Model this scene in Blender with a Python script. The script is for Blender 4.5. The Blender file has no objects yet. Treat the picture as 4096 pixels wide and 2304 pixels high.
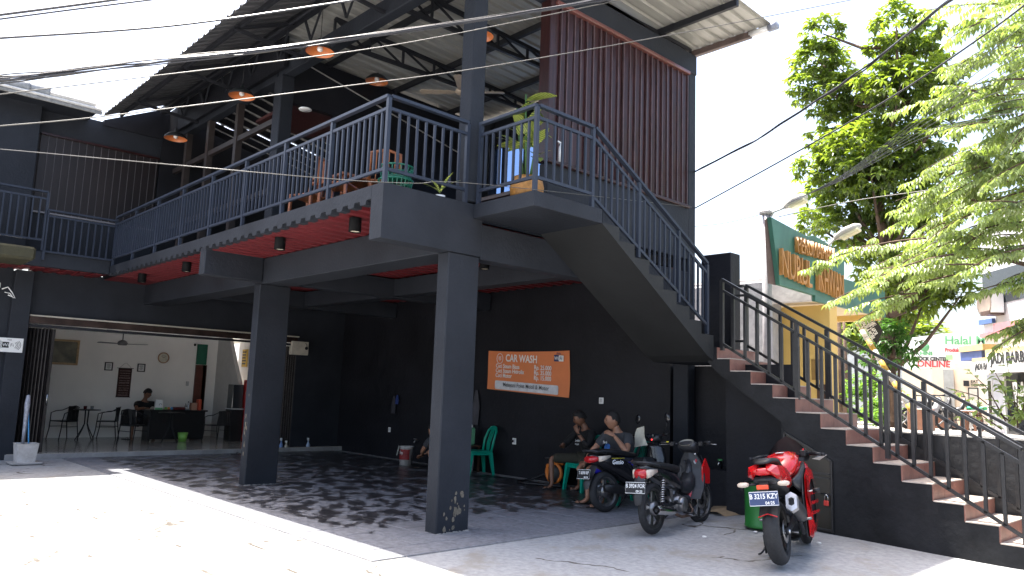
import bpy, math, random
from math import radians, sin, cos, pi, sqrt, atan2
from mathutils import Vector, Matrix
random.seed(7)
SC = bpy.context.scene
COL = SC.collection

# ---------------------------------------------------------------- camera
F_PX = 3066.14
yaw, pitch, roll = map(radians, (-46.916, 7.754, 2.0276))
fwd = Vector((sin(yaw)*cos(pitch), cos(yaw)*cos(pitch), sin(pitch)))
rgt = Vector((cos(yaw), -sin(yaw), 0))
upv = rgt.cross(fwd)
R_ = rgt*cos(roll) + upv*sin(roll)
U_ = -rgt*sin(roll) + upv*cos(roll)
cam_data = bpy.data.cameras.new('camera')
cam = bpy.data.objects.new('camera', cam_data)
COL.objects.link(cam)
cam_data.sensor_width = 36
cam_data.lens = F_PX/4096*36
cam_data.clip_start = 0.05
cam_data.clip_end = 2000
CAM = Vector((0, 0, 1.6))
mw = Matrix((R_, U_, -fwd)).transposed().to_4x4()
mw.translation = CAM
cam.matrix_world = mw
SC.camera = cam

# ---------------------------------------------------------------- light
sun_dir = Vector((-0.36, -0.045, 1.0)).normalized()      # towards the sun
elev = math.asin(sun_dir.z)
azim = math.atan2(sun_dir.x, sun_dir.y)
W = bpy.data.worlds.new('World'); SC.world = W; W.use_nodes = True
nt = W.node_tree; nt.nodes.clear()
sky = nt.nodes.new('ShaderNodeTexSky'); sky.sky_type = 'NISHITA'
sky.sun_disc = False; sky.sun_elevation = elev; sky.sun_rotation = azim
sky.air_density = 1.0; sky.dust_density = 6.0; sky.ozone_density = 1.0; sky.altitude = 0
bg = nt.nodes.new('ShaderNodeBackground'); bg.inputs[1].default_value = 0.15
wo = nt.nodes.new('ShaderNodeOutputWorld')
nt.links.new(sky.outputs[0], bg.inputs[0]); nt.links.new(bg.outputs[0], wo.inputs[0])
sl = bpy.data.lights.new('sun', 'SUN'); sl.energy = 4.5; sl.angle = radians(0.5); sl.color = (1.0, 0.95, 0.87)
so = bpy.data.objects.new('sun', sl); COL.objects.link(so)
so.rotation_euler = sun_dir.to_track_quat('Z', 'Y').to_euler()
SC.view_settings.view_transform = 'Standard'
SC.view_settings.look = 'None'
SC.view_settings.gamma = 1
SC.view_settings.use_curve_mapping = False
SC.view_settings.exposure = 1.95

# ---------------------------------------------------------------- helpers
def ray(px, py):
    x = (px*1.59-2048)/F_PX; y = (py*1.59-1152)/F_PX
    return R_*x - U_*y + fwd
def at(px, py, **k):
    """a point on the plane x=, y= or z= of the place"""
    d = ray(px, py); a, v = list(k.items())[0]; i = 'xyz'.index(a)
    return CAM + d*((v-CAM[i])/d[i])

MATS = {}
def mat(name, col, rough=0.7, var=0.15, scale=6.0, bump=0.0, bscale=60.0, metal=0.0, spec=0.5,
        col2=None, obj=False, coat=0.0, trans=0.0, emit=0.0, alpha=1.0, stretch=None, rvar=0.0):
    if name in MATS: return MATS[name]
    m = bpy.data.materials.new(name); m.use_nodes = True
    n = m.node_tree.nodes; l = m.node_tree.links
    b = n['Principled BSDF']
    b.inputs['Roughness'].default_value = rough
    b.inputs['Metallic'].default_value = metal
    b.inputs['Specular IOR Level'].default_value = spec
    b.inputs['Coat Weight'].default_value = coat
    b.inputs['Coat Roughness'].default_value = 0.08
    b.inputs['Transmission Weight'].default_value = trans
    b.inputs['Alpha'].default_value = alpha
    if obj:
        tc = n.new('ShaderNodeTexCoord').outputs['Object']
    else:
        tc = n.new('ShaderNodeNewGeometry').outputs['Position']
    if stretch:
        mp = n.new('ShaderNodeMapping'); mp.inputs['Scale'].default_value = stretch
        l.new(tc, mp.inputs[0]); tc = mp.outputs[0]
    no = n.new('ShaderNodeTexNoise'); no.inputs['Scale'].default_value = scale
    no.inputs['Detail'].default_value = 6; no.inputs['Roughness'].default_value = 0.65
    l.new(tc, no.inputs['Vector'])
    c2 = col2 if col2 else tuple(min(1, c*(1+var)) for c in col)
    c1 = col if col2 else tuple(c*(1-var) for c in col)
    rp = n.new('ShaderNodeValToRGB')
    rp.color_ramp.elements[0].position = 0.32; rp.color_ramp.elements[1].position = 0.68
    rp.color_ramp.elements[0].color = (*c1, 1); rp.color_ramp.elements[1].color = (*c2, 1)
    l.new(no.outputs['Fac'], rp.inputs[0]); l.new(rp.outputs[0], b.inputs['Base Color'])
    if rvar:
        mr = n.new('ShaderNodeMapRange'); mr.inputs[3].default_value = max(0.03, rough-rvar); mr.inputs[4].default_value = min(1, rough+rvar)
        l.new(no.outputs['Fac'], mr.inputs[0]); l.new(mr.outputs[0], b.inputs['Roughness'])
    if bump:
        n2 = n.new('ShaderNodeTexNoise'); n2.inputs['Scale'].default_value = bscale; n2.inputs['Detail'].default_value = 5
        l.new(tc, n2.inputs['Vector'])
        bp = n.new('ShaderNodeBump'); bp.inputs['Strength'].default_value = bump; bp.inputs['Distance'].default_value = 0.02
        l.new(n2.outputs['Fac'], bp.inputs['Height']); l.new(bp.outputs[0], b.inputs['Normal'])
    if emit:
        b.inputs['Emission Color'].default_value = (*col, 1); b.inputs['Emission Strength'].default_value = emit
    MATS[name] = m
    return m

def rotz(a): return Matrix.Rotation(a, 4, 'Z')
def T(x, y, z): return Matrix.Translation((x, y, z))
def frame(o, x, y, z=None):
    x = Vector(x).normalized(); y = Vector(y).normalized(); z = x.cross(y) if z is None else Vector(z)
    m = Matrix((x, y, z)).transposed().to_4x4(); m.translation = o; return m

class MB:
    """collects shapes into one mesh"""
    def __init__(self): self.v = []; self.f = []; self.mi = []; self.sm = []
    def add(self, vs, fs, M=None, mi=0, smooth=False):
        o = len(self.v)
        for p in vs:
            p = Vector(p)
            self.v.append(tuple(M @ p) if M is not None else tuple(p))
        for f in fs:
            self.f.append([i+o for i in f]); self.mi.append(mi); self.sm.append(smooth)
        return self
    def box(self, x0, x1, y0, y1, z0, z1, M=None, mi=0):
        vs = [(x0,y0,z0),(x1,y0,z0),(x1,y1,z0),(x0,y1,z0),(x0,y0,z1),(x1,y0,z1),(x1,y1,z1),(x0,y1,z1)]
        return self.add(vs, [(0,3,2,1),(4,5,6,7),(0,1,5,4),(1,2,6,5),(2,3,7,6),(3,0,4,7)], M, mi)
    def bbox(self, x0, x1, y0, y1, z0, z1, b=0.01, M=None, mi=0, smooth=False):
        """box with chamfered edges"""
        b = min(b, (x1-x0)*.45, (y1-y0)*.45, (z1-z0)*.45)
        vs = []; idx = {}
        for ix, (x, sx) in enumerate(((x0,1),(x1,-1))):
            for iy, (y, sy) in enumerate(((y0,1),(y1,-1))):
                for iz, (z, sz) in enumerate(((z0,1),(z1,-1))):
                    for k in range(3):
                        idx[ix,iy,iz,k] = len(vs)
                        vs.append((x+(0 if k==0 else sx*b), y+(0 if k==1 else sy*b), z+(0 if k==2 else sz*b)))
        g = lambda a,b_,c,k: idx[a,b_,c,k]
        fs = [(g(0,0,0,0),g(0,0,1,0),g(0,1,1,0),g(0,1,0,0)), (g(1,0,0,0),g(1,1,0,0),g(1,1,1,0),g(1,0,1,0)),
              (g(0,0,0,1),g(1,0,0,1),g(1,0,1,1),g(0,0,1,1)), (g(0,1,0,1),g(0,1,1,1),g(1,1,1,1),g(1,1,0,1)),
              (g(0,0,0,2),g(0,1,0,2),g(1,1,0,2),g(1,0,0,2)), (g(0,0,1,2),g(1,0,1,2),g(1,1,1,2),g(0,1,1,2))]
        for y in (0,1):
            for z in (0,1): fs.append((g(0,y,z,1),g(1,y,z,1),g(1,y,z,2),g(0,y,z,2)) if (y==z) is False or True else None)
        for x in (0,1):
            for z in (0,1): fs.append((g(x,0,z,0),g(x,1,z,0),g(x,1,z,2),g(x,0,z,2)))
        for x in (0,1):
            for y in (0,1): fs.append((g(x,y,0,0),g(x,y,1,0),g(x,y,1,1),g(x,y,0,1)))
        for x in (0,1):
            for y in (0,1):
                for z in (0,1): fs.append((g(x,y,z,0),g(x,y,z,1),g(x,y,z,2)))
        return self.add(vs, fs, M, mi, smooth)
    def bar(self, a, b, w=0.04, h=None, mi=0, up=(0,0,1)):
        """rectangular bar from a to b"""
        a = Vector(a); b = Vector(b); h = w if h is None else h
        d = (b-a); L = d.length
        if L < 1e-6: return self
        z = d/L; u = Vector(up)
        if abs(z.dot(u)) > 0.98: u = Vector((0,1,0))
        x = u.cross(z).normalized(); y = z.cross(x)
        M = Matrix((x,y,z)).transposed().to_4x4(); M.translation = a
        return self.box(-w/2, w/2, -h/2, h/2, 0, L, M, mi)
    def prism(self, pts, a, b, axis='y', M=None, mi=0):
        """polygon (2-D) pushed from a to b along an axis"""
        n = len(pts)
        def P(p, t):
            if axis == 'y': return (p[0], t, p[1])
            if axis == 'x': return (t, p[0], p[1])
            return (p[0], p[1], t)
        vs = [P(p, a) for p in pts]+[P(p, b) for p in pts]
        fs = [list(range(n))[::-1], list(range(n, 2*n))]
        for i in range(n):
            j = (i+1) % n; fs.append((i, j, j+n, i+n))
        return self.add(vs, fs, M, mi)
    def tube(self, pts, r, n=8, mi=0, cap=True, smooth=True, M=None, closed=False):
        pts = [Vector(p) for p in pts]; k = len(pts)
        rs = r if isinstance(r, (list, tuple)) else [r]*k
        vs = []; pu = None
        for i, p in enumerate(pts):
            if closed: d = pts[(i+1) % k]-pts[i-1]
            else: d = pts[min(i+1, k-1)]-pts[max(i-1, 0)]
            if d.length < 1e-9: d = Vector((0,0,1))
            d.normalize()
            if pu is None:
                u = Vector((0,0,1)) if abs(d.z) < 0.95 else Vector((1,0,0))
            else: u = pu
            x = u.cross(d)
            if x.length < 1e-6: x = Vector((1,0,0)).cross(d)
            x.normalize(); y = d.cross(x); pu = y
            for j in range(n):
                a = 2*pi*j/n; vs.append(p+(x*cos(a)+y*sin(a))*rs[i])
        fs = []
        for i in range(k if closed else k-1):
            i2 = (i+1) % k
            for j in range(n):
                j2 = (j+1) % n; fs.append((i*n+j, i*n+j2, i2*n+j2, i2*n+j))
        if cap and not closed:
            fs.append(list(range(n))[::-1]); fs.append([(k-1)*n+j for j in range(n)])
        return self.add(vs, fs, M, mi, smooth)
    def lathe(self, prof, n=20, M=None, mi=0, smooth=True, a0=0, a1=2*pi):
        """profile (r,z) turned about z"""
        full = abs(a1-a0-2*pi) < 1e-6; m = n if full else n+1
        vs = []
        for r, z in prof:
            for j in range(m):
                a = a0+(a1-a0)*j/n; vs.append((r*cos(a), r*sin(a), z))
        fs = []
        for i in range(len(prof)-1):
            for j in range(n):
                j2 = (j+1) % m if full else j+1
                fs.append((i*m+j, i*m+j2, (i+1)*m+j2, (i+1)*m+j))
        if full:
            if prof[0][0] <= 0.002: pass
            if 1e-4 < prof[0][0] < 0.03 and prof[0][0] > .002: fs.append(list(range(n))[::-1])
            if .002 < prof[-1][0] < 0.03: fs.append([(len(prof)-1)*m+j for j in range(n)])
        return self.add(vs, fs, M, mi, smooth)
    def ball(self, c, rx, ry=None, rz=None, n=12, M=None, mi=0):
        ry = rx if ry is None else ry; rz = rx if rz is None else rz
        k = max(6, n//2)
        prof = [(sin(pi*i/k), -cos(pi*i/k)) for i in range(k+1)]
        prof[0] = (0.0, -1); prof[-1] = (0.0, 1)
        S = T(*c) @ Matrix.Diagonal((rx, ry, rz, 1))
        return self.lathe([(max(r, 1e-5), z) for r, z in prof], n, (M @ S) if M is not None else S, mi)
    def loft(self, rings, mi=0, smooth=True, cap=True, M=None, closed=True):
        n = len(rings[0]); vs = [p for r in rings for p in r]; fs = []
        for i in range(len(rings)-1):
            for j in range(n if closed else n-1):
                j2 = (j+1) % n; fs.append((i*n+j, i*n+j2, (i+1)*n+j2, (i+1)*n+j))
        if cap and closed:
            fs.append(list(range(n))[::-1]); fs.append([(len(rings)-1)*n+j for j in range(n)])
        return self.add(vs, fs, M, mi, smooth)
    def quad(self, a, b, c, d, mi=0, M=None): return self.add([a, b, c, d], [(0,1,2,3)], M, mi)
    def mesh(self, name, mats, off=None):
        me = bpy.data.meshes.new(name)
        vs = self.v if off is None else [(p[0]-off[0], p[1]-off[1], p[2]-off[2]) for p in self.v]
        me.from_pydata(vs, [], self.f)
        if not isinstance(mats, (list, tuple)): mats = [mats]
        for m in mats: me.materials.append(m)
        me.polygons.foreach_set('material_index', self.mi)
        me.polygons.foreach_set('use_smooth', self.sm)
        me.update()
        return me

def fixnormals(me):
    import bmesh
    bm = bmesh.new(); bm.from_mesh(me); bmesh.ops.recalc_face_normals(bm, faces=bm.faces); bm.to_mesh(me); bm.free()

def props(o, label=None, cat=None, group=None, kind=None):
    if label: o['label'] = label
    if cat: o['category'] = cat
    if group: o['group'] = group
    if kind: o['kind'] = kind
    return o
def thing(name, label, cat, loc=(0,0,0), rz=0.0, group=None):
    o = bpy.data.objects.new(name, None); COL.objects.link(o)
    o.empty_display_size = 0.2
    o.location = loc; o.rotation_euler = (0, 0, rz)
    return props(o, label, cat, group)
def origin_of(p):
    o = Vector((0,0,0))
    while p is not None: o += Vector(p.location); p = p.parent
    return o
def part(mb, name, mats, parent, label=None, kind=None, world=True, fix=True):
    """one mesh object under its thing; world=True when the shape is given in place coordinates"""
    off = origin_of(parent) if world else None
    me = mb.mesh(name, mats, off)
    if fix: fixnormals(me)
    o = bpy.data.objects.new(name, me); COL.objects.link(o); o.parent = parent
    return props(o, label=label, kind=kind)
def piece(name, me, parent, loc, world=True, rot=None, scale=None):
    o = bpy.data.objects.new(name, me); COL.objects.link(o); o.parent = parent
    loc = Vector(loc)
    o.location = loc - origin_of(parent) if world else loc
    if rot: o.rotation_euler = rot
    if scale: o.scale = scale
    return o
def solo(mb, name, mats, label=None, cat=None, group=None, kind=None, loc=(0,0,0), rz=0, fix=True):
    me = mb.mesh(name, mats, loc if kind != 'local' else None)
    if fix: fixnormals(me)
    o = bpy.data.objects.new(name, me); COL.objects.link(o); o.location = loc
    return props(o, label, cat, group, kind)
def copy_tree(o, parent=None):
    c = o.copy(); COL.objects.link(c)
    if parent is not None: c.parent = parent
    for ch in list(o.children): copy_tree(ch, c)
    return c
FONT = {}
def text_mesh(body, size, ext=0.002, off=0.0, align='LEFT', sx=1.0, shear=0.0, space=1.0, line=1.0):
    cu = bpy.data.curves.new('t', 'FONT'); cu.body = body; cu.size = size; cu.extrude = ext; cu.offset = off
    cu.align_x = align; cu.shear = shear; cu.space_character = space; cu.resolution_u = 3; cu.space_line = line
    ob = bpy.data.objects.new('t', cu)
    me = bpy.data.meshes.new_from_object(ob)
    if sx != 1.0: me.transform(Matrix.Diagonal((sx, 1, 1, 1)))
    bpy.data.objects.remove(ob); bpy.data.curves.remove(cu)
    return me
def lettering(body, size, M, m, parent, name='lettering', **k):
    """M: matrix in the parent's coordinates"""
    me = text_mesh(body, size, **k); me.transform(M); me.name = name
    me.materials.clear(); me.materials.append(m)
    for p in me.polygons: p.material_index = 0
    o = bpy.data.objects.new(name, me); COL.objects.link(o); o.parent = parent
    return o

# ---------------------------------------------------------------- materials
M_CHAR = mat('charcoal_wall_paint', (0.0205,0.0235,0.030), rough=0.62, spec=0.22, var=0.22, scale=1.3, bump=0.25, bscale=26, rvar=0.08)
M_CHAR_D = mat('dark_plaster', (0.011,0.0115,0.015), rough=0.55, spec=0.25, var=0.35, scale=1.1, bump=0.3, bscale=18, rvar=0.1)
M_RAIL = mat('charcoal_railing_paint', (0.026,0.033,0.050), rough=0.40, spec=0.3, var=0.1, scale=4, bump=0.05, bscale=80)
M_RAILB = mat('black_railing_paint', (0.018,0.018,0.019), rough=0.35, var=0.2, scale=9, bump=0.1, bscale=60)
M_STEEL = mat('dark_steel', (0.018,0.019,0.023), rough=0.5, spec=0.25, var=0.2, scale=5)
M_RED = mat('red_deck_paint', (0.12,0.010,0.013), rough=0.5, var=0.12, scale=2, bump=0.05, bscale=30)
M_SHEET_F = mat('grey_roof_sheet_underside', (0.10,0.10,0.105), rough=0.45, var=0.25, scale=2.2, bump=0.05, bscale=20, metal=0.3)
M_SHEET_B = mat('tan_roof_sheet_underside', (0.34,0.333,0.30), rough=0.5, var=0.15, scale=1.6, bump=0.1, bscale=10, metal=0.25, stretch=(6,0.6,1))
M_SLAT = mat('dark_red_wood', (0.026,0.0065,0.0065), rough=0.40, var=0.4, scale=5, bump=0.1, bscale=30, spec=.35, coat=0.15, stretch=(4,4,0.5))
M_WHITE = mat('white_wall_paint', (0.88,0.86,0.82), rough=0.8, var=0.04, scale=1.5)
M_PLASW = mat('white_plastic', (0.75,0.75,0.73), rough=0.35, var=0.03, obj=True)
M_TILE_BR = mat('brown_stair_tile', (0.25,0.115,0.085), rough=0.45, var=0.2, scale=7, bump=0.1, bscale=40)
M_TREAD = mat('stair_tread_tile', (0.42,0.36,0.31), rough=0.5, var=0.15, scale=7, bump=0.1, bscale=40)
M_BLACK = mat('black_plastic', (0.015,0.015,0.016), rough=0.4, spec=0.35, var=0.2, obj=True, scale=20)
M_RUBBER = mat('tyre_rubber', (0.02,0.02,0.021), rough=0.75, var=0.35, obj=True, scale=30, bump=0.15, bscale=120)
M_CHROME = mat('polished_metal', (0.55,0.55,0.55), rough=0.2, var=0.1, obj=True, metal=1.0)
M_ALU = mat('cast_aluminium', (0.28,0.28,0.28), rough=0.4, var=0.25, obj=True, metal=0.9, scale=25)
M_ORWOOD = mat('orange_brown_wood', (0.30,0.10,0.035), rough=0.35, var=0.3, obj=True, scale=10, stretch=(1,1,0.2))
M_WOODD = mat('dark_wood', (0.06,0.03,0.02), rough=0.4, var=0.3, obj=True, scale=10)
M_LETTER_W = mat('white_print', (0.8,0.8,0.78), rough=0.6, var=0.02)
M_LETTER_K = mat('black_print', (0.012,0.012,0.014), rough=0.6, var=0.02)
M_LETTER_R = mat('red_print', (0.50,0.06,0.07), rough=0.6, var=0.02)
M_LETTER_G = mat('green_print', (0.12,0.36,0.17), rough=0.6, var=0.02)
M_GLASSD = mat('tinted_glass', (0.02,0.025,0.03), rough=0.06, var=0.05, spec=0.8)
M_GLASS = mat('clear_glass', (0.8,0.85,0.9), rough=0.02, var=0.0, trans=0.95, alpha=1.0, obj=True)
M_CLEARP = mat('clear_plastic', (0.7,0.75,0.8), rough=0.15, var=0.0, trans=0.8, obj=True)
# ---------------------------------------------------------------- ground
def node_floor(name, wet=True):
    """concrete / tile floor: pale dusty with dark damp streaks"""
    m = bpy.data.materials.new(name); m.use_nodes = True
    n = m.node_tree.nodes; l = m.node_tree.links; b = n['Principled BSDF']
    g = n.new('ShaderNodeNewGeometry').outputs['Position']
    mp = n.new('ShaderNodeMapping'); mp.inputs['Scale'].default_value = (1.0, 1.0, 1); mp.inputs['Rotation'].default_value = (0,0,radians(43))
    mp2 = n.new('ShaderNodeMapping'); mp2.inputs['Scale'].default_value = (1.0, 1.5, 1)
    l.new(g, mp.inputs[0]); l.new(mp.outputs[0], mp2.inputs[0])
    big = n.new('ShaderNodeTexNoise'); big.inputs['Scale'].default_value = 2.6 if wet else 1.5; big.inputs['Detail'].default_value = 12; big.inputs['Roughness'].default_value = 0.66; big.inputs['Distortion'].default_value = 0.3
    l.new(mp2.outputs[0], big.inputs['Vector'])
    # damp only inside the car wash bay
    sx = n.new('ShaderNodeSeparateXYZ'); l.new(g, sx.inputs[0])
    def rng(o, a, b_, c=0, d=1):
        r = n.new('ShaderNodeMapRange'); r.inputs[1].default_value = a; r.inputs[2].default_value = b_; r.inputs[3].default_value = c; r.inputs[4].default_value = d
        r.interpolation_type = 'SMOOTHSTEP'; l.new(o, r.inputs[0]); return r.outputs[0]
    def mth(op, a, b_):
        r = n.new('ShaderNodeMath'); r.operation = op
        for i, s in enumerate((a, b_)):
            if isinstance(s, (int, float)): r.inputs[i].default_value = s
            else: l.new(s, r.inputs[i])
        return r.outputs[0]
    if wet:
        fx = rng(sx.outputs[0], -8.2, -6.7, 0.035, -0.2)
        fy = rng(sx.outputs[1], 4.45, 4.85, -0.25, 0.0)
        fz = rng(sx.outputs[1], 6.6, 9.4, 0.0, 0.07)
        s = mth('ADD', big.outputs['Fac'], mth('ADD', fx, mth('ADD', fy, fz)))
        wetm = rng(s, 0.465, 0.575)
    else:
        s = mth('ADD', big.outputs['Fac'], -0.08); wetm = rng(s, 0.42, 0.62)
    fine = n.new('ShaderNodeTexNoise'); fine.inputs['Scale'].default_value = 14; fine.inputs['Detail'].default_value = 8; fine.inputs['Roughness'].default_value = 0.7
    l.new(g, fine.inputs['Vector'])
    dry = n.new('ShaderNodeValToRGB'); dry.color_ramp.elements[0].position = .3; dry.color_ramp.elements[1].position = .7
    if wet:
        dry.color_ramp.elements[0].color = (.10,.103,.115,1); dry.color_ramp.elements[1].color = (.235,.24,.262,1)
    else:
        dry.color_ramp.elements[0].color = (.22,.225,.23,1); dry.color_ramp.elements[1].color = (.39,.395,.40,1)
    l.new(fine.outputs['Fac'], dry.inputs[0])
    if not wet:   # cracks, dark dashes of shadow painted in the joints
        wv = n.new('ShaderNodeTexVoronoi'); wv.feature = 'DISTANCE_TO_EDGE'; wv.inputs['Scale'].default_value = 0.42
        dn = n.new('ShaderNodeTexNoise'); dn.inputs['Scale'].default_value = 1.4; dn.inputs['Detail'].default_value = 6
        l.new(g, dn.inputs['Vector'])
        va = n.new('ShaderNodeVectorMath'); va.operation = 'MULTIPLY_ADD'; l.new(dn.outputs['Color'], va.inputs[0]); va.inputs[1].default_value = (.9,.9,.9); l.new(g, va.inputs[2])
        l.new(va.outputs[0], wv.inputs['Vector'])
        crack = rng(wv.outputs['Distance'], 0.003, 0.010, 1, 0)
        n3 = n.new('ShaderNodeTexNoise'); n3.inputs['Scale'].default_value = 1.1; l.new(g, n3.inputs['Vector'])
        crack = mth('MULTIPLY', crack, rng(n3.outputs['Fac'], .55, .60))
        # short dashes: joints of rough paving, the shadow in their gaps put into the colour
        br = n.new('ShaderNodeTexBrick'); br.inputs['Scale'].default_value = 1.0; br.inputs['Brick Width'].default_value = 0.40; br.inputs['Row Height'].default_value = .40
        br.inputs['Mortar Size'].default_value = 0.02; br.inputs['Mortar Smooth'].default_value = 0; br.inputs['Bias'].default_value = 0
        mp3 = n.new('ShaderNodeMapping'); mp3.inputs['Rotation'].default_value = (0,0,radians(90)); l.new(g, mp3.inputs[0]); l.new(mp3.outputs[0], br.inputs['Vector'])
        n4 = n.new('ShaderNodeTexNoise'); n4.inputs['Scale'].default_value = 2.6; n4.inputs['Detail'].default_value = 3; l.new(g, n4.inputs['Vector'])
        dash = mth('MULTIPLY', br.outputs['Fac'], rng(n4.outputs['Fac'], .57, .60))
        dash = mth('MULTIPLY', dash, rng(sx.outputs[1], 3.9, 4.1, 1, 0))
        crack = mth('MAXIMUM', crack, dash)
        mx0 = n.new('ShaderNodeMix'); mx0.data_type = 'RGBA'; l.new(crack, mx0.inputs[0]); l.new(dry.outputs[0], mx0.inputs[6]); mx0.inputs[7].default_value = (.05,.04,.03,1)
        dcol = mx0.outputs[2]
    else: dcol = dry.outputs[0]
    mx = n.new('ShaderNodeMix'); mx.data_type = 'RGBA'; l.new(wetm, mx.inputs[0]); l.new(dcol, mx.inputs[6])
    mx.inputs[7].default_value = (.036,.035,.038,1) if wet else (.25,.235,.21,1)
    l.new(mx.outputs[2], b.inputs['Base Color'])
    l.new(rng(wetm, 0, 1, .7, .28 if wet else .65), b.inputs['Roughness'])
    bp = n.new('ShaderNodeBump'); bp.inputs['Strength'].default_value = .35; bp.inputs['Distance'].default_value = .01
    l.new(fine.outputs['Fac'], bp.inputs['Height']); l.new(bp.outputs[0], b.inputs['Normal'])
    return m
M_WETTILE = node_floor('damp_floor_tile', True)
M_CONC = node_floor('forecourt_concrete', False)
M_CONC2 = mat('grey_concrete', (0.30,0.29,0.28), rough=0.8, var=0.25, scale=3, bump=0.4, bscale=25)
M_ROAD = mat('asphalt_and_dust', (0.30,0.28,0.26), rough=0.9, var=0.2, scale=2, bump=0.2)

# the forecourt: one sheet, with a raised street behind the stair wall
mb = MB()
def gz(x, y):
    if y > 8.0 and x > -5.6: return 0.07*min(1, (y-8.0)/1.3)*max(0, min(1, (-2.6-x)/2.2))
    return 0.0
xs = [-60,-22,-17.45]+[-17+0.5*i for i in range(0, 41)]+[6,12,60]
ys = [-60,-20,-8]+[-4+0.5*i for i in range(0, 28)]+[9.75,10.46]
def grid(mb, xs, ys, zf):
    vs = [(x, y, zf(x, y)) for y in ys for x in xs]; nx = len(xs)
    fs = [(j*nx+i, j*nx+i+1, (j+1)*nx+i+1, (j+1)*nx+i) for j in range(len(ys)-1) for i in range(nx-1)]
    return mb.add(vs, fs)
grid(mb, xs, ys, gz)
solo(mb, 'forecourt', M_CONC, kind='structure', fix=False)
mb = MB(); mb.box(-300, 300, 10.64, 600, 0.4, 0.95)
solo(mb, 'street', M_ROAD, kind='structure')
# floor tiles of the wash bay, 0.4 m, laid on a bed, edge border
tx0, tx1, ty0, ty1 = -17.42, -6.2, 4.15, 10.42
bed = solo(MB().box(tx0-.02, tx1, ty0, ty1, -0.02, 0.004), 'tiled_floor', M_CONC2, kind='structure')
tile_me = MB().bbox(0.005,0.395,0.005,0.395,0,0.010, b=0.004).mesh('tile', M_WETTILE); fixnormals(tile_me)
cells = []
i = 0
while tx1-0.4*(i+1) > tx0-0.2:
    j = 0
    while ty0+0.4*(j+1) < ty1+0.02:
        cells.append((tx1-0.4*(i+1), ty0+0.4*j)); j += 1
    i += 1
cells.sort(key=lambda c: (c[0])**2+(c[1])**2)
rest = MB()
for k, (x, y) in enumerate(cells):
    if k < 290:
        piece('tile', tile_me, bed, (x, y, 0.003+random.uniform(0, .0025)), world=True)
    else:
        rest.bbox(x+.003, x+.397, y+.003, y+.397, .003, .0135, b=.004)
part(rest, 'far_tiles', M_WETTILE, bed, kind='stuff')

# ---------------------------------------------------------------- building
B = thing('cafe_building', 'two storey charcoal building with open upper cafe and car wash bay below', 'building', (-12, 8, 0))
XS = -17.45
SX0, SX1 = -16.6, -6.92
def deckz(x, base=3.62, h=0.05, p=0.25):
    t = ((x-SX0) % p)/p
    return base if t < .42 else base+h*min(1, (t-.42)/.08) if t < .5 else base+h if t < .92 else base+h*(1-(t-.92)/.08)
def deck_profile(x0, x1, p=0.25, base=3.62, h=.05):
    pts = []; k = 0
    while True:
        xo = SX0+k*p
        if xo > x1: break
        for t, z in ((0,base),(.42,base),(.5,base+h),(.92,base+h)):
            x = xo+t*p
            if x0 <= x <= x1: pts.append((x, z))
        k += 1
    return [(x0, base)]+pts+[(x1, deckz(x1))]
# columns
def column(name_, x0, x1, y0, y1, z0, z1):
    m_ = MB().bbox(x0, x1, y0, y1, z0, z1, b=.012); return part(m_, 'column', M_CHAR, B)
column('c', -7.13, -6.92, 5.45, 5.92, 0, 3.2)
column('c', -11.96, -11.75, 5.42, 5.96, 0, 3.2)
column('c', -7.14, -6.92, 5.68, 5.90, 3.85, 7.6)
column('c', -12.34, -12.06, 5.66, 5.90, 3.82, 6.93)
column('c', -17.5, -17.25, 3.02, 3.34, 0, 3.62)     # pilaster left of the shop opening
column('c', -17.5, -17.2, 2.2, 3.12, 3.94, 7.2)
column('c', -7.2, -6.92, 10.32, 10.52, 0, 7.28)
column('c', -12.1, -11.8, 10.25, 10.5, 3.82, 7.3)
# worn column feet: pale cement skirt and knocked-off paint
M_SKIRT = mat('pale_cement_splash',(0.22,.215,.20),rough=.9,var=.3,scale=14,bump=.5,bscale=40); M_CHIP = mat('tan_chipped_paint',(0.17,.145,.11),rough=.9,var=.4,scale=18)
rc = random.Random(3)
for (x0,x1,y0,y1) in ((-7.13,-6.92,5.45,5.92),(-11.96,-11.75,5.42,5.96)):
    sk = MB(); n_=16
    for k in range(n_):
        ya = y0-.004+(y1-y0+.006)*k/n_; yb_ = y0-.004+(y1-y0+.006)*(k+1)/n_; h1, h2 = rc.uniform(.012,.028), rc.uniform(.012,.028); sk.add([(x1+.003,ya,.012),(x1+.003,yb_,.012),(x1+.003,yb_,h2),(x1+.003,ya,h1),(x1+.02,ya,.012),(x1+.02,yb_,.012)],[(0,4,5,1),(4,0,3),(4,3,2,5),(5,2,1)])
    for k in range(8):
        xa = x0+(x1-x0)*k/8; xb = x0+(x1-x0)*(k+1)/8; h1, h2 = rc.uniform(.012,.022), rc.uniform(.012,.022); sk.add([(xa,y0-.003,.012),(xb,y0-.003,.012),(xb,y0-.003,h2),(xa,y0-.003,h1)],[(0,1,2,3)])
    part(sk, 'cement_skirt', M_SKIRT, B, kind='stuff', fix=False)
ch = MB()
for k in range(26):
    cy, cz = 5.72+rc.gauss(0,.07), .28+rc.gauss(0,.10); cy += (cz-.28)*.35; r_ = rc.uniform(.008,.032)
    ch.add([(-6.917+.0004*k,cy+r_*rc.uniform(.5,1.1)*cos(a),cz+r_*rc.uniform(.7,1.7)*sin(a)) for a in [i*pi/4 for i in range(8)]],[tuple(range(8))])
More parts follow.
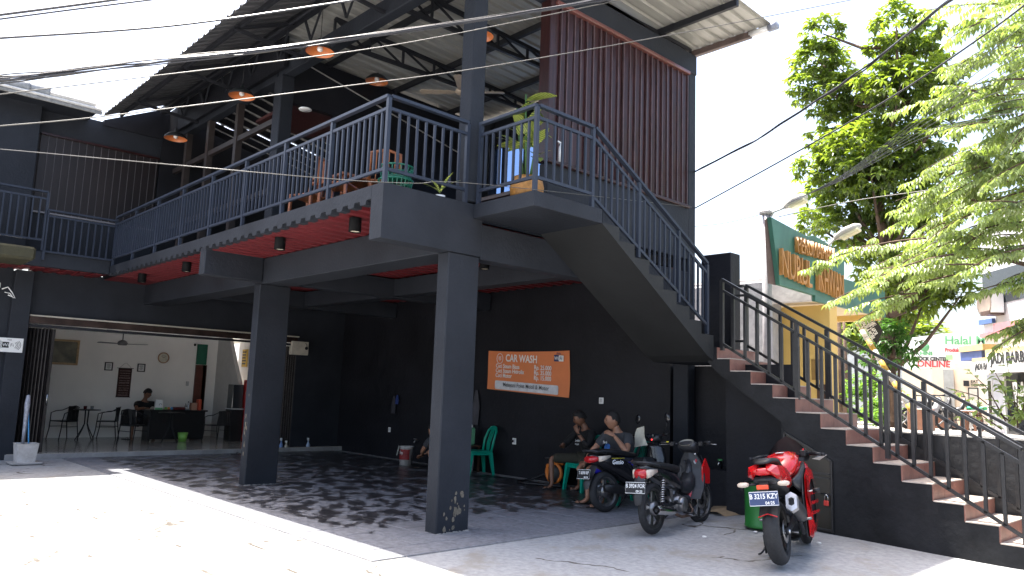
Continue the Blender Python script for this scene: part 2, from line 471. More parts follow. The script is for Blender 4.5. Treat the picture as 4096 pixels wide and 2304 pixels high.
for k in range(22):
    cx, cz = -11.86+rc.gauss(0,.04), .85+rc.gauss(0,.22); r_ = rc.uniform(.006,.025)
    ch.add([(cx+r_*rc.uniform(.5,1.1)*cos(a),5.417-.0004*k,cz+r_*rc.uniform(.7,2.2)*sin(a)) for a in [i*pi/4 for i in range(8)]],[tuple(range(8))])
part(ch, 'paint_chips', M_CHIP, B, kind='stuff', fix=False)
# beams
def beam(x0, x1, y0, y1, z0, z1): return part(MB().bbox(x0, x1, y0, y1, z0, z1, b=.01), 'beam', M_CHAR, B)
beam(-17.45, -6.925, 5.455, 5.92, 3.2, 3.62)
beam(-11.955, -11.745, 4.497, 5.45, 3.235, 3.66)
beam(-11.955, -11.745, 5.925, 10.4, 3.25, 3.6)
part(MB().prism([(4.49,3.205),(5.92,3.2),(5.92,3.82),(4.49,3.82)], -7.13, -6.9, axis='x'), 'beam', M_CHAR, B)
beam(-7.13, -6.90, 5.925, 10.4, 3.17, 3.60)
beam(-17.45, -7.14, 8.0, 8.3, 3.28, 3.6)
beam(-15.35, -15.1, 5.925, 10.4, 3.25, 3.6)
# upper concrete beams
beam(-12.3, -7.15, 5.70, 5.88, 6.93, 7.2)
beam(-17.4, -12.35, 5.70, 5.88, 6.9, 7.16)
part(MB().bbox(-7.14, -6.90, 5.91, 10.52, 6.96, 7.3, b=.01), 'beam', M_CHAR, B)
# slab and scalloped fascia
prof = deck_profile(SX0, SX1-0.215)
pts = prof+[(SX1-.215, 3.82), (SX0, 3.82)]
part(MB().prism(pts, 4.49, 4.60), 'fascia', M_CHAR, B)
part(MB().box(-17.45, -7.14, 4.60, 10.4, 3.69, 3.82), 'upper_floor', M_CHAR_D, B)
mb = MB(); pr_ = deck_profile(-17.4, SX1-.22)
vs = []; n_ = len(pr_)
for x, z in pr_: vs += [(x, 4.6, z), (x, 10.4, z)]
mb.add(vs, [(2*i, 2*i+1, 2*i+3, 2*i+2) for i in range(n_-1)])
vs = [(x, y, z+.006) for (x, y, z) in vs]
mb.add(vs, [(2*i, 2*i+2, 2*i+3, 2*i+1) for i in range(n_-1)])
part(mb, 'red_ceiling_deck', M_RED, B, fix=False)
# left wing of the balcony
part(MB().bbox(-16.72, -16.6, -0.5, 4.49, 3.655, 3.94, b=.01), 'fascia', M_CHAR, B)
part(MB().box(-17.45, -16.72, -0.5, 4.6, 3.70, 3.82), 'upper_floor', M_CHAR_D, B)
mb = MB()
for k in range(20):
    y = -0.5+k*.25
    mb.box(-17.44, -16.73, y, y+.14, 3.64, 3.70)
    mb.box(-17.44, -16.73, y+.14, y+.25, 3.66, 3.70)
part(mb, 'red_ceiling_deck', M_RED, B)
part(MB().bbox(-16.62, -15.6, 2.05, 3.0, 3.62, 3.86, b=.04), 'mossy_canopy_slab', mat('mossy_concrete', (0.05,0.048,0.035), rough=.9, var=.5, scale=5, bump=.6, bscale=12, col2=(0.07,0.066,0.04), spec=.1), B)
# shop front wall (x = XS) around the opening y 3.34..9.1, z .1..2.77
wl = MB()
wl.box(XS-.2, XS, 3.34, 9.12, 2.78, 3.69)
wl.box(XS-.2, XS, 9.12, 10.42, 0, 3.69)
wl.box(XS-.2, XS-.01, -3, 3.02, 0, 3.69)
part(wl, 'wall', M_CHAR, B)
# long back wall behind the wash bay
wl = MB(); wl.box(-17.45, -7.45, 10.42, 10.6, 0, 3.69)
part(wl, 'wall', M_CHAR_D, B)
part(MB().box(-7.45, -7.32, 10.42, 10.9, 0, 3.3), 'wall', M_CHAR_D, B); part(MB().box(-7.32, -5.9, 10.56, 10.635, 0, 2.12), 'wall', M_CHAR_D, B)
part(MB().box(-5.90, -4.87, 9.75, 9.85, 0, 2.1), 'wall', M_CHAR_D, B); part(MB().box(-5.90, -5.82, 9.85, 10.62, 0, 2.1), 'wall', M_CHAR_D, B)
# upper storey walls : slatted wall of the left room, high blank walls
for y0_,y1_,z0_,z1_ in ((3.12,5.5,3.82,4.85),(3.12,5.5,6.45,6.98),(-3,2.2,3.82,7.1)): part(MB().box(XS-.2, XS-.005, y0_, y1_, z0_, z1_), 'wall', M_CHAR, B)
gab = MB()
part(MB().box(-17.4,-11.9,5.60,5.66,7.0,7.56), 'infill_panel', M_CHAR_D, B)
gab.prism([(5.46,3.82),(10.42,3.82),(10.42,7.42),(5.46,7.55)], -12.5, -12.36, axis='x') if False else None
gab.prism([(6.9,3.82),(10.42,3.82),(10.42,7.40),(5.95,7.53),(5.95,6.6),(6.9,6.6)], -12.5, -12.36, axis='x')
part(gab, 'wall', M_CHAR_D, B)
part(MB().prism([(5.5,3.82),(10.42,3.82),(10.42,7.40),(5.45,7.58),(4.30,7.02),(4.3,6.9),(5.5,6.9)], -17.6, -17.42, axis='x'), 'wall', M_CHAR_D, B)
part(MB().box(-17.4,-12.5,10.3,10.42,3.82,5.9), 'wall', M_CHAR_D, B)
# inner room with wooden ceiling behind the opening at the left
part(MB().box(-14.0, -12.52, 6.1, 10.4, 6.62, 6.68), 'wooden_ceiling', mat('reddish_ceiling_board', (0.06,0.02,0.02), rough=.5, var=.3, scale=3, stretch=(1,8,1)), B)
# end window frame of the left room (x -17.3 .. -12.3 at y 5.78): mullions and sloping rail
fr = MB()
for x in (-16.6, -15.4, -14.0): fr.box(x-.06, x+.06, 5.72, 5.84, 3.82, 6.9)
fr.box(-17.3, -12.35, 5.74, 5.82, 6.15, 6.25)
fr.box(-17.3, -12.35, 5.74, 5.82, 4.9, 4.98)
part(fr, 'window_frame', mat('brown_frame', (0.035,0.027,0.025), rough=.5, var=.2), B)
# slatted dark wood wall of the left room
SL = bpy.data.objects.new('slat_screen', None); COL.objects.link(SL); SL.parent = B; SL.location = (0,0,0)
SL.location = Vector((XS, 4.3, 4.85))-Vector(B.location)
back = part(MB().box(XS-.12, XS-.10, 3.10, 5.52, 4.80, 6.50), 'backing_board', mat('dark_board', (0.012,0.009,0.010), rough=.5, var=.2), SL)
slat_me = MB().bbox(-.02,.02,-.067,.067,0,1.6, b=.004).mesh('slat', mat('blackish_wood',(0.012,0.008,0.009),rough=.5,var=.3,stretch=(4,4,.5))); fixnormals(slat_me)
edge_me = MB().box(-.004,.014,-.0045,.0045,0,1.6).mesh('slat', mat('slat_edge', (0.10,0.09,0.095), rough=.4, var=.2)); fixnormals(edge_me)  # thin batten, paler than the slats
for k in range(16):
    y = 3.27+k*.14
    piece('slat', slat_me, SL, (XS-.04, y, 4.85))
    piece('edge_batten', edge_me, SL, (XS-.015, y+.07, 4.85))
part(MB().box(XS-.05, XS+.03, 3.2, 5.48, 6.43, 6.47), 'top_rail', M_SLAT, SL)
part(MB().box(XS-.05, XS+.05, 3.2, 5.48, 4.82, 4.85), 'sill', mat('grey_sill', (0.2,0.19,0.2), rough=.5, var=.1), SL)
# slatted screen at the right end x=-6.9
SR = bpy.data.objects.new('slat_screen', None); COL.objects.link(SR); SR.parent = B
SR.location = Vector((-6.9, 8.6, 4.68))-Vector(B.location)
sm_me = [MB().bbox(-.02,.02,-.066+g,.066-g,0,2.28, b=.004).mesh('slat', M_SLAT) for g in (0, .008, .022)]
for m_ in sm_me: fixnormals(m_)
re_me = MB().box(0,.03,-.009,.009,0,2.28).mesh('slat_rib', mat('slat_rib_wood', (0.07,0.04,0.042), rough=.4, var=.3)); fixnormals(re_me)
for k in range(23):
    y = 7.16+k*.1385
    piece('slat', sm_me[[0,2,1,2,0,2,0,1,0,0,2,0,0,0,1,0,2,0,0,0,0,0,0][k]], SR, (-6.96, y, 4.68), rot=(0, 0, radians(random.uniform(-9, 9))))
    piece('slat_rib', re_me, SR, (-6.945, y+.069, 4.68), rot=(radians(random.uniform(-.35,.35)), 0, 0))
part(MB().bbox(-7.1,-6.9,7.0,7.1,4.66,6.95,b=.01), 'end_post', M_SLAT, SR)
part(MB().bbox(-6.95,-6.87,7.1,10.3,6.90,6.96,b=.01), 'top_rail', mat('top_rail_wood', (0.12,0.04,0.035), rough=.3, var=.2, coat=.4), SR)
part(MB().bbox(-6.96,-6.87,7.0,10.3,4.64,4.69,b=.01), 'bottom_rail', M_SLAT, SR)
part(MB().box(-7.08, -6.92, 7.05, 10.32, 3.82, 4.645), 'wall', M_CHAR, B)
part(MB().box(-7.05, -6.95, 10.0, 10.5, 2.2, 3.6), 'wall', M_CHAR, B)
# back side of the upper cafe: posts and glazing to the open air (y = 10.42)
bw = MB(); bw.box(-12.3, -7.1, 10.36, 10.5, 3.82, 4.2); bw.box(-12.3, -7.1, 10.36, 10.5, 6.75, 7.4)
part(bw, 'wall', M_CHAR_D, B)
wf = MB()
for x in (-12.2,-11.55,-10.9,-10.25,-9.6,-8.95,-8.3,-7.65): wf.box(x-.025, x+.025, 10.40, 10.46, 4.2, 6.75)
wf.box(-12.3, -7.1, 10.40, 10.46, 6.70, 6.76); wf.box(-12.3, -7.1, 10.395, 10.465, 4.18, 4.23)
part(wf, 'window_frame', M_STEEL, B)
gl = bpy.data.materials.new('window_glass_tint'); gl.use_nodes = True
_n = gl.node_tree.nodes; _l = gl.node_tree.links; _n.clear()
_o = _n.new('ShaderNodeOutputMaterial'); _m = _n.new('ShaderNodeMixShader'); _t = _n.new('ShaderNodeBsdfTransparent'); _g = _n.new('ShaderNodeBsdfGlossy')
_t.inputs[0].default_value = (0.42,0.52,0.68,1); _g.inputs['Roughness'].default_value = .02; _m.inputs[0].default_value = .06
_l.new(_t.outputs[0], _m.inputs[1]); _l.new(_g.outputs[0], _m.inputs[2]); _l.new(_m.outputs[0], _o.inputs[0])
pm = MB().box(-.3,.3,-.003,.003,0,2.48).mesh('pane', gl)
for k in range(7): piece('pane', pm, B, (-11.875+k*.65, 10.43, 4.23))

# ---------------------------------------------------------------- roof
RF = bpy.data.objects.new('roof', None); COL.objects.link(RF); RF.parent = B
RF.location = Vector((-11, 5.45, 7.6))-Vector(B.location)
YR, ZR = 5.45, 7.62
YE, ZE = 4.20, 7.02           # front eave
YB, ZB = 10.62, 7.45          # back eave
XR0, XR1 = -17.2, -5.60
def sheet(x0, w, front):
    """one corrugated roof sheet with trapezoid ribs"""
    mbs = MB(); p = w/4; pts = []
    for k in range(4):
        for t, z in ((0,0),(.62,0),(.70,.035),(.92,.035)): pts.append((x0+(k+t)*p, z))
    pts.append((x0+w+.01, 0))
    if front: a, b_ = (YR-.01, ZR), (YE, ZE)
    else: a, b_ = (YR+.01, ZR), (YB, ZB)
    vs = []
    for x, z in pts: vs += [(x, a[0], a[1]+z), (x, b_[0], b_[1]+z)]
    n0 = len(pts)
    mbs.add(vs, [(2*i, 2*i+1, 2*i+3, 2*i+2) for i in range(n0-1)])
    mbs.add([(x, y, z+.004) for x, y, z in vs], [(2*i, 2*i+2, 2*i+3, 2*i+1) for i in range(n0-1)])
    return mbs
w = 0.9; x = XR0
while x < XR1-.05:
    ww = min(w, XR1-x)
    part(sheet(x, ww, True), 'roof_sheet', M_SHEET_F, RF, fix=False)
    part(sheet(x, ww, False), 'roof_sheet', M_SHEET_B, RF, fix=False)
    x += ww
# purlins along the building
pl = MB()
for y in (4.55,):
    z = ZE+(ZR-ZE)*(y-YE)/(YR-YE); pl.bar((XR0,y,z-.05),(XR1,y,z-.05),.05,.08)
part(pl, 'purlin', M_STEEL, RF)
for y in (6.7, 8.2, 9.6):
    z = ZR+(ZB-ZR)*(y-YR)/(YB-YR); part(MB().bar((-17.2,y,z-.06),(XR1,y,z-.06),.06,.1), 'purlin', M_STEEL, RF)
part(MB().bar((-17.4,YR,ZR-.08),(XR1,YR,ZR-.08),.12,.12), 'ridge_beam', M_STEEL, RF)
part(MB().tube([(XR0,YR-.09,ZR-.16),(XR1,YR-.09,ZR-.16)],.03), 'conduit', M_STEEL, RF)
# trusses across
def truss(x, ylo=5.8, yhi=10.5, zbot=6.62):
    t = MB()
    zt = lambda y: ZR+(ZB-ZR)*(y-YR)/(YB-YR)-.13
    t.bar((x,ylo,zt(ylo)),(x,yhi,zt(yhi)),.06,.06); t.bar((x,ylo,zbot+.35),(x,yhi,zbot+.45),.06,.06)
    k = 7; pts = [ylo+(yhi-ylo)*i/k for i in range(k+1)]
    for i, y in enumerate(pts):
        zb_ = zbot+.35+.1*(y-ylo)/(yhi-ylo)
        t.bar((x,y,zb_),(x,y,zt(y)),.035,.035)
        if i < k: t.bar((x,y,zt(y)),(x,pts[i+1],zbot+.35+.1*(pts[i+1]-ylo)/(yhi-ylo)),.03,.03)
    part(t, 'truss', M_STEEL, RF)
for x in (-10.6, -8.9): truss(x, zbot=6.75)
truss(-7.02, ylo=5.6, zbot=6.98)
# lattice along the front between concrete beam and ridge
t = MB(); x = -16.5; up_ = True
while x < -6.2:
    part(MB().bar((x,5.6,7.18),(x,5.47,ZR-.12),.035,.035).bar((x,5.6,7.18),(x+.55,5.47,ZR-.12),.03,.03), 'lattice', M_STEEL, RF); x += 1.1
# raking struts under the front eave
for x in (-15.9, -13.6, -11.3, -9.0): part(MB().bar((x,4.45,7.07),(x,5.7,6.98),.05,.05).bar((x,4.5,7.09),(x,5.45,7.5),.05,.05), 'strut', M_STEEL, RF)
# darker lower annex roof of ribbed sheet seen through the end window
ax = MB(); p_ = .42
for k in range(12):
    x_ = -17.35+k*p_; ax.add([(x_,6.0,7.40),(x_+.30,6.0,7.40),(x_+.30,10.9,6.35),(x_,10.9,6.35)],[(0,1,2,3)])
part(ax, 'annex_sheet', M_STEEL, RF, kind='stuff', fix=False)
ax = MB()
for k in range(12):
    x_ = -17.35+k*p_+.30; ax.box(x_,x_+.10,-.012,.012,0,5.0,M=T(0,6.0,7.40) @ Matrix.Rotation(radians(102),4,'X').inverted() @ Matrix.Identity(4)) if False else ax.add([(x_,6.0,7.42),(x_+.12,6.0,7.42),(x_+.12,10.9,6.37),(x_,10.9,6.37)],[(0,1,2,3)])
part(ax, 'reflected_light_rib', mat('rib_light_paint',(0.45,.44,.42),rough=.5,var=.2), RF, kind='stuff', fix=False)  # outdoor light reflected on the ribs is put into their pale colour
# gutter along the back eave with pale pipe end
part(MB().bar((-7.1,10.60,7.40),(-5.95,10.60,7.40),.08,.10), 'gutter', mat('old_gutter', (0.10,0.07,0.06), rough=.6, var=.4, scale=8), RF)
part(MB().tube([(-5.97,10.60,7.41),(-5.62,10.60,7.41)],.05,14), 'gutter_pipe', M_PLASW, RF)
part(MB().tube([(-5.64,10.60,7.41),(-5.50,10.60,7.41)],.065,14), 'pipe_cap', mat('grey_cap', (0.25,0.27,0.32), rough=.5), RF)
# fascia under the left end: dark upper band wall under neighbour tile roof
# ---------------------------------------------------------------- staircase
M_CHAR_S = mat('mottled_charcoal_concrete',(0.015,0.0155,0.017),rough=.5,spec=.22,var=.45,scale=2.5,bump=.4,bscale=14)  # darker and more mottled than the wall charcoal
S = thing('outdoor_staircase', 'black outdoor staircase with brown tiled steps turning down from the upper landing', 'staircase', (-5.3, 9.3, 0))
LX0, LX1 = -6.9, -5.86
# top landing
part(MB().bbox(LX0, LX1, 5.77, 6.93, 3.645, 3.82, b=.006), 'landing', M_CHAR, S)
up = [(6.93,3.82)]
y, z = 6.93, 3.82
pts = [(6.93,3.645),(6.93,3.82)]
ys_ = [7.25,7.56,7.87,8.17,8.47,8.77,9.06,9.36]
zs_ = [3.66,3.49,3.33,3.16,3.0,2.83,2.66,2.49]
for yy, zz in zip(ys_, zs_):
    pts += [(pts[-1][0], zz), (yy, zz)]
pts += [(9.36, 2.32), (9.40, 2.32), (9.40, 2.12), (9.20, 2.20)]
part(MB().prism(pts, LX0, LX1, axis='x'), 'upper_flight', mat('grey_black_stair_concrete',(0.024,0.025,0.0255),rough=.6,spec=.22,var=.15,scale=1.6,bump=.1,bscale=20), S)
prev = 6.93
for yy, zz in zip(ys_, zs_):
    part(MB().box(LX0+.01, LX1-.12, prev-.0, yy+.01, zz+.001, zz+.014), 'tread', M_TREAD, S); prev = yy
# half landing
part(MB().bbox(-6.9, -5.81, 9.40, 10.42, 2.12, 2.32, b=.006), 'landing', M_CHAR, S)
# lower flight
lx = [-5.81,-5.61,-5.30,-4.99,-4.68,-4.36,-4.05,-3.74,-3.43,-3.11,-2.80,-2.48,-2.17,-1.86]
lz = [2.32,2.16,1.99,1.82,1.65,1.48,1.29,1.11,.93,.75,.57,.40,.23,.06]
# corners: at lx[i] the tread level drops to the one of lz[i+1]
pts = [(-5.95,2.12),(-5.95,2.32),(-5.81,2.32)]
lvl = [2.16,1.99,1.82,1.65,1.475,1.295,1.115,.935,.755,.575,.40,.225,.06]
cx = lx[:13]
for i, (x, zz) in enumerate(zip(cx, lvl)):
    pts += [(x, zz), (lx[i+1], zz)]
pts += [(-1.86,-.1),(-4.87,-.1),(-4.87,1.35),(-5.80,1.97)]
Y0S, Y1S = 9.36, 10.44
part(MB().prism(pts, Y0S, Y1S), 'lower_flight', M_CHAR_S, S)
for i, (x, zz) in enumerate(zip(cx, lvl)):
    top = 2.32 if i == 0 else lvl[i-1]
    # riser tiles, each a tile of its own
    n_t = 3; w_ = (Y1S-Y0S-.01)/n_t
    for k in range(n_t):
        part(MB().bbox(x, x+.012, Y0S+.004+k*w_, Y0S+(k+1)*w_, zz+.004, top-.002, b=.002), 'riser_tile', M_TILE_BR, S)
        part(MB().bbox(x+.012, lx[i+1]+.012, Y0S+.004+k*w_-(.012 if k == 0 else 0), Y0S+(k+1)*w_, zz-.004, zz+.010, b=.002), 'tread_tile', M_TREAD, S)
# door under the stairs
D = MB(); dy = Y0S-.006
D.prism([(-4.80,.13),(-4.24,.10),(-4.24,.90),(-4.80,1.20)], dy-.01, dy+.01)
dr = part(D, 'door', mat('glossy_black_door', (0.008,0.008,0.008), rough=.3, var=.5, scale=1.6, col2=(0.035,0.03,0.022), coat=.1, spec=.3), S, label='small black metal door with slanted top under the stairs')
fr = MB()
for a, b_ in (((-4.82,.10),(-4.82,1.22)),((-4.82,1.22),(-4.22,.91)),((-4.22,.91),(-4.22,.07)),((-4.22,.09),(-4.82,.12)),((-4.8,.76),(-4.24,.75)),((-4.8,.71),(-4.24,.70))):
    fr.bar((a[0],dy-.014,a[1]),(b_[0],dy-.014,b_[1]),.022,.022)
part(fr, 'door_frame', M_RAILB, dr)
pdl = thing('padlock', 'red padlock hanging on the bolt of the black door under the stairs', 'padlock', (-4.28,9.32,.42))
part(MB().bbox(-4.31,-4.25,9.30,9.325,.38,.44,b=.006), 'lock_body', mat('red_lock', (0.5,0.03,0.02), rough=.35, obj=True), pdl)
part(MB().tube([(-4.30,9.312,.44),(-4.30,9.312,.49),(-4.28,9.312,.515),(-4.26,9.312,.49),(-4.26,9.312,.44)],.006), 'shackle', M_CHROME, pdl)
part(MB().tube([(-4.36,9.335,.515),(-4.22,9.335,.515)],.008), 'bolt', M_STEEL, dr)
# dark parapet post behind the turn and retaining wall behind the stairs
part(MB().bbox(-6.75,-6.22,10.42,10.7,2.3,3.87,b=.01), 'parapet', M_CHAR_D, S)
RW = thing('retaining_wall', 'black rendered retaining wall behind the outdoor stairs', 'wall', (-2,10.55,0))
part(MB().bbox(-6.2, 30, 10.46, 10.62, 0, 1.27, b=.012), 'wall_face', mat('rough_black_wall', (0.03,0.03,0.031), rough=.6, var=.4, scale=2.2, bump=.5, bscale=9), RW)

# ---------------------------------------------------------------- railings
def railing(name, label, A, Bp, m, top=1.01, mid=.85, bot=.16, post_every=1.25, sp=.118, post=.045, bal=.025, posts=None, group='railings of the cafe', slope=False, rw=.06, rh=.035):
    """straight railing from A to Bp (points at floor level)"""
    A = Vector(A); Bp = Vector(Bp); L = (Bp-A).length; d = (Bp-A)/L
    hd = Vector((d.x, d.y, 0)).length
    r = thing(name, label, 'railing', A, 0, group)
    Z = Vector((0,0,1))
    part(MB().bar(A+Z*(top-rh/2), Bp+Z*(top-rh/2), rw, rh), 'handrail', m, r)
    part(MB().bar(A+Z*mid, Bp+Z*mid, .035, .035), 'mid_rail', m, r)
    part(MB().bar(A+Z*bot, Bp+Z*bot, .035, .035), 'bottom_rail', m, r)
    n = max(1, round(L/post_every))
    pts = posts if posts is not None else [i/n for i in range(n+1)]
    pm = MB().box(-post/2, post/2, -post/2, post/2, 0, top-rh).mesh('post', m)
    for t in pts: piece('post', pm, r, A+(Bp-A)*t)
    nb = int(L/sp); bm_ = MB().box(-bal/2, bal/2, -bal/2, bal/2, bot, mid).mesh('baluster', m)
    for i in range(1, nb): piece('baluster', bm_, r, A+(Bp-A)*(i/nb))
    return r
railing('balcony_railing', 'long charcoal balcony railing above the scalloped fascia', (-16.56,4.52,3.82), (-6.93,4.52,3.82), M_RAIL)
railing('balcony_railing', 'short charcoal railing between the balcony corner and the tall column', (-6.93,4.545,3.82), (-6.93,5.66,3.82), M_RAIL, posts=[1.0])
railing('balcony_railing', 'low charcoal railing in front of the left slatted wall', (-16.56,3.30,3.78), (-16.56,4.50,3.78), M_RAIL, top=.98, posts=[0])
railing('balcony_railing', 'leftmost charcoal railing section, raised above the next one', (-16.56,-.4,3.95), (-16.56,3.27,3.95), M_RAIL, top=1.15, mid=1.0, bot=.2)
railing('landing_railing', 'charcoal railing on the front edge of the stair landing by the potted plant', (-6.86,5.80,3.82), (-5.89,5.80,3.82), M_RAIL, posts=[0.02,1])
railing('landing_railing', 'charcoal railing on the side edge of the stair landing', (-5.89,5.83,3.82), (-5.89,6.76,3.82), M_RAIL, posts=[1])
railing('stair_railing', 'charcoal railing sloping down the upper stair flight', (-5.89,6.79,3.82), (-5.89,9.24,2.50), M_RAIL, posts=[.36,.72,1], sp=.125, bot=.12)
railing('stair_railing', 'black near-side railing of the lower stair flight', (-5.78,9.45,2.28), (-2.26,9.45,.20), M_RAILB, posts=[0,.31,.62,1], sp=.20, bal=.035, post=.05, top=1.02, mid=.85, bot=.10)
railing('stair_railing', 'black far-side railing of the lower stair flight', (-5.93,10.37,2.32), (-2.0,10.37,.08), M_RAILB, posts=[0,.31,.62,1], sp=.20, bal=.035, post=.05, top=1.02, mid=.85, bot=.10)
railing('stair_railing', 'short black level railing on the half landing', (-6.15,10.36,2.32), (-5.97,10.36,2.32), M_RAILB, posts=[0], sp=.2)
# ---------------------------------------------------------------- ground floor shop interior
I = bpy.data.objects.new('shop_room', None); COL.objects.link(I); I.parent = B; I.location = Vector((-19.5,6.5,.1))-Vector(B.location)
M_SHOPFLOOR = mat('polished_beige_tile', (0.38,0.345,0.30), rough=0.16, var=0.12, scale=1.2, spec=.7)
part(MB().box(-24.5,-17.2,3.2,10.42,-.02,.10), 'floor_slab', M_CONC2, I)
ft = MB().box(.003,.597,.003,.597,0,.012).mesh('floor_tile', M_SHOPFLOOR)
for i in range(12):
    for j in range(12): piece('floor_tile', ft, I, (-24.4+i*.6, 3.22+j*.6, .10))
part(MB().box(-21.65,-21.45,3.2,8.95,.1,2.85), 'wall', M_WHITE, I)
part(MB().box(-24.5,-17.66,3.15,3.3,.1,2.85), 'wall', M_WHITE, I)
part(MB().box(-24.5,-17.66,3.2,9.25,2.82,2.95), 'ceiling', M_WHITE, I)
part(MB().bbox(-19.7,-19.45,3.3,8.0,2.66,2.82,b=.01), 'ceiling_beam', M_WHITE, I)
_a, _b = at(578,836,y=8.80), at(612,1018,y=8.80)
part(MB().prism([(-21.6,.1),(_b.x,.1),(_b.x,_b.z),(_a.x,2.82),(-21.6,2.82)],8.80,8.90), 'wall', mat('grey_white_wall', (0.50,0.49,0.48), rough=.8, var=.05), I)
YN = thing('yellow_notice', 'yellow printed notice on the white inner wall beside the left column', 'notice', (-18,9.2,2)); _p = at(616,901,y=9.19)
part(MB().box(_p.x-.16,_p.x+.16,9.18,9.20,_p.z-.24,_p.z+.24), 'sheet', mat('yellow_notice_paper',(0.65,.42,.06),rough=.6), YN)
for _k in range(5): part(MB().box(_p.x-.13,_p.x+.10-.02*(_k%3),9.176,9.179,_p.z+.15-.08*_k,_p.z+.185-.08*_k), 'print_line', M_LETTER_K, YN)
part(MB().box(-24.5,-17.66,10.30,10.42,.1,2.82), 'wall', M_WHITE, I)
part(MB().box(-21.5,-21.40,8.42,8.52,.112,2.05), 'door_leaf', M_WOODD, I)
part(MB().prism([(-21.0,2.82),(-21.0,1.5),(-19.6,1.4),(-18.6,.1),(-18.0,.1),(-18.0,2.82)], 9.22, 9.30, axis='y'), 'stair_side_wall', M_WHITE, I)
part(MB().box(-21.45,-21.41,8.22,8.5,2.06,2.62), 'green_panel', mat('green_panel_paint', (0.01,0.12,0.07), rough=.5), I)
part(MB().box(-21.45,-21.40,8.22,8.5,.112,2.05), 'brown_door', mat('reddish_brown_door', (0.10,0.03,0.02), rough=.4, var=.3), I)
st = MB().bbox(0,.28,0,.95,0,.18,b=.01).mesh('step', mat('beige_step_tile', (0.42,0.36,0.28), rough=.5, var=.15, scale=5)); 
for k in range(7): piece('step', st, I, (-18.6-k*.28, 9.32, .10+k*.18))
# shutter housing over the opening and folding door
part(MB().bbox(XS+.0,XS+.07,3.36,9.10,2.62,2.755,b=.008), 'shutter_housing', mat('brown_steel_track', (0.06,0.04,0.035), rough=.25, var=.5, scale=3, metal=.5), I)
part(MB().bbox(XS+.0,XS+.10,3.32,9.12,2.756,2.785,b=.004), 'trim', mat('cream_trim', (0.50,0.46,0.38), rough=.6), I)
part(MB().box(XS-.02,XS+.05,3.36,9.10,2.55,2.60), 'door_track', M_STEEL, I)
fd = mat('dark_folding_door', (0.028,0.024,0.024), rough=.35, var=.3, metal=.5)
fm = MB().box(-.012,.012,-.09,.09,0,2.42).mesh('door_slat', fd)
FD = thing('folding_door', 'dark folding metal door pushed open beside the left pilaster of the shop', 'door', (XS-.05,3.6,.11))
for k in range(14): piece('door_slat', fm, FD, (XS-.09, 3.38+k*.03, .11), rot=(0,0,radians(62 if k % 2 else -62)))
part(MB().bbox(XS-.16,XS-.02,3.80,3.86,.11,2.53,b=.006), 'door_post', fd, FD)
part(MB().tube([(XS-.0,3.83,1.05),(XS+.03,3.83,1.07),(XS+.03,3.83,1.23),(XS-.0,3.83,1.25)],.012), 'handle', M_CHROME, FD)
FD2 = copy_tree(FD); FD2.location = (XS-.05, 9.10-.24+.0, .11); FD2['label'] = 'dark folding metal door stacked at the right end of the shop opening'
FD2.location.y = 9.05-.0; FD2.scale = (1,-1,1)
FD['group'] = FD2['group'] = 'folding doors of the shop'

def onwall(px, py, x=-21.44): return at(px, py, x=x)
# wall things on x=-21.44 (normal +X): frame matrix with right=+Y, up=+Z
def FX(x, y, z): return frame((x,y,z), (0,1,0), (0,0,1))
def FY(x, y, z): return frame((x,y,z), (1,0,0), (0,0,1))   # on a wall facing -Y
def bx(m_, a, b_, c, d, e=0, f=.02, mi=0): return m_.add([(a,c,e),(b_,c,e),(b_,d,e),(a,d,e),(a,c,f),(b_,c,f),(b_,d,f),(a,d,f)], [(0,3,2,1),(4,5,6,7),(0,1,5,4),(1,2,6,5),(2,3,7,6),(3,0,4,7)], None, mi)
def flat(w, h, t=.02, mi=0): return bx(MB(), -w/2, w/2, -h/2, h/2, 0, t, mi)
def put(mb_, name, m, parent, M, **k):
    o = MB().add(mb_.v, mb_.f, M); o.mi = mb_.mi; o.sm = mb_.sm
    return part(o, name, m, parent, **k)
def rel(parent, M):
    o = origin_of(parent); return T(-o.x,-o.y,-o.z) @ M
def picture(name, label, cat, x, y, z, w, h, fw, mf, mp_, tilt=0):
    t = thing(name, label, cat, (x,y,z)); M = FX(x,y,z) @ Matrix.Rotation(tilt,4,'Z')
    f_ = MB()
    for a,b_,c,d in ((-w/2,w/2,h/2-fw,h/2),(-w/2,w/2,-h/2,-h/2+fw),(-w/2,-w/2+fw,-h/2+fw,h/2-fw),(w/2-fw,w/2,-h/2+fw,h/2-fw)): bx(f_,a,b_,c,d,0,.035)
    put(f_, 'frame', mf, t, M); put(flat(w-2*fw,h-2*fw,.015), 'picture', mp_, t, M)
    return t, M
picture('framed_picture', 'large gilt framed picture with a dark faded landscape on the shop wall', 'picture', -21.43, 4.86, 2.20, .86, .62, .05, mat('gilt_frame', (0.45,0.30,0.15), rough=.4, var=.3, obj=True, scale=12), mat('faded_painting', (0.05,0.06,0.045), rough=.25, var=.3, obj=True, scale=4, col2=(0.19,0.18,0.12)))
for y_, lab, txt in ((6.01,'small black framed certificate left of the hanging text scroll','KOPI'), (6.80,'small black framed certificate right of the hanging text scroll','1 2 3')):
    t_, M_ = picture('framed_certificate', lab, 'picture frame', -21.43, y_, 1.90, .19, .21, .022, M_BLACK, M_PLASW)
    t_['group'] = 'small frames on the shop wall'
    lg = MB()
    for k, w_ in enumerate((.08,.10,.06,.09,.05)): lg.box(-w_/2,w_/2,.05-k*.025,.058-k*.025,.016,.018)
    put(lg, 'print', M_LETTER_K, t_, M_, kind='stuff')
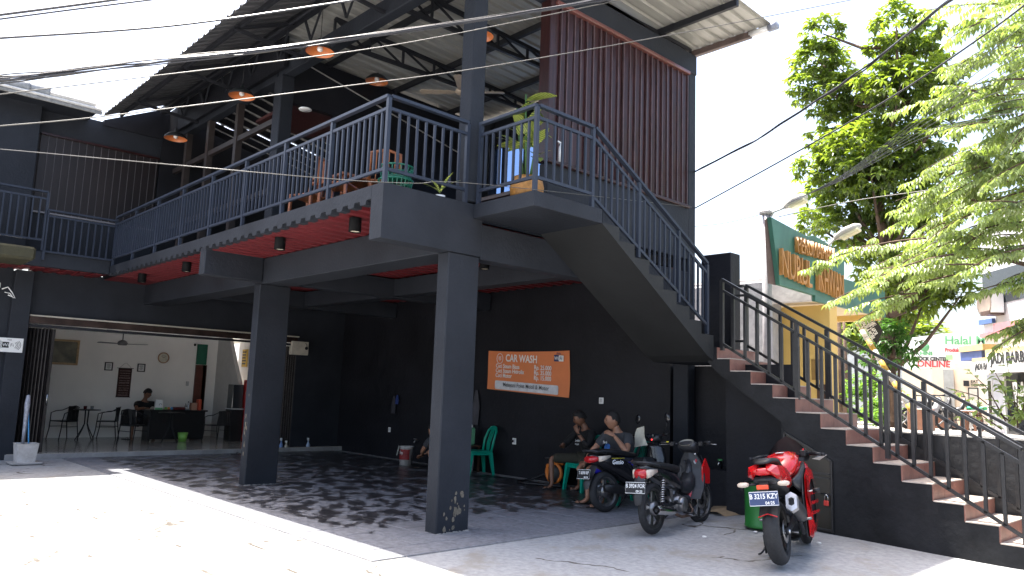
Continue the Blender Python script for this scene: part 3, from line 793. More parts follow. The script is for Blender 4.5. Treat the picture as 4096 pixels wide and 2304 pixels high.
ck = thing('wall_clock', 'round wall clock with a wooden rim and cream face', 'clock', (-21.43,7.34,2.19)); Mc = FX(-21.43,7.34,2.19)
put(MB().lathe([(.125,0),(.145,.01),(.145,.03),(.125,.035),(.122,.015)],28), 'rim', mat('clock_wood', (0.32,0.16,0.07), rough=.4, obj=True), ck, Mc)
put(MB().lathe([(.001,.012),(.124,.012)],28), 'face', mat('clock_face', (0.55,0.52,0.42), rough=.5, obj=True), ck, Mc)
hd = MB(); hd.bar((0,0,.02),(-.055,.035,.02),.008,.002); put(hd, 'hand', M_LETTER_K, ck, Mc)
hd = MB(); hd.bar((0,0,.022),(.07,.05,.022),.006,.002); put(hd, 'hand', M_LETTER_K, ck, Mc)
put(MB().box(-.05,.05,.055,.06,.013,.014), 'mark', M_LETTER_K, ck, Mc)
sc = thing('text_scroll', 'dark brown hanging wall scroll printed with rows of pale words', 'wall hanging', (-21.43,6.42,1.5)); Ms = FX(-21.43,6.42,1.5)
put(flat(.33,.74,.006), 'cloth', mat('brown_cloth', (0.045,0.018,0.016), rough=.8, obj=True), sc, Ms)
put(MB().bar((-.20,.37,.01),(.20,.37,.01),.014,.014), 'rod', M_BLACK, sc, Ms); put(MB().bar((-.18,-.37,.01),(.18,-.37,.01),.014,.014), 'rod', M_BLACK, sc, Ms)
put(MB().tube([(-.15,.37,.01),(-.02,.50,.008),(.02,.50,.008),(.15,.37,.01)],.003,5), 'string', M_WOODD, sc, Ms)
words = ['ALWAYS REMEMBER','YOU ARE BRAVER','THAN YOU BELIEVE','STRONGER','THAN YOU SEEM','SMARTER','THAN YOU THINK','AND TWICE AS','BEAUTIFUL',"AS YOU'D EVER",'IMAGINED']
M_PINKP = mat('pale_pink_print', (0.42,0.30,0.28), rough=.6)
for k, wd in enumerate(words):
    big = wd in ('STRONGER','SMARTER','BEAUTIFUL','IMAGINED'); s_ = .05 if big else .034
    me = text_mesh(wd, s_, ext=.001, align='CENTER', sx=.28/ max(.2,(len(wd)*s_*.66)))
    me.transform(rel(sc, Ms @ T(0,.29-k*.063,.009))); me.materials.clear(); me.materials.append(M_PINKP)
    o = bpy.data.objects.new('lettering', me); COL.objects.link(o); o.parent = sc
th = thing('thermostat', 'small oval white box on the shop wall by the brown door', 'wall box', (-21.43,8.03,1.5))
put(MB().bbox(-.04,.04,-.06,.06,0,.03,b=.012), 'box', mat('grey_white_plastic', (0.5,0.5,0.5), rough=.4, obj=True), th, FX(-21.43,8.03,1.53))
# ceiling fan in the shop
def fan(name, label, x, y, ztop, zb, rb, m, nb=3, a0=0):
    f = thing(name, label, 'ceiling fan', (x,y,zb), 0, None)
    part(MB().tube([(x,y,ztop),(x,y,zb+.05)],.014), 'rod', m, f)
    part(MB().lathe([(.001,zb-.04),(.09,zb-.035),(.12,zb),(.09,zb+.06),(.03,zb+.09)],18,T(x,y,0)), 'motor', m, f)
    for k in range(nb):
        a = a0+2*pi*k/nb; M = T(x,y,zb) @ rotz(a) @ Matrix.Rotation(radians(8),4,'X')
        part(MB().add([(.10,-.03,0),(.22,-.055,0),(rb-.03,-.065,0),(rb,-.03,0),(rb,.03,0),(rb-.03,.065,0),(.22,.055,0),(.10,.03,0)]+[(a_,b_,-.008) for a_,b_ in ((.10,-.03),(.22,-.055),(rb-.03,-.065),(rb,-.03),(rb,.03),(rb-.03,.065),(.22,.055),(.10,.03))],
            [tuple(range(8)), tuple(range(8,16))[::-1]]+[(i,(i+1)%8,(i+1)%8+8,i+8) for i in range(8)], M), 'blade', m, f)
    return f
fan('ceiling_fan', 'grey three-bladed ceiling fan in the ground floor shop', -19.6, 5.75, 2.82, 2.42, .60, mat('grey_fan_metal', (0.16,0.16,0.16), rough=.3, obj=True, metal=.5), a0=.8)
M_FAN = mat('beige_fan_blade', (0.42,0.34,0.26), rough=.4, obj=True)
fan('ceiling_fan', 'beige-bladed ceiling fan behind the tall column upstairs', -9.75, 7.8, 7.45, 6.62, .72, M_FAN, a0=2.36-pi/2+pi/2-.02, nb=4)

# bistro chairs and tables
def bistro():
    c = thing('bistro_chair', '', 'chair')
    fm_ = MB()
    for s in (-1, 1):
        fm_.tube([(.24,s*.24,0),(.20,s*.23,.25),(.19,s*.23,.44),(.17,s*.26,.62),(.05,s*.28,.66),(-.12,s*.27,.68),(-.24,s*.17,.76),(-.27,0,.79)],.012,6)
        fm_.tube([(-.26,s*.21,0),(-.20,s*.20,.44),(-.23,s*.17,.76)],.012,6)
        fm_.tube([(.19,s*.23,.30),(-.21,s*.20,.30)],.008,6)
    part(fm_, 'tube_frame', M_BLACK, c, world=False)
    part(MB().bbox(-.22,.21,-.22,.22,.42,.445,b=.01), 'seat', M_BLACK, c, world=False)
    part(MB().loft([[(-.21,y,.44),(-.225,y,.44),(-.275+abs(y)*.35,y*.8,.78),(-.26+abs(y)*.35,y*.8,.78)] for y in (-.2,-.1,0,.1,.2)], smooth=False), 'backrest', M_BLACK, c, world=False)
    return c
bc = bistro()
chl = [(-21.0,5.03,-70,'black bistro chair at the far left under the large framed picture'),
       (-20.85,5.95,-115,'black bistro chair right of the small round table'),
       (-19.0,6.0,20,'black bistro chair turned sideways in front of the desk'),
       (-19.0,7.95,200,'black bistro chair at the right end of the desk')]
for k, (x,y,a,lab) in enumerate(chl):
    o = bc if k == 0 else copy_tree(bc)
    o.location = (x,y,.112); o.rotation_euler = (0,0,radians(a)); o['label'] = lab; o['group'] = 'bistro chairs in the shop'
def rtable(x, y, lab):
    t = thing('round_table', lab, 'table', (x,y,.112), 0, 'round bistro tables in the shop')
    part(MB().lathe([(.001,.70),(.29,.70),(.30,.71),(.29,.722),(.001,.722)],24), 'table_top', M_BLACK, t, world=False)
    for k in range(4):
        a = k*pi/2+.4; c_, s_ = cos(a), sin(a)
        part(MB().tube([(.05*c_,.05*s_,.70),(.04*c_,.04*s_,.38),(.10*c_,.10*s_,.25),(.25*c_,.25*s_,0)],.012,6), 'leg', M_BLACK, t, world=False)
    return t
rtable(-20.75,5.45,'black round bistro table between the two far chairs')
rtable(-19.35,6.95,'black round bistro table standing in front of the desk')
for y_, nm, lb in ((5.40,'jar','small dark red jar on the far round table'),(5.55,'drinking_glass','short clear glass on the far round table')):
    solo(MB().lathe([(.001,.835),(.035,.835),(.04,.90),(.038,.915),(.03,.915),(.03,.84)],12,T(-20.75,y_,0)), nm, mat('dark_red_jar',(0.08,0.01,0.015),rough=.2) if nm=='jar' else M_CLEARP, lb, nm.replace('_',' '))
DK = thing('desk', 'long black counter desk at the back of the shop', 'desk', (-20.2,7.3,.112))
part(MB().bbox(-20.5,-19.9,6.62,8.05,.83,.87,b=.01), 'desk_top', M_BLACK, DK)
part(MB().box(-19.98,-19.95,6.66,8.0,.15,.83), 'front_panel', M_BLACK, DK); part(MB().box(-20.45,-19.98,6.66,6.70,.112,.83), 'side_panel', M_BLACK, DK); part(MB().box(-20.45,-19.98,7.96,8.0,.112,.83), 'side_panel', M_BLACK, DK)
def boxthing(name, lab, cat, x, y, z, sx, sy, sz, m): return solo(MB().bbox(x-sx/2,x+sx/2,y-sy/2,y+sy/2,z,z+sz,b=.006), name, m, lab, cat)
bt = thing('headset_box', 'white cardboard box with a headset drawing standing on the desk', 'box', (-20.0,6.86,.87))
part(MB().bbox(-20.05,-19.98,6.76,6.94,.871,1.11,b=.004), 'carton', M_PLASW, bt)
part(MB().box(-19.978,-19.976,6.76,6.94,.871,.92), 'green_band', M_LETTER_G, bt)
part(MB().tube([(-19.976,6.88+.03*cos(a),.99+.03*sin(a)) for a in [i*pi/6 for i in range(0,8)]],.004,5), 'headset_print', M_LETTER_K, bt)
for (y_, c_, nm) in ((7.02,(0.25,.5,.1),'lime'),(7.09,(.7,.2,.03),'orange'),(7.16,(.05,.25,.5),'blue')):
    solo(MB().ball((-19.98,y_,.905),.035), 'ball_ornament', mat(nm+'_plastic', c_, rough=.4), 'small '+nm+' round ornament on the desk', 'ornament')
cr = solo(MB().bbox(-20.05,-19.9,7.62,7.76,.87,1.05,b=.004), 'snack_rack', mat('tan_rack', (0.35,.18,.12), rough=.6), 'small tan snack rack on the desk beside the orange box', 'rack')
solo(MB().bbox(-20.05,-19.9,7.79,7.87,.87,1.14,b=.004), 'orange_box', mat('orange_red_card', (0.5,.07,.03), rough=.6), 'upright orange red box on the right end of the desk', 'box')
solo(MB().bbox(-20.1,-19.95,7.2,7.5,.87,.94,b=.02), 'red_tray', mat('dark_red_plastic', (0.09,.01,.012), rough=.4), 'dark red tray lying on the desk', 'tray')
for y_, h_ in ((7.50,.16),(7.56,.22)):
    solo(MB().lathe([(.001,.87),(.028,.87),(.03,.87+h_*.6),(.012,.87+h_*.75),(.012,.87+h_),(.001,.87+h_)],12,T(-19.98,y_,0)), 'bottle', M_CLEARP, ('shorter' if h_<.2 else 'taller')+' clear bottle on the desk', 'bottle')
solo(MB().lathe([(.001,.112),(.09,.112),(.12,.33),(.11,.33),(.08,.13),(.001,.13)],16,T(-19.6,7.35,0)), 'green_bin', mat('lime_plastic_bin', (0.25,.55,.10), rough=.4), 'small lime green bin under the round table by the desk', 'bin')
cb = thing('display_cabinet', 'tall black cabinet with glass door beside the red fridge', 'cabinet', (-19.5,8.6,.112))
part(MB().bbox(-19.7,-19.35,8.42,8.74,.112,.92,b=.01), 'lower_case', M_BLACK, cb); part(MB().bbox(-19.7,-19.37,8.44,8.72,.94,1.55,b=.01), 'upper_case', M_GLASSD, cb); part(MB().box(-19.71,-19.34,8.41,8.75,.92,.94), 'shelf', M_PLASW, cb)
fg = thing('drinks_fridge', 'red drinks fridge with glass door half hidden by the left column', 'fridge', (-19.2,8.95,.112))
part(MB().bbox(-19.5,-19.1,8.76,9.18,.112,1.68,b=.015), 'case', mat('red_fridge_paint', (0.45,.015,.015), rough=.35), fg); part(MB().box(-19.098,-19.085,8.84,9.10,.55,1.6), 'glass_door', M_GLASSD, fg)
# small interior camera boxes and outdoor one
def cctv(name, label, x, y, z, d=(0.6,-.8), box=None):
    c = thing(name, label, 'camera', (x,y,z))
    part(MB().lathe([(.001,0),(.05,0),(.05,.02),(.001,.02)],14,T(x,y,z)), 'base', M_PLASW, c)
    part(MB().ball((x+.02*d[0],y+.02*d[1],z-.03),.035), 'dome', M_BLACK, c); return c
cctv('security_camera', 'small camera with cable on the shop wall by the green panel', -21.35, 8.13, 2.62)
jb = thing('camera_box', 'cream box with a black camera at the right end of the shutter housing', 'camera', (XS,9.25,2.6))
part(MB().bbox(XS-.02,XS+.12,8.93,9.38,2.33,2.66,b=.01), 'box', mat('cream_box', (0.52,.48,.40), rough=.6), jb)
part(MB().ball((XS+.16,9.30,2.5),.04), 'camera_dome', M_BLACK, jb)
part(MB().tube([(XS+.13,9.28,2.62),(XS+.16,9.30,2.60),(XS+.16,9.31,2.54)],.007), 'cable', M_BLACK, jb)
# free wifi sign on the pilaster
ws = thing('wifi_sign', 'white FREE WiFi sign on the charcoal pilaster left of the folding door', 'sign', (-17.24,3.18,2.1))
Mw = FX(-17.24, 3.13, 2.24)
Mw = FX(-17.245, 3.05, 2.16)
put(flat(.46,.27,.01), 'board', M_PLASW, ws, Mw)
lettering('FREE', .035, rel(ws, Mw @ T(0,.085,.012)), M_LETTER_K, ws, align='CENTER', ext=.001)
put(MB().bbox(-.11,.0,-.055,.055,.011,.013,b=.02), 'badge', M_LETTER_K, ws, Mw)
lettering('Wi', .085, rel(ws, Mw @ T(-.055,-.028,.014)), M_LETTER_W, ws, align='CENTER', ext=.001)
lettering('Fi', .085, rel(ws, Mw @ T(.05,-.028,.012)), M_LETTER_K, ws, align='CENTER', ext=.001)
ar = MB()
for s in (-1,1):
    for r in (.12,.145,.17,.195): ar.tube([(s*(.0+r*cos(a)),r*sin(a)*.7,.012) for a in [radians(d_) for d_ in (-38,-20,0,20,38)]],.004,4)
put(ar, 'waves', M_LETTER_K, ws, Mw, kind='stuff')
# mop bucket
mk = thing('mop_bucket', 'dirty white square bucket holding a blue broom and wrapped mop by the left pilaster', 'bucket', (-16.5,3.35,0))
mw_ = mat('dirty_white_plastic', (0.42,.39,.36), rough=.6, var=.5, scale=9, col2=(0.6,.58,.56), obj=True)
def sqr(w, z, d=None): d = w if d is None else d; return [(-w,-d,z),(w,-d,z),(w,d,z),(-w,d,z)]
mb = MB().loft([sqr(.14,0),sqr(.17,.34),sqr(.18,.35),sqr(.165,.35),sqr(.13,.02)], smooth=False); part(mb, 'bucket_body', mw_, mk, world=False)
part(MB().tube([(.05,.05,.1),(-.05,-.02,.95)],.012), 'broom_stick', mat('blue_plastic', (0.03,.08,.35), rough=.4), mk, world=False)
part(MB().loft([[(-.03+cos(a)*r,-.05+sin(a)*r*.8,z) for a in [i*pi/4 for i in range(8)]] for r, z in ((.03,.3),(.04,.6),(.05,.9),(.06,1.05),(.04,1.2),(.01,1.22))]), 'wrapped_mop', mat('grey_plastic_wrap', (0.25,.26,.30), rough=.35, var=.4, scale=18, obj=True), mk, world=False)
mk.location = (-16.35,3.35,.03)
solo(MB().bbox(-16.55,-16.1,3.1,3.6,0.012,.05,b=.01), 'plinth', M_CONC2, 'low concrete pad under the mop bucket', 'plinth')
def flipflop(x, y, z, a, nm, lab, m=None):
    f = thing('flip_flop', lab, 'sandal', (x,y,z), a, 'loose flip-flops')
    part(MB().prism([(-.12,-.03),(-.04,-.035),(.08,-.045),(.13,-.02),(.13,.02),(.08,.045),(-.04,.035),(-.12,.03)],0,.015,axis='z'), 'sole', M_BLACK, f, world=False)
    part(MB().tube([(0,-.035,.015),(.03,-.02,.05),(.08,0,.02),(.03,.02,.05),(0,.035,.015)],.005,5), 'strap', M_BLACK, f, world=False)
flipflop(-16.9,7.55,.0135,1.4,'f','black flip-flop lying just outside the shop opening by the left column'); flipflop(-20.6,6.35,.112,.5,'f','dark flip-flop on the shop floor left of the desk')

# ---------------------------------------------------------------- wash bay things
def socket(px, py, lab, w=.085, h=.11, plug=False):
    p = at(px,py,y=10.41); t = thing('wall_socket', lab, 'socket', p, 0, 'white sockets and switches on the black wall'); M = FY(p.x,10.415,p.z)
    put(MB().bbox(-w/2,w/2,-h/2,h/2,-.002,.018,b=.006), 'plate', M_PLASW, t, M @ Matrix.Rotation(pi,4,'X') if False else M @ Matrix.Diagonal((1,1,1,1)))
    put(MB().bbox(-w*.28,w*.28,-h*.28,h*.28,.017,.021,b=.003), 'insert', mat('light_grey_plastic',(0.5,.5,.5),rough=.4,obj=True), t, M)
    if plug: put(MB().ball((-.02,0,.035),.025), 'plug', M_BLACK, t, M)
socket(853,958,'upper white socket near the far left corner of the black wall'); socket(845,1068,'lower white socket near the far left corner of the black wall'); socket(980,1081,'white socket above the paint bucket')
socket(1294,1110,'white socket with a black plug beside the green chair',.10,.12,True); socket(1513,1008,'white light switch above the seated men',.10,.11)
# banner
bn = thing('price_banner', 'orange CAR WASH price banner hanging on the black wall', 'banner', (-10.6,10.40,2.0))
BX0, BX1 = -11.74, -9.50
cl = MB(); NX, NZ = 40, 16
zl = lambda u: 2.42-.015*sin(pi*u)+(-.03*u if False else 0)
vs = []
for j in range(NZ+1):
    for i in range(NX+1):
        u = i/NX; v = j/NZ
        top = 2.425-.012*sin(pi*u); bot = 1.66-.10*u
        top = 2.425-.02*sin(pi*u*1.0)-.03*u; bot = 1.655-.115*u
        x = BX0+(BX1-BX0)*u+.01*sin(v*5)
        vs.append((x, 10.395-.008*sin(u*9+v*4)-.014*abs(sin(u*2.6+1.2-v*1.2))**8, bot+(top-bot)*v))
cl.add(vs, [(j*(NX+1)+i, j*(NX+1)+i+1, (j+1)*(NX+1)+i+1, (j+1)*(NX+1)+i) for j in range(NZ) for i in range(NX)], smooth=True)
part(cl, 'banner_cloth', mat('orange_banner', (0.70,0.22,0.08), rough=.55, var=.06, scale=2), bn, fix=False)
def Bm(u, v, dz=.032):   # u,v in 0..1 on the banner, v from the bottom
    top = 2.425-.03*u; bot = 1.655-.115*u
    return frame((BX0+(BX1-BX0)*u, 10.372, bot+(top-bot)*v), (1,0,-.045), (.045*0,0,1))
def bl(body, u, v, s, m=M_LETTER_W, align='LEFT', sx=1, off=.0):
    return lettering(body, s, rel(bn, Bm(u,v)), m, bn, align=align, sx=sx, ext=.0015, off=off)
bl('CAR WASH', .24, .735, .20, sx=.86, off=.004)
bl('RJS', .165, .77, .10, sx=.62, align='CENTER')
rg = MB(); rg.tube([(.088*cos(a),.10*sin(a)+.0,.0) for a in [i*pi/12 for i in range(24)]],.006,5,closed=True)
put(rg, 'logo_ring', M_LETTER_W, bn, Bm(.165,.80))
rows = [('Cuci Steam Biasa','Rp. 25.000',.565),('Cuci Steam Hidrolix','Rp. 35.000',.445),('Cuci Motor','Rp. 15.000',.325)]
for a_, b_, v in rows:
    bl(a_, .115, v+.005, .115, sx=.86, off=.0015); bl(b_, .60, v, .118, sx=.90, off=.0015)
put(MB().bbox(-.87,.87,-.085,.085,-.002,.001,b=.0).__class__().prism([(-.85,-.085),(.85,-.085),(.87,-.065),(.87,.065),(.85,.085),(-.85,.085),(-.87,.065),(-.87,-.065)],-.001,.0015,axis='z'), 'white_panel', mat('banner_white',(0.62,.64,.68),rough=.6), bn, Bm(.50,.135))
bl('Melayani Poles Mobil & Motor', .5, .11, .115, m=M_LETTER_K, align='CENTER', sx=.90, off=.002)
put(MB().prism([(-.12,-.06),(.0,-.06),(.0,.06),(-.12,.06)],-.001,.001,axis='z'), 'wifi_badge', mat('navy_print',(0.02,.035,.14),rough=.5), bn, Bm(.885,.83))
put(MB().prism([(.0,-.055),(.12,-.055),(.12,.055),(.0,.055)],-.001,.001,axis='z'), 'wifi_badge', M_LETTER_W, bn, Bm(.885,.83))
lettering('Wi', .09, rel(bn, Bm(.885,.83) @ T(-.055,-.03,.003)), M_LETTER_W, bn, align='CENTER', ext=.001, off=.001)
lettering('Fi', .09, rel(bn, Bm(.885,.83) @ T(.055,-.03,.003)), mat('navy_print',(0.02,.035,.14)), bn, align='CENTER', ext=.001, off=.001)
lettering('Free', .06, rel(bn, Bm(.885,.83) @ T(.0,.07,.003)), mat('navy_print',(0.02,.035,.14)), bn, align='CENTER', ext=.001)
# cloths, towel
def cloth(name, lab, x, z0, z1, w, m, y=10.40):
    r = []
    for i in range(7):
        t = i/6; z = z1+(z0-z1)*t; ww = w*(.25+.75*min(1,t*2.2))*(1-.25*t)
        r.append([(x+ww*(k/7-.5)+.01*sin(3*t+k), y-.012-.02*(.5+.5*sin(k*1.9+t)), z) for k in range(8)])
    mbx = MB().loft(r, cap=False, closed=False); return solo(mbx, name, m, lab, 'cloth', fix=False)
cloth('hanging_cloth', 'dark grey cloth hanging on the black wall above the paint bucket', -14.98, 1.02, 1.42, .22, mat('dark_grey_cloth',(0.035,.035,.045),rough=.9,var=.2))
cloth('hanging_cloth', 'small blue cloth hanging beside the dark grey one', -14.83, 1.24, 1.45, .16, mat('blue_cloth',(0.02,.04,.16),rough=.9,var=.2), y=10.385)
cloth('hanging_towel', 'grey towel hanging on the wall above the green jerrycan', -12.05, .92, 1.62, .26, mat('grey_towel',(0.06,.06,.07),rough=.95,var=.2,bump=.4,bscale=120))
# paint bucket
pb = thing('paint_bucket', 'dirty white and red paint bucket with a rag over its rim', 'bucket', (-13.45,9.70,.012), radians(-30))
part(MB().lathe([(.001,0),(.125,0),(.15,.36),(.158,.365),(.158,.39),(.145,.39),(.12,.02),(.001,.02)],24), 'pail', mat('stained_white_pail',(0.38,.36,.33),rough=.5,var=.4,obj=True,scale=8,col2=(.62,.6,.58)), pb, world=False)
part(MB().lathe([(.136,.12),(.149,.33)],24,a0=radians(-85),a1=radians(25)), 'red_label', mat('red_label',(0.28,.03,.03),rough=.5,obj=True,var=.3,scale=20), pb, world=False, fix=False)
lettering('Nipp', .10, frame((.135*cos(radians(-65)),.146*sin(radians(-65))-.02,.24), (cos(radians(18)),sin(radians(18)),0), (0,0,1)), M_LETTER_W, pb, ext=.001)
part(MB().tube([(.155*cos(a),.155*sin(a),.36+.0*a) if False else (.16*cos(a),-.165+.02*sin(a),.36-.12*sin(a)) for a in [i*pi/8 for i in range(9)]],.004,5), 'handle', M_STEEL, pb, world=False)
part(MB().loft([[(x_,-.155-.01*k,.40-.05*k+.01*sin(x_*50)) for x_ in (-.08,-.04,0,.05,.09)] for k in range(5)], cap=False, closed=False), 'rag', mat('pale_rag',(0.4,.42,.38),rough=.9,obj=True), pb, world=False, fix=False)
# tap near bucket and pipe
tp = thing('wall_tap', 'old metal tap on the black wall right of the paint bucket', 'tap', (-13.2,10.4,.45))
p_ = at(1045,1108,y=10.35)
part(MB().tube([p_+Vector((0,.07,0)),p_,p_+Vector((.0,-.04,-.05))],.018), 'spout', M_ALU, tp); part(MB().bar(p_+Vector((-.06,-.0,.03)),p_+Vector((.06,0,.03)),.02), 'handle', M_ALU, tp)
# jerrycan on small table
jt = thing('side_stand', 'small wooden stand with white bucket shelf behind the near column', 'stand', (-11.9,9.95,.012))
for dx in (-.16,.16):
    for dy in (-.14,.14): part(MB().box(-11.93+dx-.02,-11.93+dx+.02,10.12+dy-.02,10.12+dy+.02,.012,.50), 'leg', M_WOODD, jt)
part(MB().bbox(-12.12,-11.74,9.95,10.29,.50,.53,b=.006), 'top', M_WOODD, jt)
solo(MB().lathe([(.001,.012),(.12,.012),(.14,.40),(.001,.40)],16,T(-11.93,10.10,0)), 'white_pail', M_PLASW, 'white pail standing under the wooden stand', 'bucket')
jc = thing('jerrycan', 'pale green plastic jerrycan on the wooden stand behind the near column', 'jerrycan', (-11.9,10.1,.53)); mj = mat('pale_green_plastic',(0.16,.42,.24),rough=.4,obj=True)
part(MB().bbox(-12.03,-11.80,10.0,10.2,.53,.88,b=.035,smooth=False), 'body', mj, jc); part(MB().tube([(-12.0,10.1,.87),(-11.98,10.1,.93),(-11.88,10.1,.93),(-11.86,10.1,.87)],.014), 'handle', mj, jc); part(MB().lathe([(.022,0),(.022,.05),(.001,.05)],12,T(-11.83,10.1,.88)), 'cap', M_PLASW, jc)
# plastic chairs
M_TEAL = mat('teal_plastic', (0.0,0.30,0.20), rough=.35, var=.06, obj=True)
def monobloc():
    c = thing('plastic_chair', '', 'chair')
    for (x,y,dx,dy) in ((.20,-.20,.05,-.04),(.20,.20,.05,.04),(-.20,-.19,-.06,-.04),(-.20,.19,-.06,.04)):
        part(MB().loft([[(x+dx+a*.022,y+dy+b_*.022,0) for a,b_ in ((-1,-1),(1,-1),(1,1),(-1,1))],[(x+a*.035,y+b_*.035,.42) for a,b_ in ((-1,-1),(1,-1),(1,1),(-1,1))]],smooth=False), 'leg', M_TEAL, c, world=False)
    part(MB().bbox(-.23,.24,-.235,.235,.41,.445,b=.015), 'seat', M_TEAL, c, world=False)
    part(MB().bbox(-.22,.23,-.225,.225,.37,.41,b=.01), 'seat_rim', M_TEAL, c, world=False)
    part(MB().tube([(-.21,-.20,.42),(-.25,-.22,.65),(-.31,-.19,.82),(-.34,-.10,.89),(-.345,0,.90),(-.34,.10,.89),(-.31,.19,.82),(-.25,.22,.65),(-.21,.20,.42)],.024,8), 'back_frame', M_TEAL, c, world=False)
    for y in (-.06,0,.06):
        part(MB().loft([[(-.22+a*.008,y*.7+b_*.018,.44),] for a,b_ in ()] or [[(x_-.006,y*k_-.016,z_),(x_+.006,y*k_-.016,z_),(x_+.006,y*k_+.016,z_),(x_-.006,y*k_+.016,z_)] for x_,z_,k_ in ((-.22,.44,.8),(-.24,.6,1.0),(-.29,.75,1.1),(-.34,.885,1.0))],smooth=False), 'back_slat', M_TEAL, c, world=False)
    return c
pc = monobloc()
cd = [(-11.50,9.98,-108,'empty teal plastic chair against the black wall right of the near column'),(-8.72,9.98,-100,'teal plastic chair under the young man in the black shirt'),(-7.42,9.42,-112,'teal plastic chair under the man in the grey shirt')]
for k,(x,y,a,lab) in enumerate(cd):
    o = pc if k == 0 else copy_tree(pc)
    o.location = (x,y,.014); o.rotation_euler = (0,0,radians(a)); o['label'] = lab; o['group'] = 'teal plastic chairs in the wash bay'
# orange vacuum cleaner with hose
vc = thing('vacuum_cleaner', 'orange wet vacuum cleaner behind the young man', 'vacuum cleaner', (-9.45,10.1,.012)); mo = mat('orange_plastic',(0.75,.17,.02),rough=.35,obj=True)
part(MB().lathe([(.001,.06),(.15,.06),(.17,.10),(.17,.30),(.14,.36),(.001,.38)],20), 'tank', M_BLACK, vc, world=False)
part(MB().tube([(.18*cos(a),-.10,.22+.16*sin(a)) for a in [i*pi/8 for i in range(16)]],.03,8,closed=True), 'orange_ring', mo, vc, world=False)
part(MB().bbox(-.16,.16,-.06,.06,.36,.41,b=.02), 'top_handle', mo, vc, world=False); part(MB().bbox(-.2,-.1,-.12,.1,.15,.36,b=.02), 'side_cover', mo, vc, world=False)
for dx in (-.14,.14): part(MB().lathe([(.001,-.02),(.05,-.02),(.05,.02),(.001,.02)],14,T(dx,0,.05) @ Matrix.Rotation(pi/2,4,'X')), 'wheel', M_BLACK, vc, world=False)
part(MB().tube([(-.15,-.02,.2),(-.3,-.05,.16),(-.52,-.12,.06),(-.62,-.3,.03),(-.5,-.5,.03),(-.3,-.48,.03),(-.1,-.38,.03),(.15,-.3,.03),(.4,-.2,.03)],.022,8), 'hose', M_BLACK, vc, world=False)
solo(MB().tube([at(1371,1152,y=10.38),at(1395,1152,y=10.36),at(1425,1158,y=10.38)],.012), 'wall_pipe', M_ALU, 'thin metal water pipe on the black wall left of the seated young man', 'pipe')
# bottles near the corner
for (px,py,h_,c_,lab) in ((706,1134,.30,(0.15,.25,.5),'blue capped water bottle by the right end of the shop'),(719,1134,.24,(0.5,.45,.35),'spray bottle beside the blue capped bottle'),(774,1133,.30,(0.35,.45,.6),'pale blue spray bottle against the black wall')):
    p_ = at(px,py,z=.02); t_ = thing('spray_bottle', lab, 'bottle', p_)
    part(MB().lathe([(.001,0),(.045,0),(.048,h_*.45),(.018,h_*.65),(.016,h_*.8)],14), 'bottle_body', mat('plastic_'+str(px),c_,rough=.3,obj=True), t_, world=False)
    part(MB().bbox(-.05,.02,-.015,.015,h_*.8,h_,b=.006), 'spray_head', M_PLASW, t_, world=False)
# tap and black block right, cardboard, green drum
tb = thing('tap_block', 'black masonry block with a small green-handled tap', 'water tap', (-6.2,10.2,0))
part(MB().bbox(-6.42,-6.02,10.05,10.46,0,.60,b=.02), 'block', M_CHAR_D, tb)
q = Vector((-6.22,10.15,.60)); part(MB().tube([q,q+Vector((0,0,.10)),q+Vector((0,-.06,.11)),q+Vector((0,-.09,.05))],.014), 'tap_pipe', M_CHROME, tb); part(MB().bar(q+Vector((-.03,-.04,.13)),q+Vector((.04,-.04,.13)),.02), 'tap_handle', mat('green_handle',(0.02,.2,.05),rough=.4), tb)
cbm = mat('cardboard',(0.34,.24,.14),rough=.85,var=.2,obj=True)
for k,(x,y,a,w_,h_) in enumerate(((-6.0,9.95,.3,.5,.4),(-5.82,9.78,1.1,.42,.3))):
    solo(MB().add([(-w_/2,-h_/2,.012),(0,-h_/2,.03),(w_/2,-h_/2,.015),(-w_/2,h_/2,.05),(0,h_/2,.09),(w_/2,h_/2,.03)],[(0,1,4,3),(1,2,5,4)],T(x,y,.02)@rotz(a)), 'cardboard_sheet', cbm, ('larger' if k==0 else 'smaller')+' crumpled cardboard sheet on the ground by the black wall', 'cardboard', fix=False)
gb = thing('green_drum', 'green metal drum bin behind the red motorcycle', 'bin', (-4.98,9.05,.03)); mg = mat('green_drum_paint',(0.02,.17,.03),rough=.4,var=.15,obj=True)
part(MB().lathe([(.001,.0),(.20,0),(.215,.02),(.205,.04),(.21,.50),(.22,.515),(.20,.52),(.19,.03),(.001,.03)],26), 'drum', mg, gb, world=False)
part(MB().tube([(-.2,-.05,.40),(-.25,-.08,.42),(-.25,.02,.42),(-.2,.05,.40)],.007,6), 'side_handle', M_STEEL, gb, world=False)
part(MB().tube([(.20*cos(a),.20*sin(a),.53) for a in [i*pi/12 for i in range(24)]],.012,6,closed=True), 'rubber_rim', M_BLACK, gb, world=False)
gb.location = (-4.92,8.95,.07)
solo(MB().lathe([(.001,0),(.2,.0),(.21,.02),(.001,.05)],14,T(-4.55,8.75,.05)), 'black_sack', M_BLACK, 'flat black plastic sack on the ground between drum and motorcycle', 'bag')
for px,py in ((1772,1350),(2060,1366),(1900,1338)): solo(MB().ball(at(px,py,z=.05),.03,.02,.012,8), 'litter_scrap', M_PLASW, {1772:'tiny white paper scrap on the concrete left of the red motorcycle',2060:'crumpled white paper by the stair wall behind the red motorcycle',1900:'small white scrap under the red motorcycle'}[px], 'litter')

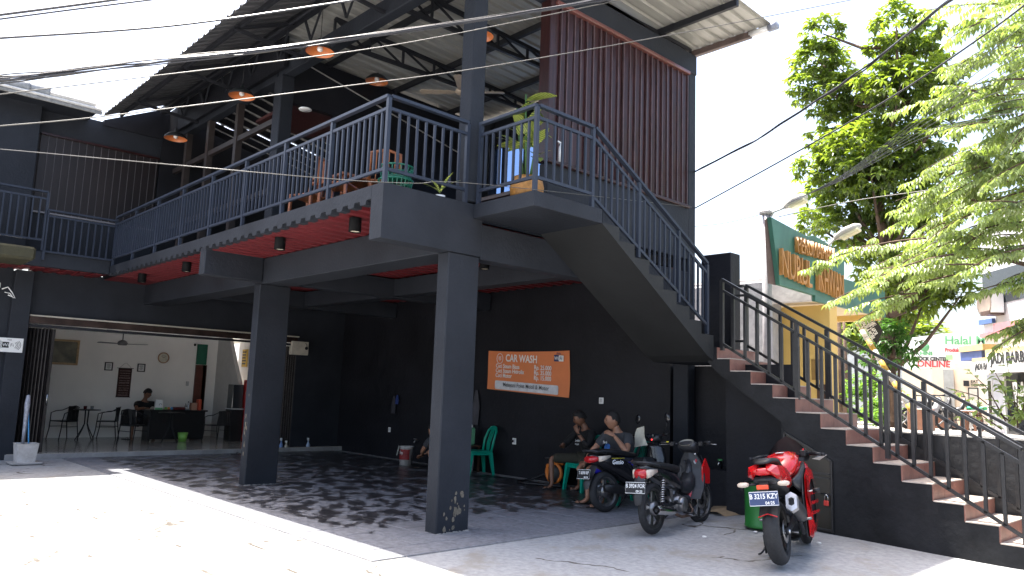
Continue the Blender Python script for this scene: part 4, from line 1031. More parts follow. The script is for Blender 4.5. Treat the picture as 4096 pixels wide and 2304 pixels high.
# ---------------------------------------------------------------- lamps
M_LAMPO = mat('grey_lamp_enamel',(0.03,.033,.035),rough=.4,obj=True); M_LAMPI = mat('orange_lamp_inside',(0.60,.19,.06),rough=.35,obj=True); M_BULB = mat('white_bulb',(0.8,.78,.74),rough=.2,obj=True)
def pendant(px, py, y, lab, ztop, rad=.21):
    p = at(px,py,y=y); l = thing('pendant_lamp', lab, 'lamp', p, 0, 'orange-lined pendant lamps under the roof')
    part(MB().lathe([(rad,-.02),(rad*.96,.02),(rad*.72,.075),(rad*.35,.115),(.035,.13),(.03,.19),(.01,.21)],28), 'shade', M_LAMPO, l, world=False, fix=False)
    part(MB().lathe([(.03,.12),(rad*.34,.108),(rad*.70,.068),(rad*.94,.016),(rad*.985,-.019)],28), 'shade_lining', M_LAMPI, l, world=False, fix=False)
    part(MB().ball((0,0,.03),.048), 'bulb', M_BULB, l, world=False); part(MB().tube([(0,0,.2),(0,0,ztop-p.z)],.005,5), 'cord', M_BLACK, l, world=False)
pendant(442,347,5.36,'leftmost pendant lamp, farthest along the balcony',7.5,.23)
pendant(608,240,5.36,'second pendant lamp from the left, before the window frames',7.5,.23)
pendant(805,128,5.36,'third pendant lamp from the left, highest in the picture',7.5,.22)
pendant(948,203,7.6,'small dim pendant lamp hanging inside the upper cafe',7.55,.22)
pendant(1207,88,6.6,'pendant lamp half hidden behind the tall column',7.6,.20)
M_CYL = mat('black_cylinder_lamp',(0.005,.005,.0055),rough=.6,spec=.1,obj=True); M_LENS = mat('lamp_lens',(0.8,.72,.55),rough=.2,obj=True)
for k,(px,py) in enumerate(((893,573),(704,620),(469,677),(357,705),(1217,710))):
    if k < 4: p = at(px,py,y=4.80); 
    else: p = at(px,py,y=7.6)
    l = thing('surface_downlight', ['black cylinder downlight under the balcony nearest the box beam','black cylinder downlight in the middle of the red balcony ceiling','black cylinder downlight left of the short cross beam','farthest black cylinder downlight at the left end of the red ceiling','black cylinder downlight in the bay right of the near column'][k], 'lamp', (p.x,p.y,3.62), 0, 'black cylinder downlights on the red ceiling')
    part(MB().lathe([(.075,0),(.075,-.17),(.066,-.17),(.066,-.155)],20), 'can', M_CYL, l, world=False, fix=False); part(MB().lathe([(.001,-.158),(.066,-.158)],20), 'lens', M_LENS, l, world=False, fix=False)
for (px,py,z,lab) in ((768,273,6.19,'round recessed light in the wooden ceiling at the upper left'),(1038,357,5.9,'small round recessed light deep inside the upper cafe')):
    p = at(px,py,z=z) if px < 800 else at(px,py,y=9.8)
    if px > 800: p.z = 6.0
    l = thing('recessed_light', lab, 'lamp', p); part(MB().lathe([(.001,0),(.09,0),(.11,-.015),(.10,-.03),(.001,-.02)],18), 'disc', M_PLASW, l, world=False)
# bare fluorescent tubes under the wash bay ceiling
fl = thing('tube_light', 'old white cables and tube holder hanging under the ceiling left of the near column', 'lamp', (-14,9.4,3.2))
part(MB().tube([at(733,762,y=8.6),at(752,765,y=8.6),at(775,768,y=8.6),at(800,770,y=8.6)],.012), 'tube', M_PLASW, fl); part(MB().tube([at(745,772,y=8.6),at(765,774,y=8.6),at(790,768,y=8.6)],.010), 'cable', M_PLASW, fl)
wc = thing('loose_cables', 'bunch of white loose cables with a socket on the upper part of the left pilaster', 'cable', (-17.2,3.0,3.2))
part(MB().tube([at(5,727,x=-17.1),at(20,722,x=-17.1),at(30,735,x=-17.05),at(38,750,x=-17.05),at(20,742,x=-17.05)],.012,6), 'cable', M_PLASW, wc); part(MB().tube([at(12,735,x=-17.1),at(25,738,x=-17.05),at(34,750,x=-17.05)],.01,6), 'cable', M_PLASW, wc); part(MB().bbox(-17.2,-17.12,2.66,2.78,3.22,3.32,b=.01), 'socket_box', M_PLASW, wc)

# ---------------------------------------------------------------- upstairs things
def upchair(x, y, a, lab):
    c = thing('wooden_chair', lab, 'chair', (x,y,3.83), a, 'orange-brown wooden chairs in the upper cafe')
    for sx in (-1,1):
        for sy in (-1,1): part(MB().bar((sx*.19,sy*.19,0),(sx*.18,sy*.18,.44),.035), 'leg', M_ORWOOD, c, world=False)
    part(MB().bbox(-.21,.21,-.21,.21,.43,.46,b=.01), 'seat', M_ORWOOD, c, world=False)
    part(MB().tube([(-.20,-.20,.44),(-.25,-.19,.80),(-.28,0,.84),(-.25,.19,.80),(-.20,.20,.44)],.022,8), 'back_frame', M_ORWOOD, c, world=False)
    for k in range(4):
        yk = -.12+k*.08; part(MB().bar((-.205,yk,.46),(-.27,yk,.82),.03,.015), 'back_slat', M_ORWOOD, c, world=False)
    return c
upchair(-9.0,5.15,.6,'wooden chair behind the long balcony railing, turned to the right'); upchair(-8.45,5.5,2.6,'wooden chair close behind the balcony railing next to another one')
upchair(-7.9,8.6,2.5,'wooden chair seen behind the landing railing right of the tall column')
upchair(-9.9,5.2,-1.2,'wooden chair half hidden by the middle of the long balcony railing')
tbx = thing('wooden_table', 'low wooden table behind the middle of the balcony railing', 'table', (-9.5,5.6,3.83)); part(MB().bbox(-.5,.4,-.35,.3,.66,.70,b=.01),'table_top',M_ORWOOD,tbx,world=False)
for sx in (-.42,.32):
    for sy in (-.28,.24): part(MB().bar((sx,sy,0),(sx,sy,.66),.05),'leg',M_ORWOOD,tbx,world=False)
tbx = thing('wooden_table', 'dark wooden table beside the plant right of the tall column', 'table', (-7.3,6.9,3.83)); part(MB().bbox(-.45,.35,-.35,.35,.30,.36,b=.01),'table_top',M_WOODD,tbx,world=False)
for sx in (-.38,.28):
    for sy in (-.28,.28): part(MB().bar((sx,sy,0),(sx,sy,.30),.05),'leg',M_WOODD,tbx,world=False)
# green baskets at the balcony corner
mgb = mat('green_basket_plastic',(0.01,.14,.09),rough=.4,obj=True)
for k,(x,y,z,lab) in enumerate(((-7.28,4.9,3.83,'green plastic basket on the floor at the balcony corner, lower of two'),(-7.28,4.9,3.99,'green plastic basket stacked on another at the balcony corner'))):
    g_ = thing('plastic_basket', lab, 'basket', (x,y,z), .2*k, 'green baskets at the balcony corner'); bm_ = MB(); r0, r1 = .17, .20
    part(MB().lathe([(.001,0),(r0,0),(r0,.03)],20), 'base', mgb, g_, world=False)
    bm_.tube([(r1*cos(a),r1*sin(a),.15) for a in [i*pi/10 for i in range(20)]],.012,5,closed=True); bm_.tube([(r0*1.06*cos(a),r0*1.06*sin(a),.085) for a in [i*pi/10 for i in range(20)]],.008,5,closed=True)
    for i in range(24):
        a = i*2*pi/24; bm_.bar((r0*cos(a),r0*sin(a),.02),(r1*cos(a),r1*sin(a),.15),.012,.006)
    part(bm_, 'rim_and_ribs', mgb, g_, world=False, kind='stuff')
# potted plant: dieffenbachia
M_LEAFV = bpy.data.materials.new('variegated_leaf'); M_LEAFV.use_nodes = True
_n = M_LEAFV.node_tree.nodes; _l = M_LEAFV.node_tree.links; _b = _n['Principled BSDF']
_tc = _n.new('ShaderNodeUVMap'); _w = _n.new('ShaderNodeTexWave'); _w.inputs['Scale'].default_value = 5; _w.inputs['Distortion'].default_value = 3; _r = _n.new('ShaderNodeValToRGB')
_r.color_ramp.elements[0].color = (.03,.10,.02,1); _r.color_ramp.elements[1].color = (.42,.45,.10,1); _g = _n.new('ShaderNodeNewGeometry'); _w.inputs['Scale'].default_value = 14
_l.new(_g.outputs['Position'], _w.inputs['Vector']); _l.new(_w.outputs['Fac'], _r.inputs[0]); _l.new(_r.outputs[0], _b.inputs['Base Color']); _b.inputs['Roughness'].default_value = .4
def leaf_mesh(L, W, droop=.25, n=7, fold=.12):
    m_ = MB(); L_ = []; C_ = []; R2 = []
    for i in range(n):
        t = i/(n-1); w_ = W*sin(pi*min(1,t*.96+.04))**.8*.5; x = L*t; z = -droop*L*t*t
        L_.append((x,w_,z+fold*w_)); C_.append((x,0,z)); R2.append((x,-w_,z+fold*w_))
    vs = L_+C_+R2; fs = []
    for i in range(n-1): fs += [(i,i+1,n+i+1,n+i),(n+i,n+i+1,2*n+i+1,2*n+i)]
    m_.add(vs, fs, smooth=True); return m_
ppz = 3.82
pp = thing('potted_plant', 'variegated leafy plant in a round orange-brown pot on the stair landing', 'plant', (-6.35,6.12,3.82))
part(MB().lathe([(.001,0),(.13,0),(.19,.08),(.205,.18),(.185,.27),(.165,.30),(.15,.29),(.001,.27)],24), 'pot', mat('mottled_orange_pot',(0.42,.20,.05),rough=.45,var=.3,obj=True,scale=22,bump=.2,bscale=60), pp, world=False)
part(MB().lathe([(.001,.24),(.16,.24)],18), 'soil', mat('soil',(0.03,.02,.012),rough=.9,obj=True), pp, world=False, fix=False)
rnd = random.Random(5)
for k in range(5):
    a = k*1.3; h_ = .55+.12*k; dx, dy = .10*cos(a), .10*sin(a)
    part(MB().tube([(dx*.4,dy*.4,.25),(dx,dy,.25+h_*.5),(dx*1.5,dy*1.5,.25+h_)],[.016,.013,.009],6), 'stem', mat('green_stem',(0.05,.13,.03),rough=.5,obj=True), pp, world=False)
lm_ = leaf_mesh(.30,.13,.3).mesh('leaf', M_LEAFV)
for k in range(26):
    a = rnd.uniform(0,2*pi); s_ = k % 5; h_ = .25+(.55+.12*s_)*rnd.uniform(.45,1.0); ax = s_*1.3; dx, dy = .13*cos(ax)*h_, .13*sin(ax)*h_
    piece('leaf', lm_, pp, (dx,dy,h_), world=False, rot=(rnd.uniform(-.4,.4), rnd.uniform(-1.1,.2), a), scale=(rnd.uniform(.8,1.25),)*3)
sp2 = thing('small_plant', 'small white pot with thin leaves at the foot of the tall column upstairs', 'plant', (-6.99,5.33,3.78)); part(MB().lathe([(.001,0),(.05,0),(.065,.07),(.058,.07),(.001,.05)],16),'pot',M_PLASW,sp2,world=False)
lm2 = leaf_mesh(.28,.035,.5).mesh('leaf', M_LEAFV)
for k in range(6): piece('leaf', lm2, sp2, (0,0,.1), world=False, rot=(0,-1.2+.1*k,k*1.05))
sb = thing('hand_pump_bottle', 'white pump bottle standing on the ledge in front of the slatted screen', 'bottle', (-6.85,7.15,4.69)); part(MB().lathe([(.001,0),(.04,0),(.04,.20),(.015,.24),(.012,.28)],12),'bottle_body',M_PLASW,sb,world=False); part(MB().bar((-.0,0,.28),(.0,-.06,.29),.02),'pump',M_PLASW,sb,world=False)
sb.location = (-6.92,7.28,4.69)
# neighbouring tiled roof at the far left, resting on the left room
TR = thing('tile_roof', 'old grey tiled roof edge with white mortar at the upper left', 'roof', (-17.5,2.4,7.2))
tm = mat('weathered_roof_tile',(0.24,.25,.26),rough=.8,var=.3,scale=8); mm = mat('white_mortar',(0.62,.60,.56),rough=.9,var=.15,scale=8)
part(MB().bbox(-17.9,-16.64,-3,4.0,6.92,6.95,b=.01), 'soffit_board', M_CHAR, TR); part(MB().bbox(-16.66,-16.62,-3,4.05,6.86,6.93,b=.008), 'fascia_board', M_SKIRT, TR)
td = MB().lathe([(.085,0),(.085,.30),(.10,.30),(.10,.36),(.001,.36)],12,Matrix.Rotation(-pi/2,4,'X')).mesh('ridge_tile', tm)
for k in range(11): piece('ridge_tile', td, TR, (-16.69, 3.05-k*.34-.3, 7.07))
part(MB().bbox(-16.9,-16.60,-2,4.05,6.935,6.99,b=.02), 'mortar_bed', mm, TR)
part(MB().bbox(-16.75,-16.60,3.05,3.95,6.99,7.10,b=.05), 'mortar_lump', mm, TR)
tsl = MB().add([(0,0,0),(0,.30,0),(-.34,.30,.14),(-.34,0,.14),(0,0,.03),(0,.30,.03),(-.34,.30,.17),(-.34,0,.17)],[(0,3,2,1),(4,5,6,7),(0,1,5,4),(1,2,6,5),(2,3,7,6),(3,0,4,7)]).mesh('roof_tile', tm)
for i in range(6):
    for j in range(18): piece('roof_tile', tsl, TR, (-17.1-i*.30, -2.2+j*.31, 6.97+i*.13))
# ---------------------------------------------------------------- motorcycles
def ring(x, w, z, h, n=12, p=2.6, y=0.0, tilt=0.0):
    r = []
    for i in range(n):
        a = 2*pi*i/n+pi/n; c, s = cos(a), sin(a)
        yy = w*abs(c)**(2/p)*(1 if c > 0 else -1); zz = h*abs(s)**(2/p)*(1 if s > 0 else -1)
        r.append((x+tilt*zz, y+yy, z+zz))
    return r
AXY = Matrix.Rotation(pi/2, 4, 'X')     # lathe axis z -> y
def wheel(parent, x, R, w, mrim, spokes=5, disc=None, steer=0, sw=.03, twin=True):
    """tyre, rim and spokes of one wheel; the axle lies along y"""
    M = T(x, 0, R) @ rotz(steer) @ AXY
    h = w/2
    rr = R-w*.85 if w < .11 else R-w*.72
    prof = []
    for i in range(13):
        a = -pi*.5+pi*i/12*1.0
        prof.append((rr+.012+(R-rr-.012)*cos(a)**.75 if cos(a) > 0 else rr+.012, h*sin(a)))
    t = part(MB().lathe(prof+[(rr+.006, h*.75), (rr+.006, -h*.75), prof[0]], 40, M), 'wheel', M_RUBBER, parent, world=False)
    t.name = 'wheel'
    part(MB().lathe([(rr+.010,-h*.85),(rr-.006,-h*.8),(rr-.018,-h*.55),(rr-.022,0),(rr-.018,h*.55),(rr-.006,h*.8),(rr+.010,h*.85)], 40, M), 'rim', mrim, t, world=False)
    s = MB(); s.lathe([(.001,-h*.8),(.04,-h*.8),(.045,-h*.4),(.045,h*.4),(.04,h*.8),(.001,h*.8)], 16, M)
    for k in range(spokes):
        a = 2*pi*k/spokes+.3
        for d in ((-.10, .10) if twin else (0,)):
            p0 = M @ Vector((.035*cos(a+d*3), .035*sin(a+d*3), 0)); p1 = M @ Vector(((rr-.012)*cos(a+d), (rr-.012)*sin(a+d), 0))
            s.bar(p0, p1, sw, sw*.7, up=(M.to_3x3() @ Vector((0,0,1))))
    part(s, 'spokes', mrim, t, world=False)
    if disc: part(MB().lathe([(disc*.5,disc*0+h*.9*disc/abs(disc)),(abs(disc),h*.9*disc/abs(disc)),(abs(disc),(h*.9+.005)*disc/abs(disc)),(abs(disc)*.5,(h*.9+.005)*disc/abs(disc))][0:0] or [(abs(disc)*.55,-h-.006),(abs(disc),-h-.006),(abs(disc),-h-.001),(abs(disc)*.55,-h-.001)], 26, M @ Matrix.Rotation(pi,4,'X')), 'brake_disc', M_ALU, t, world=False)
    return t
def spring(parent, a, b, r=.03, n=9, name='shock_absorber'):
    a = Vector(a); b = Vector(b); d = (b-a).normalized(); u = Vector((0,1,0)); x = u.cross(d).normalized(); y = d.cross(x)
    pts = [a+(b-a)*(i/(n*10))+(x*cos(i*2*pi/10)+y*sin(i*2*pi/10))*r for i in range(n*10+1)]
    m_ = MB().tube(pts, .007, 5); o = part(m_, name, M_CHROME, parent, world=False)
    part(MB().tube([a-(d*.05), b+d*.03], .012), 'rod', M_STEEL, o, world=False); return o
def plate(parent, M, w, h, txt, sub, mplate, tsz):
    pm = MB().bbox(-w/2,w/2,-h/2,h/2,0,.004,b=.003); o = MB().add(pm.v, pm.f, M)
    pl_ = part(o, 'number_plate', mplate, parent, world=False)
    bd = MB()
    for a,b_,c,d in ((-w/2,w/2,h/2-.005,h/2),(-w/2,w/2,-h/2,-h/2+.005),(-w/2,-w/2+.005,-h/2,h/2),(w/2-.005,w/2,-h/2,h/2)): bx(bd,a+.002,b_-.002,c-.002 if c>0 else c+.002,d-.002 if d>0 else d+.002,.0042,.0052)
    oo = MB().add(bd.v, bd.f, M); part(oo, 'border', M_LETTER_W, pl_, world=False, kind='stuff')
    lettering(txt, tsz, M @ T(0,.0,.0055), M_LETTER_W, pl_, align='CENTER', ext=.0008, off=.0012, sx=.80)
    lettering(sub, tsz*.62, M @ T(w*.20,-h*.40,.0055), M_LETTER_W, pl_, align='CENTER', ext=.0008, off=.0008, sx=.95)
    return pl_
M_PBLACK = mat('glossy_black_paint', (0.012,0.012,0.014), rough=.22, var=.2, obj=True, coat=.4)
M_SATIN = mat('satin_black_panel', (0.022,0.023,0.026), rough=.45, var=.25, obj=True, scale=14)
M_MRED = mat('glossy_red_paint', (0.52,0.008,0.010), rough=.18, var=.05, obj=True, coat=.6)
M_TAILR = mat('red_lamp_lens', (0.50,0.015,0.02), rough=.12, var=.1, obj=True, coat=.5)
M_AMBER = mat('clear_indicator_lens', (0.62,.52,.42), rough=.12, var=.15, obj=True, coat=.5)
M_NAVY = mat('navy_number_plate', (0.03,0.05,0.13), rough=.4, obj=True)

def underbone():
    b = thing('motorcycle', 'black underbone motorcycle with a red front mudguard, plate B 3924 FOR', 'motorcycle')
    R = .295; xr, xf = -.62, .64
    wheel(b, xr, R, .085, mat('scuffed_dark_rim',(0.09,.09,.09),rough=.35,metal=.7,obj=True,var=.4,scale=18), 6)
    wheel(b, xf, R-.005, .07, MATS['scuffed_dark_rim'], 6, disc=.11, steer=-.12)
    # polished rim lips
    for x, s in ((xr,0),(xf,-.12)):
        part(MB().tube([T(x,0,R) @ rotz(s) @ Vector((.222*cos(a),-.030,.222*sin(a))) for a in [i*pi/16 for i in range(32)]],.005,5,closed=True), 'rim_lip', M_ALU, b, world=False)
    part(MB().lathe([(.001,-.07),(.065,-.07),(.08,-.04),(.08,.04),(.001,.04)],20,T(xr,-.01,R) @ AXY), 'brake_drum', M_ALU, b, world=False)
    for s in (-1,1):
        part(MB().bar((xr,s*.085,R),(-.12,s*.075,.33),.025,.045), 'swing_arm', M_STEEL, b, world=False)
        spring(b, (xr+.03,s*.12,.36), (xr+.09,s*.115,.62), .028, 10)
    # engine
    e = MB(); e.loft([ring(-.12,.08,.30,.09),ring(0,.11,.30,.11),ring(.12,.10,.29,.09)]); e.lathe([(.001,-.13),(.085,-.13),(.095,-.10),(.095,.10),(.085,.13),(.001,.13)],20,T(-.02,0,.29) @ AXY)
    eng = part(e, 'engine', M_ALU, b, world=False)
    for k in range(6): part(MB().loft([ring(.12+k*.025,.07,.33,.065),ring(.13+k*.025,.07,.33,.065)]), 'cooling_fin', M_STEEL, eng, world=False)
    part(MB().tube([(.25,-.03,.30),(.28,-.08,.20),(.15,-.12,.15),(-.15,-.14,.16),(-.35,-.15,.22)],.018,8), 'exhaust_header', mat('rusty_pipe',(0.12,.08,.06),rough=.5,metal=.6,obj=True,var=.4,scale=20), b, world=False)
    mf = part(MB().lathe([(.045,-.0),(.052,.02),(.052,.40),(.03,.47),(.001,.47)],18,T(-.80,-.155,.30) @ Matrix.Rotation(radians(97),4,'Y')), 'muffler', M_CHROME, b, world=False)
    part(MB().lathe([(.036,-.012),(.036,.02),(.001,.021)],18,T(-.80,-.155,.30) @ Matrix.Rotation(radians(97),4,'Y')), 'muffler_tip', M_BLACK, mf, world=False)
    part(MB().tube([(-.05,-.12,.20),(-.02,-.24,.19)],.012), 'foot_peg', M_BLACK, b, world=False); part(MB().tube([(-.28,-.10,.34),(-.30,-.22,.33)],.014), 'foot_peg', M_BLACK, b, world=False)
    part(MB().bar((-.3,-.11,.34),(-.35,-.12,.50),.03,.012), 'peg_bracket', M_ALU, b, world=False)
    part(MB().tube([(-.02,-.13,.19),(.1,-.17,.15),(.16,-.2,.16)],.009), 'brake_pedal', M_ALU, b, world=False)
    # bodywork
    part(MB().loft([ring(-.86,.05,.775,.02),ring(-.80,.085,.76,.045),ring(-.60,.115,.72,.075),ring(-.40,.125,.66,.10),ring(-.18,.115,.60,.11),ring(-.02,.09,.55,.09),ring(.10,.07,.50,.08)]), 'tail_cover', M_PBLACK, b, world=False)
    part(MB().loft([ring(-.02,.085,.56,.06),ring(.12,.07,.47,.07),ring(.28,.08,.48,.10),ring(.36,.10,.55,.12)]), 'frame_cover', M_SATIN, b, world=False)
    part(MB().loft([ring(-.80,.07,.805,.012),ring(-.70,.105,.80,.035),ring(-.45,.125,.775,.05),ring(-.25,.125,.745,.05),ring(-.05,.10,.725,.045),ring(.05,.05,.70,.03)]), 'seat', M_BLACK, b, world=False)
    part(MB().tube([(-.62,.13,.78),(-.84,.115,.83),(-.89,0,.84),(-.84,-.115,.83),(-.62,-.13,.78)],.013,8), 'grab_rail', M_SATIN, b, world=False)
    # leg shield: broad upright panel that narrows
    part(MB().loft([ring(.44,.085,.92,.03,tilt=.2),ring(.42,.12,.86,.06),ring(.40,.15,.75,.08),ring(.38,.16,.62,.08),ring(.34,.14,.48,.07),ring(.30,.11,.36,.05)][0:1]+[[(x+.05*abs(y)/.16-(.03 if t else 0),y,z) for (y,t) in ((-w,0),(-w*.6,0),(0,0),(w*.6,0),(w,0),(w,1),(w*.6,1),(0,1),(-w*.6,1),(-w,1),(-w,1),(-w,0))] for x,w,z in ((.46,.07,.90),(.45,.12,.82),(.44,.17,.70),(.41,.19,.58),(.37,.19,.45),(.31,.17,.33))], smooth=False), 'leg_shield', M_SATIN, b, world=False)
    part(MB().loft([ring(.44,.045,.52,.20),ring(.40,.05,.60,.22),ring(.34,.04,.52,.14)]), 'steering_cover', M_SATIN, b, world=False)
    # handlebar cowl
    part(MB().loft([ring(.34,.10,.99,.025,tilt=.3),ring(.38,.13,.985,.06),ring(.46,.13,.965,.085),ring(.54,.09,.93,.07),ring(.58,.05,.90,.04)]), 'handlebar_cowl', M_SATIN, b, world=False)
    part(MB().lathe([(.001,.0),(.085,0),(.10,.012),(.10,.02)],22,T(.385,0,1.015) @ Matrix.Rotation(radians(-28),4,'Y') @ Matrix.Diagonal((.8,1.0,1,1))), 'speedometer', mat('dusty_gauge_glass',(0.25,.24,.20),rough=.3,obj=True,var=.3), b, world=False)
    for s in (-1,1):
        part(MB().tube([(.42,s*.12,1.0),(.40,s*.20,1.02),(.35,s*.33,1.03)],.012), 'handlebar', M_STEEL, b, world=False)
        part(MB().tube([(.37,s*.24,1.025),(.345,s*.345,1.03)],.018), 'grip', M_BLACK, b, world=False)
        part(MB().bbox(.35,.42,s*.20-.03,s*.20+.03,.98,1.04,b=.01), 'switch_box', M_BLACK, b, world=False)
        part(MB().tube([(.44,s*.20,1.0),(.43,s*.30,1.005),(.40,s*.40,1.0)],.006), 'brake_lever', M_ALU, b, world=False)
        part(MB().tube([(.43,s*.07,.80),(.60,s*.085,.50),(xf-.01,s*.09,R)],.017), 'fork_leg', M_ALU if s<0 else M_STEEL, b, world=False)
    part(MB().bbox(.345,.365,.24,.27,1.03,1.045,b=.003), 'yellow_button', mat('yellow_plastic',(0.6,.5,.02),rough=.4), b, world=False)
    # red front mudguard
    rr = []
    for i in range(9):
        a = radians(10+i*15); c_, s_ = cos(a), sin(a)
        rr.append([(xf-c_*(R+.03),-.062,R+s_*(R+.03)-.04),(xf-c_*(R+.045),-.05,R+s_*(R+.045)),(xf-c_*(R+.055),0,R+s_*(R+.055)),(xf-c_*(R+.045),.05,R+s_*(R+.045)),(xf-c_*(R+.03),.062,R+s_*(R+.03)-.04)])
    part(MB().loft(rr, cap=False, closed=False), 'front_mudguard', M_MRED, b, world=False, fix=False)
    part(MB().prism([(-.10,0),(.10,-.02),(.12,.16),(.02,.30),(-.08,.20)],-.18,-.16,M=T(.52,0,.52)), 'side_cowl', M_MRED, b, world=False); part(MB().prism([(-.10,0),(.10,-.02),(.12,.16),(.02,.30),(-.08,.20)],.12,.14,M=T(.52,0,.52)), 'side_cowl', M_SATIN, b, world=False, label='black side cowl')
    # rear mudguard, tail lamp, plate
    rm = part(MB().loft([[(-.84,-.06,.72),(-.87,0,.73),(-.84,.06,.72)],[(-.90,-.065,.60),(-.94,0,.61),(-.90,.065,.60)],[(-.95,-.06,.45),(-1.0,0,.45),(-.95,.06,.45)],[(-.95,-.045,.37),(-.99,0,.35),(-.95,.045,.37)]], cap=False, closed=False), 'rear_mudguard', M_SATIN, b, world=False, fix=False)
    part(MB().loft([ring(-.895,.055,.695,.045),ring(-.86,.085,.70,.06),ring(-.80,.09,.71,.055)]), 'tail_lamp', M_TAILR, b, world=False)
    for s in (-1,1): part(MB().loft([ring(-.86,.012,.70,.05,y=s*.088),ring(-.80,.022,.71,.045,y=s*.10),ring(-.66,.01,.73,.02,y=s*.115)]), 'rear_indicator', M_AMBER, b, world=False)
    Mp = frame((-.985,0,.555),(0,-1,0),(.18,0,.98)) 
    plate(b, Mp, .26, .13, 'B 3924 FOR', '09-23', M_LETTER_K, .062)
    part(MB().tube([(-.05,.10,.16),(-.15,.22,.02)],.012), 'side_stand', M_STEEL, b, world=False)
    part(MB().tube([(-.2,0,.3),(-.62,.09,.30),(-.62,.09,.26),(-.2,.08,.25)],.012), 'chain_cover', M_STEEL, b, world=False)
    part(MB().tube([(.58,-.09,.86),(.66,-.12,.70),(.66,-.11,.45)],.006,5), 'brake_hose', M_BLACK, b, world=False)
    part(MB().prism([(-.02,-.02),(.02,-.02),(.02,.02),(-.02,.02)],-.12,-.115,M=T(.385,0,.80)), 'sticker', M_LETTER_R, b, world=False)
    part(MB().lathe([(.001,0),(.016,0),(.016,.01),(.001,.01)],12,T(.405,-.10,.88) @ Matrix.Rotation(-pi/2,4,'Y')), 'key_lock', M_CHROME, b, world=False)
    return b
ub = underbone(); ub.location = (-5.66, 8.23, .012)
hd_ = atan2(8.95-7.59, -5.78+5.59)
ub.rotation_euler = (radians(-4), 0, hd_)

